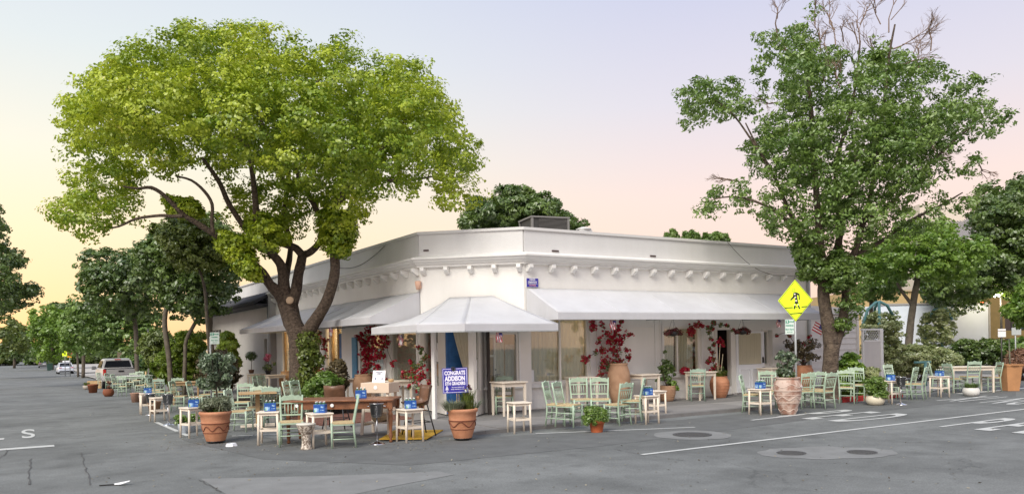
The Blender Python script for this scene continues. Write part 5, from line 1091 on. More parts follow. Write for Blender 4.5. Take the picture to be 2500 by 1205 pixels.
# distant parked cars
for px,D,pm,lab,gl in ((132-25,150,gp,'grey car parked farther up the right kerb, nearest beyond the bins',False),(93,185,sp,'silver car parked third along the right kerb far up the street',False),(86,215,wp,'white car parked beyond the silver one far up the street',False),(78,250,dp,'dark car parked near the glowing tail lights on the right kerb',False),(16,205,dp,'dark car parked nearest on the left kerb far up the street',False),(30,245,sp,'silver car parked second on the left kerb far up the street',False),(37,285,gp,'grey car parked third on the left kerb far up the street',False),(50,330,rp,'car with glowing red tail lights driving away at the end of the street, left one',True),(58,300,dp,'car with glowing red tail lights stopped at the end of the street, right one',True),(4,190,gp,'grey car cut by the left picture edge far up the street',False)):
    p=atd(px,880,D); sedan('parked_car' if not gl else 'driving_car',lab,(p.x,p.y,gz(p.x,p.y)),0,pm,glow=gl,group='distant cars up the street')
D=120; p=atd(120,880,D)
for i in range(2):
    p=atd(119+5*i,880,D+4*i); t=thing('waste_bin','dark green waste bin on the right kerb, %s one'%('left','right')[i],'bin',(p.x,p.y,gz(p.x,p.y)+.1)); k=B(); k.box((0,0,.5),(.55,.6,1.0),taper=.8); k.obj('bin_body',mat('bin_green',(.02,.06,.045),.6),t,bev=.03); k=B(); k.box((0,0,1.03),(.6,.66,.07)); k.obj('lid',MATS['bin_green'],t,bev=.02)
# pickup, seen from behind
D=46.5; p=atd(283,900,D); t=thing('pickup_truck','silver crew cab pickup truck parked behind the green chairs, seen from the rear','truck',(p.x,p.y,gz(p.x,p.y)),R(1))
def pk(w,zb,zt): return [(w*.95,zb),(w,zb+.1),(w*1.0,zt-.25),(w*.96,zt-.04),(w*.92,zt)]
k=B(); loft(k,[(-2.6,pk(.90,.55,1.20)),(-2.5,pk(.93,.48,1.22)),(-.9,pk(.94,.45,1.20)),(.0,pk(.94,.42,1.20)),(1.4,pk(.94,.42,1.18)),(2.5,pk(.93,.42,1.08)),(2.75,pk(.85,.45,.85))]); k.obj('body',sp,t,bev=.01)
k=B(); loft(k,[(-.95,[(.86,1.18),(.84,1.25),(.72,1.70),(.66,1.74)]),(0,[(.88,1.18),(.86,1.25),(.74,1.75),(.68,1.80)]),(.9,[(.88,1.18),(.86,1.22),(.72,1.72),(.66,1.76)]),(1.55,[(.86,1.16),(.84,1.18),(.80,1.2),(.76,1.21)])]); k.obj('cab',sp,t,bev=.01)
k=B(); k.add([(-.74,-.975,1.26),(.74,-.975,1.26),(.62,-.975,1.66),(-.62,-.975,1.66)],[(0,1,2,3)]); k.obj('rear_window',vg,t,solid=.02)
for s_ in (-1,1):
    k=B(); k.add([(s_*.895,-.75,1.24),(s_*.895,1.3,1.24),(s_*.755,.85,1.66),(s_*.755,-.7,1.66)],[(0,1,2,3)]); k.obj('side_window',vg,t,solid=.02)
    k=B(); k.box((s_*.87,-2.57,1.02),(.16,.12,.36)); k.obj('tail_light',tlr,t,bev=.015); k=B(); k.box((s_*1.12,1.1,1.22),(.24,.12,.22)); k.obj('mirror',gp,t,bev=.04); k=B(); k.bar((s_*.95,1.1,1.15),(s_*1.05,1.1,1.2),.04); k.obj('mirror_arm',black,t)
k=B(); k.box((0,-2.62,1.02),(1.5,.05,.34)); k.obj('tailgate',mat('paint_silver_panel',(.46,.46,.46),.4,metal=.5),t,bev=.02); k=B(); k.box((0,-2.655,1.06),(.30,.03,.09)); k.obj('handle',black,t); k=B(); k.box((0,-2.6,1.21),(1.8,.08,.04)); k.obj('bed_rim',black,t)
k=B(); k.box((0,-2.72,.60),(1.8,.22,.2)); k.obj('bumper',mat('bumper_chrome',(.5,.5,.5),.3,metal=.8),t,bev=.03); k=B(); k.box((0,-2.84,.62),(.36,.02,.15)); k.obj('number_plate',wlabel,t)
wheelset(t,.93,(-1.55,1.75),.40,.26); k=B(); k.box((0,-.975,1.74),(.34,.03,.045)); k.obj('brake_light',tlr,t)
t.scale=(.96,.96,.95)
C,Nn,rd=crownpts([[(60,885),(80,850),(150,835),(250,840),(400,850),(540,845),(560,890),(400,895),(200,893)],[(-80,885),(-80,850),(0,845),(30,860),(40,885)]],190,10,60,2.4,60,seed=90,e0=30); leaves('far_shrubbery',C,Nn,.8,LM3,None,asp=1.5,seed=90,kind='stuff',rnd=rd)
# ================================================================ CHAIRS
def make_chair():
    t=thing('taverna_chair','x','chair'); w,dp,hs_,hb=.20,.19,.45,.90
    for s in (-1,1):
        k=B(); k.tube([(s*w,-dp,0),(s*w,-dp,hs_)],[.017,.021],8); k.obj('leg',green,t)
        k=B(); k.tube([(s*(w-.015),dp+.035,0),(s*(w-.02),dp,.30),(s*(w-.02),dp+.0,hs_),(s*(w-.008),dp+.05,.70),(s*w,dp+.09,hb)],[.017,.02,.021,.019,.015],8); k.obj('rear_post',green,t)
        for z in (.16,.28): k=B(); k.tube([(s*w,-dp,z),(s*(w-.015),dp+.01,z+.0)],.010,6); k.obj('stretcher',green,t)
    for z in (.20,.33): k=B(); k.tube([(-w,-dp,z),(w,-dp,z)],.010,6); k.obj('stretcher',green,t)
    k=B(); k.tube([(-w+.02,dp+.01,.22),(w-.02,dp+.01,.22)],.010,6); k.obj('stretcher',green,t)
    k=B(); n=12; up=[];lo=[]
    for i in range(n+1):
        x=-w-.0+2*w*i/n; a=abs(i/n*2-1); zt=hb-.035+.045*(1-a)**.6*(1 if a<.75 else .6)+.012*math.cos(a*PI*3); up.append((x,zt)); lo.append((x,hb-.105+.018*(1-a*a)))
    for i in range(n):
        yb=dp+.085; q=[(up[i],up[i+1],lo[i+1],lo[i])]
        a_,b_,c_,d_=up[i],up[i+1],lo[i+1],lo[i]
        k.prism([(a_[0],yb-.012,a_[1]),(b_[0],yb-.012,b_[1]),(c_[0],yb-.012,c_[1]),(d_[0],yb-.012,d_[1])],(0,.024,0))
    k.obj('crest_rail',green,t)
    for z,y in ((.755,.062),(.545,.012)): k=B(); k.box((0,dp+y,z),(2*w-.02,.018,.026)); k.obj('back_rail',green,t)
    for i in range(5):
        x=-.115+.0575*i; k=B(); k.tube([(x,dp+.012,.555),(x,dp+.037,.65),(x,dp+.062,.745)],[.006,.010,.006],6); k.obj('spindle',green,t)
    k=B(); k.bar((-w,-dp,hs_-.035),(w,-dp,hs_-.035),.018,.03); k.bar((-w,dp,hs_-.035),(w,dp,hs_-.035),.018,.03); k.bar((-w,-dp,hs_-.035),(-w+.01,dp,hs_-.035),.018,.03); k.bar((w,-dp,hs_-.035),(w-.01,dp,hs_-.035),.018,.03); k.obj('seat_frame',green,t)
    k=B()
    for a in ((-1,-1,1,-1),(1,-1,1,1),(1,1,-1,1),(-1,1,-1,-1)):
        k.add([(0,0,hs_+.004),(a[0]*(w+.008),a[1]*(dp+.0),hs_),(a[2]*(w+.008),a[3]*(dp+.0),hs_),(a[0]*(w+.008),a[1]*dp,hs_-.025),(a[2]*(w+.008),a[3]*dp,hs_-.025)],[(0,1,2),(1,3,4,2)])
    k.obj('woven_seat',straw,t)
    return t
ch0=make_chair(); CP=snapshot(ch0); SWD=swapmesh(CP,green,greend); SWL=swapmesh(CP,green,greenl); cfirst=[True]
def chair(px,py,fac,label,group,dark=False,dz=0.,tilt=0):
    q=gnd(px,py,dz) if py>100 else Vector((onY(px,950,py).x,py,HS)); rz=-R(31.8)+R(fac)
    if py>100 and q.y>13.45 and dz==0 and q.x>5.2 and (q.y>16 or q.x>8):
        q=gnd(px,py,HS)
    if cfirst[0]: cfirst[0]=False; r=ch0; r.location=q; r.rotation_euler=(0,0,rz); r['label']=label; r['group']=group
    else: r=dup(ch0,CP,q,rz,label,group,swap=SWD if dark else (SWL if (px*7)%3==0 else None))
    return r
GA='green chairs round the basil pot'; GB='green chairs beside the great amphora'; GC='green chairs at the foot of the tall tree'; GD='green chairs by the far stool'; GE='green chairs at the cream table on the right'; GF='green chairs at the corner tables'; GG='green chairs along the side street'; GH='green chairs crowded before the pickup'
for a in [
 (1364,1037,70,'pale green chair at the far left of the basil pot group, turned right',GA),
 (1390,1040,60,'pale green chair overlapping the leftmost one of the basil pot group',GA),
 (1420,1022,8,'pale green chair facing the street directly behind the left edge of the basil bush',GA),
 (1466,1022,-4,'pale green chair facing the street directly behind the basil bush, below the big jar',GA),
 (1508,1036,-140,'pale green chair turned back to the street just right of the basil bush',GA),
 (1543,1026,-105,'pale green chair with its side to us beside the stool carrying the drinks pack',GA),
 (1838,1006,65,'green chair partly hidden by the cream stool left of the amphora',GB),
 (1876,996,-15,'green chair between the cream stool and the amphora',GB),
 (1960,996,-165,'green chair immediately right of the amphora, back to the street',GB),
 (1987,990,-175,'green chair second right of the amphora, behind the two others',GB),
 (2009,996,-150,'green chair third right of the amphora, nearest the tall tree',GB),
 (2070,984,150,'green chair with its back to us left of the white bowl planter',GC),
 (2103,978,130,'green chair half hidden behind the bush in the white bowl planter',GC),
 (2190,968,30,'green chair behind the table stool right of the white bowl planter',GC),
 (2212,974,-135,'green chair overlapping its neighbour, middle of three right of the bowl planter',GC),
 (2237,974,-130,'green chair, rightmost of three before the teal rail',GC),
 (2293,957,70,'green chair behind the drinks pack on the stool by the cream table',GE),
 (2332,958,100,'green chair at the left end of the cream dining table',GE),
 (2368,953,180,'green chair with its back to us in front of the cream dining table',GE),
 (2420,954,-95,'green chair at the right end of the cream table, side on',GE),
 (1231,16.25,0,'green chair tucked behind the cream table at the shop window','chairs at the wall tables'),
 (1701,15.95,175,'shaded green chair tucked under the cream table by the open dutch door','chairs at the wall tables'),
 (712,1087,14,'green chair facing the street between the drinks stool and the mosaic drum',GF),
 (838,1090,-78,'green chair facing left in front of the long brown table',GF),
 (588,1052,88,'green chair facing right just behind the largest lavender pot',GF),
 (593,1022,2,'green chair facing the street behind the one by the lavender pot',GF),
 (630,1040,6,'green chair facing the street at the small pale topped table',GF),
 (671,1040,182,'grey green chair with its back to us behind the drinks pack',GF),
 (726,1020,75,'small looking pale chair left of a pair behind the front chair',GF),
 (743,1018,72,'small looking pale chair right of a pair behind the front chair',GF),
 (644,985,70,'pale chair back left of a pair beside the tree trunk',GF),
 (655,984,70,'pale chair back right of a pair beside the tree trunk',GF),
 (442,1001,88,'green ladder backed chair facing right behind the ice bucket stand',GG),
 (428,985,4,'green chair whose crest rail shows above the ladder backed one',GG),
 (484,1003,92,'green chair facing right behind the small olive tree, left side',GG),
 (509,995,4,'green chair seen through the lower branches of the small olive tree',GG),
 (542,990,2,'green chair behind the trunk of the small olive tree',GG),
 (397,986,178,'weathered green chair with its back to us beyond the stools',GG),
 (384,980,90,'weathered green chair with its side to us beyond the stools',GG),
 (252,947,85,'pale green chair nearest the pickup tyre, leftmost of the far crowd',GH),
 (272,950,88,'pale green chair second from the left in front of the tailgate',GH),
 (289,957,92,'green chair third from the left in front of the tailgate',GH),
 (304,966,182,'green chair with its back to us, nearest us in the crowd before the pickup',GH),
 (321,952,2,'green chair facing us at the far side of the white table by the pickup',GH),
 (345,963,-80,'green chair at the right end of the white table by the pickup',GH),
 (362,960,178,'green chair behind the drinks pack, back to us, far side street',GH),
 (374,964,92,'green chair with its side to us right of the drinks pack, far side street',GH),
 (336,948,4,'green chair below the white paper on the pickup side, facing us',GH),
]: chair(*a,dark='shaded' in a[3] or 'grey green' in a[3] or 'weathered' in a[3])  # the shaded chair gets its shade from the darker paint
# ================================================================ STOOLS USED AS SIDE TABLES
def make_stool():
    t=thing('wooden_stool','x','stool'); h=.61; w=.165
    k=B(); k.box((0,0,h-.013),(.40,.40,.026)); k.obj('top',cream,t,bev=.008)
    for sx_ in (-1,1):
        for sy_ in (-1,1): k=B(); k.tube([(sx_*(w+.012),sy_*(w+.012),0),(sx_*w,sy_*w,h-.026)],[.021,.024],8); k.obj('leg',cream,t)
    for s in (-1,1):
        k=B(); k.bar((-w,s*w,.27),(w,s*w,.27),.022,.04); k.obj('stretcher',cream,t); k=B(); k.bar((s*w,-w,.27),(s*w,w,.27),.022,.04); k.obj('stretcher',cream,t)
        k=B(); k.bar((-w,s*w,h-.05),(w,s*w,h-.05),.018,.04); k.obj('apron',cream,t); k=B(); k.bar((s*w,-w,h-.05),(s*w,w,h-.05),.018,.04); k.obj('apron',cream,t)
    return t
st0=make_stool(); SP=snapshot(st0); sfirst=[True]
def stool(px,py,rot,label):
    q=gnd(px,py); rz=-R(31.8)+R(rot)
    if sfirst[0]: sfirst[0]=False; r=st0; r.location=q; r.rotation_euler=(0,0,rz); r['label']=label; r['group']='cream wooden stools used as side tables'
    else: r=dup(st0,SP,q,rz,label,'cream wooden stools used as side tables')
    return q,rz
def make_pack():
    t=thing('drinks_pack','x','drinks pack')
    k=B(); k.box((0,0,.075),(.205,.14,.15)); k.obj('carton',packb,t,bev=.004)
    k=B(); k.box((-.05,-.0715,.05),(.085,.002,.075)); k.box((.055,-.0715,.105),(.055,.002,.03)); k.box((.055,-.0715,.05),(.07,.002,.012)); k.box((-.1035,0,.06),(.002,.11,.08)); k.box((.1035,0,.07),(.002,.10,.03)); k.obj('print_panel',packl,t)
    k=B(); k.prism([(-.09,-.0735,.015),(-.06,-.0735,.015),(-.08,-.0735,.075)],(0,.001,0)); k.obj('print_leaf',mat('print_green',(.25,.5,.18),.5),t)
    for x in (-.068,0,.068):
        for y in (-.034,.034):
            k=B(); k.lathe([(.029,0),(.029,.135),(.013,.165),(.012,.178),(.013,.18),(.013,.186),(0,.187)],10,c=(x,y,.005)); o=k.obj('bottle',bottle,t)
            k=B(); k.lathe([(.0135,.176),(.0135,.193),(0,.194)],8,c=(x,y,.005)); q=k.obj('bottle_cap',wlabel,t); q.parent=o
    return t
pk0=make_pack(); PP=snapshot(pk0); pfirst=[True]
def pack(q,rz,label,h=.611,dx=0,dy=0,s=1.0):
    loc=Vector((q.x+dx,q.y+dy,q.z+h))
    if pfirst[0]: pfirst[0]=False; r=pk0; r.location=loc; r.rotation_euler=(0,0,rz); r['label']=label; r['group']='blue drinks packs'
    else: r=dup(pk0,PP,loc,rz,label,'blue drinks packs')
    r.scale=(s,s,s)
for a in [(360,1010,30,'cream stool farthest up the side street row, carrying a blue drinks pack','blue six pack on the stool farthest up the side street',1),
 (390,1027,42,'empty cream stool beside the ice bucket on its stand, side street',None,0),
 (472,1066,50,'cream stool half hidden by the largest lavender pot','blue six pack peeking out left of the largest lavender pot',1),
 (659,1083,8,'white stool left of the front green chair, carrying a blue pack','blue six pack on the stool left of the front green chair',1),
 (781,1090,32,'white stool between the two front green chairs','blue six pack between the two front green chairs',1),
 (1001,1077,38,'cream stool in front of the brown leather bar stool','blue six pack on the stool before the leather bar stool',1),
 (1268,1055,22,'empty cream stool standing alone on the kerb left of the basil group',None,0),
 (1580,1033,30,'cream stool at the right end of the basil pot group','blue six pack on the stool right of the basil pot group',1),
 (1600,1016,30,'cream stool half hidden behind the one with the drinks pack, right of the basil group',None,0),
 (1856,1011,30,'cream stool left of the great amphora','blue six pack on the stool left of the amphora',1),
 (2174,984,28,'cream stool right of the white bowl planter','blue six pack on the stool right of the white bowl planter',1),
 (2294,969,25,'cream stool at the left of the far cream table','blue six pack on the stool by the far cream table',1)]:
    q,rz=stool(a[0],a[1],a[2],a[3])
    if a[5]: pack(q,rz-R(a[2])+R(random.Random(a[0]).uniform(-12,25)),a[4],dx=.02)
# ================================================================ TABLES
def make_table(name,label,w,d,h,topm,legm,lw=.055,over=.03,th=.028,taper=.7,apron=.09,cat='table',group=None,legs='square'):
    t=thing(name,label,cat,group=group); k=B(); k.box((0,0,h-th/2),(w,d,th)); k.obj('tabletop',topm,t,bev=.005)
    X,Y=w/2-over-lw/2,d/2-over-lw/2
    for sx_ in (-1,1):
        for sy_ in (-1,1):
            k=B()
            if legs=='square': k.box((sx_*X,sy_*Y,(h-th)/2),(lw,lw,h-th),taper=taper)
            else: k.lathe([(.025,0),(.035,.03),(.022,.07),(.038,.11),(.038,.15),(.022,.19),(.03,.24),(.045,.42),(.04,.50),(.05,.53),(.03,.56),(.045,.60),(.045,.62)],12,c=(sx_*X,sy_*Y,0)); k.box((sx_*X,sy_*Y,(.62+h-th)/2),(lw,lw,h-th-.62))
            k.obj('leg',legm,t)
    for s in (-1,1):
        k=B(); k.box((0,s*Y,h-th-apron/2),(2*X-lw,.02,apron)); k.obj('apron',legm,t); k=B(); k.box((s*X,0,h-th-apron/2),(.02,2*Y-lw,apron)); k.obj('apron',legm,t)
    return t
def put(t,px,py,rot,dz=0.): q=gnd(px,py,dz); t.location=q; t.rotation_euler=(0,0,-R(31.8)+R(rot)); return q
def atw(px,pl):
    p=onY(px,950,pl) if pl>10 else onX(px,950,pl); return Vector((p.x,p.y,gz(p.x,p.y)+HS))
wt=make_table('wall_table','cream table against the shop window left of the long front window',.70,.62,.80,cream,cream); WP=snapshot(wt); wt.location=atw(1242,15.95); wt['group']='cream tables along the walls'
for px,py,rot,lab,wallf in [(1421,16.35,32,'cream table under the long front window left of the big jar',1),(1573,16.3,32,'cream table between the big jar and the dark leafed pot',1),(1711,16.2,32,'cream table with a plant just left of the open doorway',1),(1885,16.35,32,'cream table against the wall beneath the small window right of the door',1)]:
    dup(wt,WP,atw(px,py),R(0),lab,'cream tables along the walls')
wt.rotation_euler=(0,0,0)
for px,py,lab in [(627,8.25,'cream table farthest up the side street wall, with the little topiary'),(672,8.2,'cream table on the side street wall with the pink flowers'),(865,8.25,'cream table by the pale pillar beside the blue shutter'),(968,8.2,'cream table under the corner window beside the host stand')]:
    dup(wt,WP,atw(px,py),R(0),lab,'cream tables along the walls')
q=onX(627,918,8.3); 
lt=make_table('dining_table','long brown farmhouse table with turned legs in front of the corner bed',2.05,.85,.80,wood,wood,lw=.085,th=.035,apron=.14,legs='turned')
a=gnd(733,1078); c=gnd(897,1082); lt.location=(5.12,14.35,0); lt.rotation_euler=(0,0,-R(34))
k=B()
for i,(x,) in enumerate(((-.78,),(-.12,),(.62,))): k=B(); k.tube([(x,-.385,.70),(x,-.397,.70)],.032,16); k.obj('number_disc',wlabel,lt)
pack(Vector((lt.location.x+.27,lt.location.y-.2,0)),-R(25),'blue six pack standing on the long brown table beside the leather chair',h=.801,s=1.0)
ct=make_table('dining_table','cream dining table at the far right between two green chairs',1.35,.75,.80,cream,cream,lw=.06,th=.03); put(ct,2362,956,0)
w2=make_table('dining_table','long white table in the crowd of chairs before the pickup',1.5,.75,.80,mat('paint_offwhite',(.68,.70,.64),.6),green,lw=.05); put(w2,330,955,5)
w3=make_table('dining_table','pale wood table among the chairs beside the small olive tree',.9,.8,.78,lwood,lwood); put(w3,455,985,20)
w4=make_table('dining_table','low wood table beyond the stools on the side street',.9,.8,.76,lwood,lwood); put(w4,402,967,20)
pt=thing('pedestal_table','square pale wood pedestal table on a white cross foot behind the lavender pot','table'); k=B(); k.box((0,0,.775),(.8,.8,.03)); k.obj('tabletop',lwood,pt,bev=.005)
k=B(); k.box((0,0,.42),(.09,.09,.68)); k.obj('column',lwood,pt)
for r_ in (0,PI/2): k=B(); k.box((0,0,.045),(.74,.09,.075),rz=r_); k.obj('foot',cream,pt,bev=.012)
put(pt,630,1042,20)
# ================================================================ HOST STAND, BAR STOOLS, BUCKETS, DRUM
hs0=thing('host_stand','cream host desk on trestle legs with a white notice on top, near the kerb corner','desk'); q=gnd(930,1058,.02); hs0.location=q; hs0.rotation_euler=(0,0,-R(31.8)-R(18))
k=B(); k.box((0,0,.93),(.62,.46,.20)); k.obj('desk_box',mat('cream_box',(.66,.53,.40),.6,var=.05),hs0,bev=.006)
for sx_ in (-1,1):
    for sy_ in (-1,1): k=B(); k.bar((sx_*.30,sy_*.24,0),(sx_*.25,sy_*.17,.83),.05,.04); k.obj('leg',cream,hs0)
for s in (-1,1): k=B(); k.bar((-.27,s*.19,.50),(.27,s*.19,.50),.02,.10); k.obj('rail',cream,hs0); k=B(); k.bar((s*.28,-.20,.20),(s*.28,.20,.20),.02,.05); k.obj('rail',cream,hs0)
k=B(); k.box((0,0,.24),(.5,.4,.02)); k.obj('shelf',cream,hs0)
k=B(); k.tube([(.02,-.232,.94),(.02,-.238,.94)],.04,18); k.obj('emblem_disc',wlabel,hs0)
nf=thing('notice_sheet','white printed notice about keeping distance standing on the host desk','notice',tuple(hs0.location+Vector((0,0,1.031))),hs0.rotation_euler.z)
k=B(); k.prism([(-.15,-.05,0),(.13,-.05,0),(.13,.0,.235),(-.15,.0,.235)],(0,.004,0)); k.obj('sheet',wlabel,nf)
blk=mat('print_blue',(.05,.08,.2),.7)
for x in (-.085,.065):
    k=B(); k.tube([(x,-.034,.035),(x,-.028,.06),(x,-.022,.10)],[.008,.017,.012],6); k.lathe([(0,0),(.011,.008),(0,.02)],8,c=(x,-.018,.105)); k.obj('figure_print',blk,nf)
M_=face((1,0,0),(0,-.978,.208),(-.01,-.0135,.205))
for s_,z in (('PLEASE KEEP',.205),('6 FEET',.18),('APART',.155)): text('lettering',s_,.026,blk,nf,face((1,0,0),(0,-.978,.208),(-.01,-.0575+z*.2128,z)),sx=1.1)
cd=thing('candle_bowl','small tan bowl beside the notice on the host desk','bowl',tuple(hs0.location+hs0.rotation_euler.to_matrix()@Vector((.22,.05,1.031)))); k=B(); k.lathe([(.03,0),(.055,.02),(.06,.06),(.055,.065),(.03,.02)],14); k.obj('bowl',lwood,cd)
bg_=thing('cushion_bag','burlap bag with a pink cushion on the low shelf of the host desk','bag',tuple(hs0.location+Vector((0,0,.252))),.4)
k=B(); k.lathe([(.0,0),(.17,.02),(.2,.1),(.18,.18),(.1,.2),(0,.19)],14,wob=.02); k.obj('bag',sack,bg_); k=B(); k.lathe([(0,.12),(.13,.15),(.16,.22),(.1,.28),(0,.29)],14,c=(.05,-.06,0)); k.obj('cushion',pinkc,bg_,)
def barstool(label,px,py,rot,dz=.02,arms=True):
    t=thing('bar_stool',label,'bar stool'); 
    rows=[]
    for j in range(9):
        a=j/8; row=[]
        for i in range(13):
            u=i/12*2-1; 
            if a<.5: y=-.22+a*2*.40; z=.60+.05*u*u*(1+a*2)-.02*math.sin(a*2*PI)
            else: b_=(a-.5)*2; y=.18+.10*b_; z=.60+.05*u*u*2+.36*b_*(1-.25*abs(u)**3)
            x=u*(.22+(.02 if a<.5 else .0)); y-= (u*u*.14*(a if a>.3 else .3))
            row.append((x,y,z))
        rows.append(row)
    k=B(); k.grid(rows); k.obj('shell_seat',leather,t,solid=.025)
    for s in (-1,1):
        k=B(); k.tube([(s*.15,-.13,.60),(s*.25,-.25,0)],.013,8); k.obj('leg',black,t); k=B(); k.tube([(s*.15,.13,.60),(s*.25,.26,0)],.013,8); k.obj('leg',black,t)
        k=B(); k.tube([(s*.20,-.19,.27),(s*.20,.19,.27)],.009,6); k.obj('rung',black,t)
    k=B(); k.tube([(-.20,-.19,.27),(.20,-.19,.27)],.009,6); k.tube([(-.20,.19,.27),(.20,.19,.27)],.009,6); k.obj('rung',black,t)
    put(t,px,py,rot,dz)
barstool('brown leather bucket bar stool on thin black legs, turned left by the yellow ramp pad',1022,1062,-62)
barstool('dark brown leather bar stool behind the long brown table',823,1052,176,.0)
def bucket(label,px,py,h=.74,r=.14,mt=dsteel):
    t=thing('ice_bucket_stand',label,'ice bucket'); k=B(); k.lathe([(.15,0),(.14,.012),(.09,.03),(.03,.045),(.013,.06)],22); k.obj('base',chrome,t)
    k=B(); k.tube([(0,0,.05),(0,0,h-.24)],.013,10); k.obj('pole',steel,t)
    k=B(); k.lathe([(.06,h-.26),(.075,h-.25),(.082,h-.235)],18); k.obj('holder',steel,t)
    k=B(); k.lathe([(0,h-.24),(.09,h-.24),(.098,h-.21),(.100,h-.18),(.12,h-.04),(.128,h),(.137,h),(.137,h-.008),(.125,h-.012),(.105,h-.2),(0,h-.22)],24); o=k.obj('bucket',mt,t)
    for s in (-1,1): k=B(); k.tube([(s*.125,-.03,h-.05),(s*.165,-.02,h-.05),(s*.165,.02,h-.05),(s*.125,.03,h-.05)],.007,6); q=k.obj('handle',chrome,t); q.parent=o
    k=B(); k.lathe([(.1285,h-.005),(.140,h-.002),(.140,h+.004),(.126,h+.004)],24); q=k.obj('rim',chrome,t); q.parent=o
    put(t,px,py,0)
bucket('dark steel ice bucket on a chrome stand between the brown table and the kerb',921,1083)
bucket('grey ice bucket on a stand beside the empty stool on the side street',411,1037)
bucket('low bucket stand with a pale foot half hidden by the farthest pack stool',368,1012,h=.6)
bucket('dark ice bucket on a stand behind the stool right of the bowl planter',2200,987,h=.72)
t=thing('mosaic_drum','small goblet drum covered with pale mosaic between the front chairs','drum'); k=B(); k.lathe([(.10,0),(.10,.02),(.085,.05),(.075,.12),(.075,.22),(.09,.28),(.13,.34),(.155,.40),(.158,.44)],24); k.obj('shell',mat('mosaic',(.20,.15,.11),.6,vscale=26,var=.1,col2=(.62,.55,.46),sharp=(.45,.55),bump=.6,bscale=30),t)
k=B(); k.lathe([(.15,.425),(.168,.43),(.168,.455),(0,.458)],24); k.obj('skin',mat('drum_skin',(.58,.55,.48),.7),t); put(t,748,1096,0)
# ================================================================ POTS AND PLANTS
def pot(name,label,px,py,prof,mt,dz=0.,waves=None,wavem=None,feet=False,scale=1.,n=32,square=False,cat='plant pot',rims=()):
    t=thing(name,label,cat); q=gnd(px,py,dz) if py>100 else (atwall(px,py) if py>10 else Vector((onX(px,950,py).x,onX(px,950,py).y,HS))); t.location=q
    k=B(); pr=[(r*scale,z*scale) for r,z in prof]
    inner=[(pr[-1][0]*.88,pr[-1][1]),(pr[-1][0]*.84,pr[-1][1]*.93),(0.001,pr[-1][1]*.93)]
    k.lathe(pr+inner,4 if square else n,cap=True); o=k.obj('pot',mt,t,bev=0)
    if square:
        for p_ in o.data.polygons: p_.use_smooth=False
        o.rotation_euler=(0,0,R(45-31.8))
    k=B(); k.lathe([(pr[-1][0]*.83,pr[-1][1]*.935),(.001,pr[-1][1]*.955)],n,cap=False); k.obj('soil',soil,t)
    def rad(z):
        for i in range(len(pr)-1):
            if pr[i][1]<=z<=pr[i+1][1]: f=(z-pr[i][1])/max(1e-6,pr[i+1][1]-pr[i][1]); return pr[i][0]*(1-f)+pr[i+1][0]*f
        return pr[-1][0]
    for (z,a,nw,rr) in (waves or ()):
        z*=scale; k=B(); pts=[]
        for i in range(97):
            th=2*PI*i/96; zz=z+a*scale*math.sin(nw*th); r_=rad(zz)+.002; pts.append((r_*math.cos(th),r_*math.sin(th),zz))
        k.tube(pts,rr,6,False); k.obj('wavy_relief' if a else 'relief_band',wavem or mt,t)
    if feet: k=B(); k.lathe([(pr[0][0]*1.05,-.0),(pr[0][0]*1.05,.02)],20); k.obj('trolley',black,t); t.location.z+=.03
    return t,q,pr[-1][1]
def bush(t,top,clumps,lm,leaf,nper,seed,asp=1.6,sq=.8,droop=0.,jit=.8,name='foliage',shell=.2):
    g=np.random.default_rng(seed); cs=[];ds=[]
    for (x,y,z,r,k_) in clumps: p,d=ball((x,y,top+z),r,int(nper*k_),g,sq,shell); cs.append(p); ds.append(d*.7+np.array([0,0,.4]))
    return leaves(name,np.concatenate(cs),np.concatenate(ds),leaf,lm,t,asp=asp,jit=jit,seed=seed,droop=droop)
def atwall(px,Y): p=onY(px,950,Y); return Vector((p.x,p.y,HS))
def rnd_clumps(n,spread,zr,r,seed,top=0):
    g=random.Random(seed); out=[]
    for _ in range(n):
        a=g.uniform(0,2*PI); d=spread*g.random()**.5; out.append((d*math.cos(a),d*math.sin(a),g.uniform(*zr),r*g.uniform(.6,1.2),1))
    return out
def blades(t,top,n,rad,h,lean,mt,seed,w=.012,tipm=None):
    g=np.random.default_rng(seed); a=g.uniform(0,2*PI,n); r0=rad*g.random(n)**.5; ln=h*g.uniform(.6,1.1,n); le=lean*g.uniform(.2,1.2,n)
    base_=np.stack([r0*np.cos(a),r0*np.sin(a),np.full(n,top)],1); out=np.stack([np.cos(a),np.sin(a),np.zeros(n)],1); C=[];Nr=[];
    V=[];F=[]
    for i in range(n):
        b0=base_[i]; side=np.array([-out[i][1],out[i][0],0])*w
        m_=b0+out[i]*le[i]*.35+np.array([0,0,ln[i]*.6]); e=b0+out[i]*le[i]+np.array([0,0,ln[i]])
        o=len(V); V+=[b0-side,b0+side,m_+side*.8,m_-side*.8,e]; F+=[(o,o+1,o+2,o+3),(o+3,o+2,o+4)]
    me=bpy.data.meshes.new('blades'); me.from_pydata([tuple(v) for v in V],[],F); at=me.attributes.new('rnd','FLOAT','FACE'); at.data.foreach_set('value',g.random(len(F)).astype('f')); me.materials.append(mt)
    o=bpy.data.objects.new('blades',me); COL.objects.link(o); o.parent=t
    return o
big=[(r_*.85,z_) for r_,z_ in [(.205,0),(.215,.02),(.29,.22),(.315,.36),(.322,.37),(.318,.39),(.335,.52),(.365,.545),(.368,.585),(.35,.60)]]
t,q,h=pot('terracotta_planter','largest terracotta planter with lavender and a small olive tree at the corner',527,1080,big,terra,waves=((.27,.045,7,.010),(.37,0,1,.008),(.185,0,1,.006)),wavem=mat('relief_brown',(.16,.05,.025),.8),feet=True,scale=.95)
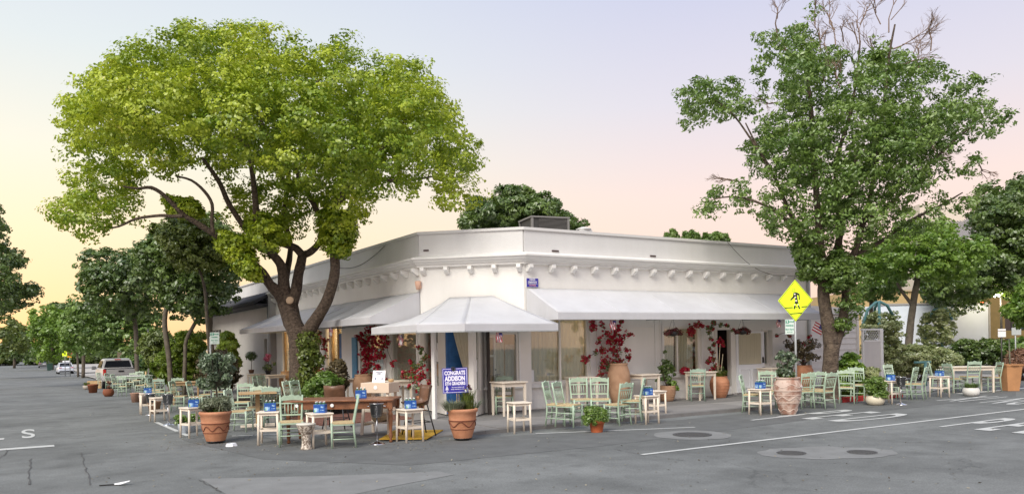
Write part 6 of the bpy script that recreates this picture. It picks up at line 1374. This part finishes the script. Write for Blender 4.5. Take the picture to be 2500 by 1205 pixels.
bush(t,h,rnd_clumps(26,.23,(.02,.2),.11,1),LMl,.045,150,2,asp=5,droop=-1.2)
bush(t,h,rnd_clumps(8,.22,(-.02,.05),.08,4),LM3,.04,60,3)
t2=thing('olive_tree','small standard olive tree with a loose blue green crown growing in the lavender planter','tree',tuple(t.location+Vector((.05,.12,h))))
k=B(); k.tube([(0,0,-.05),(.01,0,.25),(0,.01,.5),(.0,0,.62)],[.022,.018,.016,.012],8)
for i in range(12): a=i*2.4; tube_to(k,(0,0,.45+.012*i),(.26*math.cos(a),.26*math.sin(a),.62+.05*i),.009,.003,i)
k.obj('trunk',barkl,t2)
bush(t2,.62,rnd_clumps(50,.33,(-.14,.44),.10,7),LM6,.062,62,8,asp=2.6,sq=.9,shell=.1)
t,q,h=pot('terracotta_planter','terracotta planter with wavy band holding the congratulations sign, kerb centre',1130,1073,big,terra,waves=((.30,.05,5,.011),(.37,0,1,.008),(.2,0,1,.006)),wavem=MATS['relief_brown'],feet=True,scale=.93)
blades(t,h-.03,420,.16,.2,.22,LMl,12,w=.007).location=(-.17,.02,0)
blades(t,h-.03,180,.10,.42,.16,LM5,13,w=.006).location=(.12,.0,0)
bush(t,h,[(.12+.05*math.cos(i),.05*math.sin(i*2),.36+.03*(i%3),.035,1) for i in range(9)],leafmat('flower_purple',(.10,.03,.05),(.22,.10,.12),None,.2,.03),.022,40,14)
blades(t,h-.03,60,.05,.2,.25,LM6,15,w=.006).location=(.26,-.02,0)
# congratulation yard sign
a=atd(1079,897,depth(q)); c=atd(1143,959,depth(q)); mid=(a+c)/2; sw=(atd(1141,930,depth(q))-atd(1079,930,depth(q))).length; sh=abs(a.z-c.z)-.01
t=thing('yard_sign','blue and white CONGRATS ADDISON 5TH GRADERS yard sign staked in the planter','sign',(mid.x,mid.y,mid.z),-R(31.8)+R(4)); t.rotation_euler=(0,R(-1.5),t.rotation_euler.z)
k=B(); k.box((0,0,0),(sw,.008,sh)); k.obj('board',signb,t)
wv=mat('sign_lettering_white',(.78,.76,.88),.5)
k=B(); 
for x0,x1,z0,z1 in ((-.47,.47,.455,.470),(-.47,.47,-.470,-.455),(-.47,-.455,-.47,.47),(.455,.47,-.47,.47)): k.box(((x0+x1)/2*sw,-.0055,(z0+z1)/2*sh),((x1-x0)*sw,.003,(z1-z0)*sh))
k.obj('border',wv,t)
def fit(s_,z,hh,w,bold,mt=wv):
    o=text('lettering',s_,hh*1.38,mt,t,face((1,0,0),(0,-1,0),(0,-.0065,z)),bold=bold); bpy.context.view_layer.update(); wd=o.dimensions.x/max(1e-6,o.matrix_world.to_scale().x) if False else o.dimensions.x
    o.matrix_local=face((1,0,0),(0,-1,0),(0,-.0065,z))@Matrix.Diagonal((w/max(.001,wd),1,1,1)); return o
fit('CONGRATS',.295*sh,.155*sh,.82*sw,.005); fit('ADDISON',.075*sh,.185*sh,.80*sw,.007); fit('5TH GRADERS',-.12*sh,.125*sh,.80*sw,.004)
for s_,z in (('The entire Addison will',-.265),('always celebrate you here.',-.34)): text('lettering',s_,.045*sh,wv,t,face((1,0,0),(0,-1,0),(.10*sw,-.0065,z*sh)),bold=.0008,sx=1.15)
k=B()
for i,(zz,ww) in enumerate(((-.40,.02),(-.36,.075),(-.32,.065),(-.28,.05),(-.24,.03))):
    if i==0: k.box((-.33*sw,-.006,-.41*sh),(.012,.003,.07*sh)); k.box((-.33*sw,-.006,-.44*sh),(.06*sw*1.6,.003,.008*sh))
    else: k.prism([(-.33*sw-ww*sw,-.0065,zz*sh),(-.33*sw+ww*sw,-.0065,zz*sh),(-.33*sw,-.0065,(zz+.07)*sh)],(0,.002,0))
k.obj('tree_emblem',wv,t)
k=B(); k.tube([(.415*sw,-.0045,-.40*sh),(.415*sw,-.009,-.40*sh)],.045*sw*1.1,16); k.obj('round_sticker',wlabel,t)
k=B(); k.tube([(.06,.006,-sh/2-.42),(.06,.006,sh*.2)],.006,6); k.tube([(.02,.006,-sh/2-.42),(.02,.006,sh*.2)],.006,6); k.obj('wire_stake',lwood,t)
k=B(); k.tube([(-.05*sw+.035*math.cos(a_),-.02,.47*sh+.03*math.sin(a_)) for a_ in [i*PI/7 for i in range(15)]],.008,6); k.box((-.05*sw,-.015,.46*sh),(.035,.03,.035)); k.obj('black_clip',black,t)
# basil
t,q,h=pot('terracotta_pot','plain terracotta pot with a round dark basil bush on the kerb',1457,1054,[(.105,0),(.11,.01),(.14,.17),(.158,.172),(.165,.235),(.155,.24)],mat('terracotta_orange',(.50,.13,.045),.75,var=.15),scale=1.05)
bush(t,h,rnd_clumps(34,.19,(.02,.20),.10,17),LM2,.034,210,18,asp=1.5); bush(t,h,[(-.22,-.05,.02,.09,1),(-.27,-.03,-.05,.07,.7),(.2,0,.06,.09,1),(-.12,-.1,-.06,.06,.7)],LM2,.034,190,19,asp=1.5,name='side_foliage')
# great amphora
am=[(.17,0),(.19,.03),(.20,.05),(.25,.22),(.305,.42),(.335,.60),(.34,.70),(.325,.80),(.29,.86),(.275,.885),(.30,.905),(.315,.93),(.30,.94)]
t,q,h=pot('amphora_planter','great washed terracotta amphora with incised waves and roses, right of centre',1924,1011,am,amph,waves=((.12,.03,6,.008),(.42,.045,6,.009),(.73,.04,5,.008),(.33,0,1,.008),(.30,0,1,.007),(.50,0,1,.007),(.62,0,1,.007),(.60,0,1,.007)),wavem=limew,scale=.93)
k=B(); k.tube([(-.0,0,0),(0,-.004,0)],.03,14); o=k.obj('round_sticker',wlabel,t); o.location=(.11,-.31,.66); o.rotation_euler=(0,0,.3)
k=B()
for i in range(8): a=i*.8; tube_to(k,(.05*math.cos(a),.05*math.sin(a),h-.05),(.22*math.cos(a),.2*math.sin(a),h+.35+.06*(i%4)),.01,.004,i)
k.obj('rose_stem',bark,t)
bush(t,h,rnd_clumps(30,.20,(.05,.55),.085,27)+[(-.28,0,.15,.07,1),(-.32,0,.3,.05,.6),(-.30,.05,.45,.05,.6),(-.2,0,.6,.06,.6)],LM6,.06,40,28,asp=1.5); bush(t,h,rnd_clumps(12,.2,(-.02,.1),.07,29),LM3,.05,50,30,name='underplanting')
# white bowl with laurel bush
bowl=[(.13,0),(.17,.02),(.21,.07),(.225,.13),(.215,.19),(.19,.235),(.185,.24)]
t,q,h=pot('bowl_planter','cream bowl planter with a dark laurel bush between two groups of chairs',2137,988,bowl,mat('glaze_cream',(.66,.60,.46),.4),scale=1.05)
bush(t,h,rnd_clumps(38,.24,(.0,.42),.11,31),LM2,.07,75,32,asp=1.9)
t,q,h=pot('bowl_planter','low white bowl with short spiky greens before the far cream table',2371,966,bowl,mat('glaze_white',(.66,.65,.61),.5,var=.08),scale=1.02)
blades(t,h-.02,260,.15,.16,.18,LM3,33,w=.010)
sqp=[(.24,0),(.25,.01),(.34,.76),(.37,.765),(.375,.82),(.36,.825)]
t,q,h=pot('square_planter','tall square tapering terracotta planter at the right edge of the street',2466,953,sqp,mat('terracotta_tan',(.50,.25,.11),.8,var=.14,vscale=3,bump=.2,bscale=20),square=True,scale=1.02)
k=B(); k.tube([(.02,0,h-.05),(.0,0,h+.78)],.022,8); k.obj('stake',mat('stake_green',(.30,.32,.22),.8),t)
# jars against the front wall
jar=[(.17,0),(.19,.02),(.25,.16),(.295,.32),(.31,.46),(.295,.60),(.25,.70),(.235,.73),(.255,.75),(.24,.765)]
def ribs(zs): return tuple((z,0,1,.006) for z in zs)
t,q,h=pot('terracotta_jar','tall smooth terracotta jar with red bougainvillea beneath the flag, front wall',1511,16.42,[(r*1.0,z*1.42) for r,z in jar],terral,HS,scale=1.0,feet=True)
JAR1=(t,h)
t,q,h=pot('terracotta_jar','ribbed terracotta pot with a dark camellia left of the curtained window',1628,16.45,[(.15,0),(.19,.05),(.235,.22),(.245,.36),(.24,.40),(.25,.42),(.24,.43)],terral,HS,waves=ribs((.08,.14,.20,.26,.32)),scale=1.02)
JAR2=(t,h)
t,q,h=pot('terracotta_jar','ribbed red terracotta jar with bougainvillea and canes at the open doorway',1757,16.35,[(r*.92,z*.82) for r,z in jar],terra,HS,waves=ribs((.12,.2,.28,.36,.44)),scale=1.0)
JAR3=(t,h)
t,q,h=pot('terracotta_jar','terracotta jar behind the host desk under the great red bougainvillea',887,8.35,[(r*1.0,z*1.15) for r,z in jar],terral,HS)
JAR4=(t,h)
t,q,h=pot('terracotta_jar','terracotta jar against the side street wall behind the ivy trunk',706,962,[(r*1.25,z*1.2) for r,z in jar],mat('terracotta_ochre',(.46,.27,.13),.8,var=.12),HS)
t,q,h=pot('terracotta_pot','brown pot holding a young bougainvillea by the corner window',1040,1000,[(.14,0),(.20,.25),(.23,.26),(.235,.32),(.22,.33)],terra,HS,scale=1.15); JAR5=(t,h)
t,q,h=pot('terracotta_jar','terracotta jar with a bronze leaved shrub behind the sign post',1963,16.2,[(r*1.0,z*1.1) for r,z in jar],terra,HS); JAR6=(t,h)
t,q,h=pot('terracotta_pot','dark red pot beneath the farthest cream table',630,952,[(.15,0),(.20,.30),(.21,.34),(.2,.35)],mat('glaze_red',(.10,.012,.012),.5),HS,scale=1.1)
# small pots on the side street
for px,py,prof,mt,lab,pl in [(212,950,[(.12,0),(.19,.1),(.2,.22),(.19,.23)],mat('pot_pale',(.45,.40,.34),.8,var=.1),'small pale pot with spiky greens, farthest pot toward the pickup','sp'),
 (227,958,[(.18,0),(.235,.36),(.25,.37),(.25,.42),(.24,.43)],terrad,'rust coloured pot left of the far chairs','no'),
 (265,967,[(.14,0),(.22,.10),(.235,.2),(.2,.32),(.19,.33)],terrad,'round dark pot with red stems in front of the far chairs','red'),
 (331,981,[(.13,0),(.18,.33),(.19,.34),(.185,.35)],mat('pot_pink',(.42,.25,.18),.8),'pale tapered pot left of the farthest drinks pack','no'),
 (377,1008,[(.13,0),(.19,.33),(.2,.34),(.19,.35)],terral,'brown pot behind the two cream stools, side street','no'),
 (352,985,[(.13,0),(.18,.28),(.19,.3),(.185,.31)],mat('pot_grey',(.25,.2,.18),.8),'greyish pot showing through the legs of the farthest stool','no')]:
    t,q,h=pot('clay_pot',lab,px,py,prof,mt)
    if pl=='sp': blades(t,h-.02,160,.12,.2,.18,LM5,41,w=.012)
    if pl=='red': bush(t,h,rnd_clumps(8,.1,(0,.35),.07,42),leafmat('leaf_rust',(.12,.04,.02),(.32,.16,.10),None,.2,.03),.05,30,43)
for i,(px,py) in enumerate(((449,1056),(468,1050))):
    t,q,h=pot('tin_pot','white metal pot with shiny dark greens, %s of the pair left of the big planter'%('left','right')[i],px,py,[(.10,0),(.13,.19),(.135,.2)],mat('tin_white',(.60,.66,.72),.4),n=6 if 0 else 24)
    bush(t,h,rnd_clumps(12,.14,(0,.14),.07,51+i),LM2,.05,40,53+i)
t=thing('pet_bowl','white faceted pet bowl on the asphalt beside the largest planter','bowl'); k=B(); k.lathe([(.115,0),(.085,.055),(.075,.055),(.08,.02),(0,.015)],6); o=k.obj('bowl',mat('bowl_white',(.66,.68,.72),.35),t); 
for p_ in o.data.polygons: p_.use_smooth=False
put(t,565,1088,0)
t=thing('road_debris','white and dark scrap of plastic lying on the near asphalt','litter'); k=B(); k.prism([(0,0,.01),(.10,.02,.02),(.22,0,.05),(.12,-.03,.02)],(0,.03,.01)); k.obj('white_scrap',wlabel,t); k=B(); k.bar((-.16,-.03,.01),(.02,0,.015),.02,.012); k.obj('dark_scrap',ink,t); put(t,275,1184,0)
# ---- camellia, canes and bronze shrub in jars
t,h=JAR2; k=B()
for i in range(7): a=i*.9; tube_to(k,(0,0,h-.05),(.22*math.cos(a),.15*math.sin(a),h+.35+.1*(i%4)),.012,.004,i+30)
k.obj('stem',bark,t); bush(t,h,rnd_clumps(26,.15,(.05,.85),.075,61)+[(-.3,-.05,.2,.07,1),(-.4,-.05,.15,.05,.6),(-.25,0,.5,.05,.6),(.25,0,.45,.06,.8),(.3,0,.3,.05,.6),(-.05,0,.95,.05,.6)],LM3,.06,45,62); bush(t,h,[(.12,-.12,.05,.13,1.4),(.2,-.15,-.08,.09,1)],LM4,.07,60,63,name='trailing_leaves')
t,h=JAR6; k=B()
for i in range(7): a=i*.9; tube_to(k,(0,0,h-.05),(.35*math.cos(a),.2*math.sin(a),h+.4+.08*(i%3)),.018,.005,i+50)
k.obj('stem',bark,t); bush(t,h,rnd_clumps(40,.48,(.15,.75),.12,65),LMb,.06,50,66)
# ---- bougainvillea: bracts and leaves trained along stems
def bougain(t,pts,n_red,n_gr,seed,lm=LMr,size=.055,rr=.12,red=True):
    size=size*.85
    "pts: list of (world point, radius, density red, density green)"
    g=np.random.default_rng(seed); A=[];Ad=[];G=[];Gd=[]
    for (p,r,dr,dg) in pts:
        if dr:
            nc=max(2,int(dr*9)); 
            for _ in range(nc):
                c=np.array(p)+g.normal(0,r*.78,3)*np.array([1,.5,1]); q_,d=ball(c,.045*g.uniform(.6,1.3),int(n_red*.5*g.uniform(.5,1.3)),g,.9,.2); A.append(q_); Ad.append(d)
        if dg or dr: q_,d=ball(p,r*1.5,int(n_gr*(dg+.25)*.7),g,1,.1); G.append(q_); Gd.append(d)
    o=leaves('bracts',np.concatenate(A),np.concatenate(Ad),size,lm,None,asp=1.2,seed=seed,jit=.6,kind='stuff'); fin(o,t)
    if G: o=leaves('foliage',np.concatenate(G),np.concatenate(Gd),size,LM3,None,asp=1.5,seed=seed+1); fin(o,t)
    k=B(); P0_=Vector(pts[0][0])
    for i,(p,r,dr,dg) in enumerate(pts[1:],1):
        prev=min(pts[:i],key=lambda z:(Vector(z[0])-Vector(p)).length+0*1); tube_to(k,prev[0],p,.009,.005,seed+i,5,.1,4)
    fin(k.obj('stem',bark,t),t)
def bt(lab,root,w=16.6,pts=(),seed=1,plane='Y',**kw):
    t=thing('bougainvillea',lab,'climbing plant',tuple(root)); P=[(tuple(root),.05,0,0)]
    for (x,y,r,dr,dg) in pts: p=onY(x,y,w) if plane=='Y' else onX(x,y,w); P.append((tuple(p),r,dr,dg))
    bougain(t,P,34,60,seed,**kw); return t
tj,h=JAR1
bt('red bougainvillea trained up the wall beneath the flag, in the tall smooth jar',tj.location+Vector((0,0,h-.1)),16.62,[(1500,900,.14,.2,3.5),(1485,895,.12,.6,3),(1480,880,.12,1.4,.6),(1470,890,.08,1,.4),(1466,915,.06,.8,.4),(1460,922,.05,.7,0),(1505,880,.12,1.6,.6),(1515,885,.1,1,.3),(1508,865,.1,.6,.8),(1500,850,.12,1,.6),(1535,872,.07,1.1,.2),(1530,855,.06,.6,.3),(1510,835,.12,1.6,.3),(1490,825,.12,1.9,.2),(1505,815,.14,2.2,.2),(1520,828,.08,1.2,0),(1478,812,.07,1,.1),(1508,800,.06,.9,0),(1470,793,.05,.6,.2),(1535,815,.06,.9,.2),(1463,832,.06,.9,.4),(1448,800,.08,1.8,.3),(1445,788,.05,.6,.2),(1470,855,.08,1.3,.1),(1455,860,.05,.2,.8),(1428,878,.07,1.0,.1),(1435,872,.04,.6,.1),(1518,784,.05,.8,0),(1495,855,.06,.9,.2)],91)
tj,h=JAR3
bt('red bougainvillea climbing beside and over the open doorway',tj.location+Vector((0,0,h-.1)),16.6,[(1752,900,.08,.2,2),(1762,905,.1,.1,2.5),(1745,895,.07,1.1,.3),(1738,905,.05,.7,.1),(1742,875,.06,.4,1),(1735,880,.06,.9,.2),(1740,860,.05,.5,.7),(1732,850,.04,.2,.7),(1742,840,.05,.6,.5),(1756,832,.08,1.7,.1),(1765,840,.05,1,.1),(1735,825,.05,.4,.7),(1731,812,.05,.2,1),(1738,800,.05,.2,1.2),(1742,788,.06,.8,.9),(1728,800,.05,.3,.8),(1710,795,.07,1.6,.1),(1700,792,.06,1.2,.1),(1688,800,.07,1.6,.1),(1682,812,.06,1.3,.0),(1692,808,.06,1,0),(1760,793,.05,.3,.9),(1775,795,.05,.2,.9),(1788,805,.04,.1,.7),(1728,880,.05,.8,.1)],93)
tj,h=JAR4
bt('great crimson bougainvillea against the side wall between blue shutter and corner window',tj.location+Vector((0,0,h-.1)),8.55,[(895,925,.1,.6,.7),(885,930,.08,.8,.2),(905,915,.09,.8,.3),(888,905,.11,1.6,.2),(905,895,.12,1.8,.2),(925,900,.09,1.3,.2),(930,912,.06,.7,.1),(915,880,.12,1.9,.2),(895,878,.13,2.3,.1),(890,860,.13,2.4,.1),(905,858,.12,2.1,.1),(925,860,.10,1.2,.3),(935,868,.08,1.1,.1),(895,843,.13,2.3,.1),(912,838,.13,2.2,.1),(935,845,.08,1.2,.3),(945,835,.06,.9,.2),(888,830,.12,1.9,.1),(905,820,.12,1.9,.1),(930,826,.10,1.4,.1),(942,822,.06,.6,.3),(880,818,.08,1.2,.2),(900,808,.08,1.1,.2),(912,798,.07,.8,.2),(875,825,.05,.7,.2),(960,886,.06,.9,.1),(915,912,.06,.3,.7),(958,932,.06,.8,.1),(945,928,.05,.7,.1),(975,934,.05,.7,.1)],95,plane='X',size=.062)
tj,h=JAR5
bt('young bougainvillea with scattered red bracts in the brown pot by the corner window',tj.location+Vector((0,0,h-.1)),7.95,[(1020,945,.08,.1,1.5),(1015,925,.09,.8,1.4),(1030,915,.09,1.6,.8),(1025,925,.07,1,.3),(1008,915,.06,.5,1.2),(995,915,.06,.6,.9),(987,909,.05,.9,.1),(984,918,.04,.4,.5),(1015,898,.07,.5,1.1),(1008,888,.05,.4,.6),(1025,890,.06,.4,1.1),(1035,878,.06,.3,1.2),(1040,868,.04,.2,.8),(1030,852,.03,.05,.8),(1022,849,.03,.05,.5),(1027,860,.03,0,.6),(1047,935,.05,.7,.1),(1000,945,.04,.1,.7)],97,plane='X')
bt('sparse red bougainvillea on the wall behind the yellow crossing sign',Vector((21.1,16.7,.9)),16.65,[(1962,905,.06,.3,.6),(1958,885,.07,.7,.3),(1950,872,.06,.7,.2),(1965,870,.06,.8,.2),(1945,862,.04,.5,.3),(1958,850,.05,.7,.1),(1962,838,.05,.6,.2),(1942,838,.05,.3,.5),(1928,820,.05,.6,.3),(1922,812,.03,.4,.3),(1898,818,.05,.5,.3),(1975,820,.04,.5,.2),(1982,832,.04,.3,.1),(1970,848,.04,.4,.1)],99)
bt('red flowers and leaves trailing on the white column beside the ivy trunk',Vector((8.5,yc-.3,.9)),8.35,[(795,870,.08,.2,.6),(790,850,.05,.2,.3),(790,838,.08,1.1,.1),(786,828,.07,.9,.1),(795,832,.06,.8,.1),(780,900,.06,.7,.2),(782,812,.05,.1,.6)],101,plane='X')
t=thing('bamboo_canes','three pale bamboo canes leaning in the ribbed jar at the doorway','canes',tuple(JAR3[0].location+Vector((0,0,JAR3[1]-.1))))
for a in ((-.06,0,.0,-.05,1.05),(.03,0,.16,0,.75),(.0,.05,-.02,.1,.95)): k=B(); k.tube([(a[0],a[1],0),(a[2],a[3],a[4])],.010,6); k.obj('cane',mat('cane',(.5,.42,.28),.7),t)
blades(JAR3[0],JAR3[1]-.02,120,.16,.2,.2,LM5,44,w=.012)
# potted geranium in the window sill, plants on tables
for px,py,lab,lm in ((1671,905,'bright red geranium on the window sill above the wall table',LMr),):
    p=onY(px,py,16.7); t=thing('potted_flower',lab,'flower',(p.x,p.y,.79)); k=B(); k.lathe([(.05,-.02),(.07,.08),(.06,.08)],12); k.obj('pot',terra,t); bush(t,.08,[(0,0,.05,.12,1.5),(-.1,0,.0,.1,1),(.14,-.02,.03,.08,.8)],lm,.04,120,111)
for px,py,lab,kind in ((614,918,'little ball topiary in a pot on the farthest wall table','ball'),(655,921,'pink flowering orchid in a dark pot on the side street table','pink')):
    p=onX(px,py,8.35); z=gz(p.x,p.y)+HS+.80; t=thing('potted_plant',lab,'plant',(p.x,p.y,z)); k=B(); k.lathe([(.09,0),(.13,.16),(.12,.16)],14); k.obj('pot',black if kind=='pink' else mat('pot_clay_small',(.2,.1,.06),.8),t)
    k=B(); k.tube([(0,0,.1),(.02,0,.6 if kind=='ball' else .8)],.012,6); k.obj('stem',bark,t)
    if kind=='ball': bush(t,.75,[(0,0,0,.26,4)],LM3,.07,110,112); 
    else: bush(t,.2,[(0,0,.05,.22,2),(.25,0,.2,.08,.6)],LM3,.07,60,113); bush(t,.62,[(-.05,0,.0,.15,1.5),(.02,0,.12,.12,1)],LMp,.06,90,114,name='petals')
t=thing('potted_plant','pale cactus like plant standing beside the flowering bush in the corner bed','plant',tuple(gnd(812,990,HS))); k=B(); k.lathe([(.1,0),(.13,.2),(.12,.2)],14); k.obj('pot',terra,t); k=B(); k.lathe([(.08,.2),(.13,.35),(.14,.6),(.11,.78),(.04,.85)],12,wob=.01); k.obj('cactus',mat('cactus_pale',(.32,.36,.25),.9,bump=.9,bscale=60,var=.2,vscale=20),t)
# olive in doorway
q=gnd(1152,1012,HS); t=thing('potted_olive','slender dark leaved tree standing right of the entrance curtain behind the sign','tree',tuple(q)); k=B(); k.lathe([(.12,0),(.17,.3),(.16,.3)],16); k.obj('pot',black,t); k=B(); k.tube([(0,0,.2),(0,0,1.0)],.014,6); k.obj('trunk',bark,t)
bush(t,.95,rnd_clumps(22,.13,(-.15,.55),.08,121),LM6,.07,60,122,asp=2.6)
# hanging baskets
for px,py,lab in ((1643,806,'hanging basket of dark red flowers left of the doorway vine'),(1812,803,'hanging basket of dark red flowers above the open dutch door')):
    p=onY(px,py,15.9); t=thing('hanging_basket',lab,'hanging basket',(p.x,p.y,p.z),group='hanging flower baskets'); k=B(); k.lathe([(.03,-.16),(.11,-.13),(.15,-.03),(.14,-.03)],16); k.obj('basket',black,t)
    k=B(); zz=2.4-p.z
    for a in (0,2.1,4.2): k.tube([(.13*math.cos(a),.13*math.sin(a),-.03),(0,0,zz)],.004,4)
    k.obj('hanger',black,t)
    bush(t,-.02,[(x_,0,-.02-.3*abs(x_)**1.5,.10,1) for x_ in (-.24,-.12,0,.12,.24)]+[(0,-.08,.02,.1,1)],leafmat('basket_mix',(.04,.06,.02),(.20,.012,.03),(.35,.1,.15),.25,.03),.042,130,px)
# flags
def flag(px0,py0,px1,py1,w_plane,label,plane='Y',n=7,pale=False,rot=0,fold=1.):
    a=(onY if plane=='Y' else onX)(px0,py0,w_plane); c=(onY if plane=='Y' else onX)(px1,py1,w_plane); hgt=max(.12,abs(a.z-c.z)); ux_=Vector((1,0,0)) if plane=='Y' else (-Vector((0,1,0)))
    wd=abs((c-a).dot(ux_)); mid=Vector(((a.x+c.x)/2,(a.y+c.y)/2,max(a.z,c.z)))
    t=thing('small_flag',label,'flag',tuple(mid),(0 if plane=='Y' else -PI/2)+rot)
    fr_=mat('flag_red_pale',(.52,.22,.22),.8) if pale else mat('flag_red',(.42,.03,.05),.8); fw=mat('flag_white',(.68,.66,.66),.8)
    for i in range(n):
        x0=-wd/2+wd*i/n; x1=x0+wd/n; k=B(); rows=[[(x,.02*math.sin(x*30+z_*9)*fold,-hgt*z_) for x in (x0,x1)] for z_ in [j/6 for j in range(7)]]; k.grid(rows); k.obj('stripe',fr_ if i%2==0 else fw,t,solid=.002)
    k=B(); k.grid([[(x,.02*math.sin(x*30+z_*9)*fold-.004,-hgt*z_) for x in (wd*.02,wd/2+.0)] for z_ in [j/6*.42 for j in range(7)]]) if not pale else k.grid([[(x,.02*math.sin(x*30+z_*9)*fold-.004,-hgt*z_) for x in (wd*.02,wd/2+.0)] for z_ in [j/6*.42 for j in range(7)]]); k.obj('canton',mat('flag_blue',(.06,.06,.22),.8),t,solid=.002)
    k=B(); k.tube([(-wd/2,0,.0),(wd/2+.02,0,.0)],.006,6); k.obj('stick',lwood,t)
flag(1211,811,1226,835,15.3,'american flag hanging from the porch awning above the glazed door')
flag(1489,781,1503,804,15.6,'american flag hanging above the tall jar of bougainvillea',)
flag(1896,779,1905,798,15.6,'small folded flag under the long awning near the crossing sign')
flag(973,817,984,843,7.55,'pale pink faded flag under the porch awning by the corner window',plane='X',n=3,pale=True)
flag(804,799,812,821,7.5,'pale pink faded flag under the side awning right of the tree trunk',plane='X',n=3,pale=True)
p=onY(1998,800,14.9); t=thing('small_flag','american flag tilted out beside the tall tree trunk','flag',tuple(p),R(-20)); t.rotation_euler=(0,R(28),R(-20))
for i in range(7): k=B(); k.box((0,0,-.13+.04*i),(.34,.006,.038)); k.obj('stripe',MATS['flag_red'] if i%2==0 else MATS['flag_white'],t)
k=B(); k.box((.09,-.005,.07),(.15,.006,.15)); k.obj('canton',MATS['flag_blue'],t); k=B(); k.tube([(.18,0,-.2),(.18,0,.3)],.008,6); k.obj('stick',lwood,t)
# white paper on the post by the pickup, planter box by its wheel
q=gnd(240,955); t=thing('wooden_box','pale wooden planter box beside the pickup wheel','box',tuple(gnd(238,947)),R(-25)); k=B(); k.box((0,0,.22),(.95,.45,.44)); k.obj('box',lwood,t,bev=.01); k=B(); k.box((0,0,.445),(.87,.37,.01)); k.obj('soil',soil,t)
# young tree stake, pale pole at left mid group
t=thing('wooden_pole','short tan umbrella pole standing among the far chairs','pole',tuple(gnd(357,962))); k=B(); k.tube([(0,0,0),(0,0,1.05)],.035,8); k.obj('pole',lwood,t)
bpy.context.view_layer.update()

def to_mesh():
    dg=bpy.context.evaluated_depsgraph_get()
    for o in [o for o in ALL() if o.type=='FONT']:
        me=bpy.data.meshes.new_from_object(o.evaluated_get(dg)); nm=o.name; n=bpy.data.objects.new('tmp',me); COL.objects.link(n)
        par=o.parent; mw=o.matrix_world.copy(); ml=o.matrix_local.copy(); kd=o.get('kind'); bpy.data.objects.remove(o); n.name=nm
        if par: n.parent=par; n.matrix_parent_inverse=Matrix.Identity(4); n.matrix_local=ml
        else: n.matrix_world=mw
        if kd: n['kind']=kd
to_mesh()
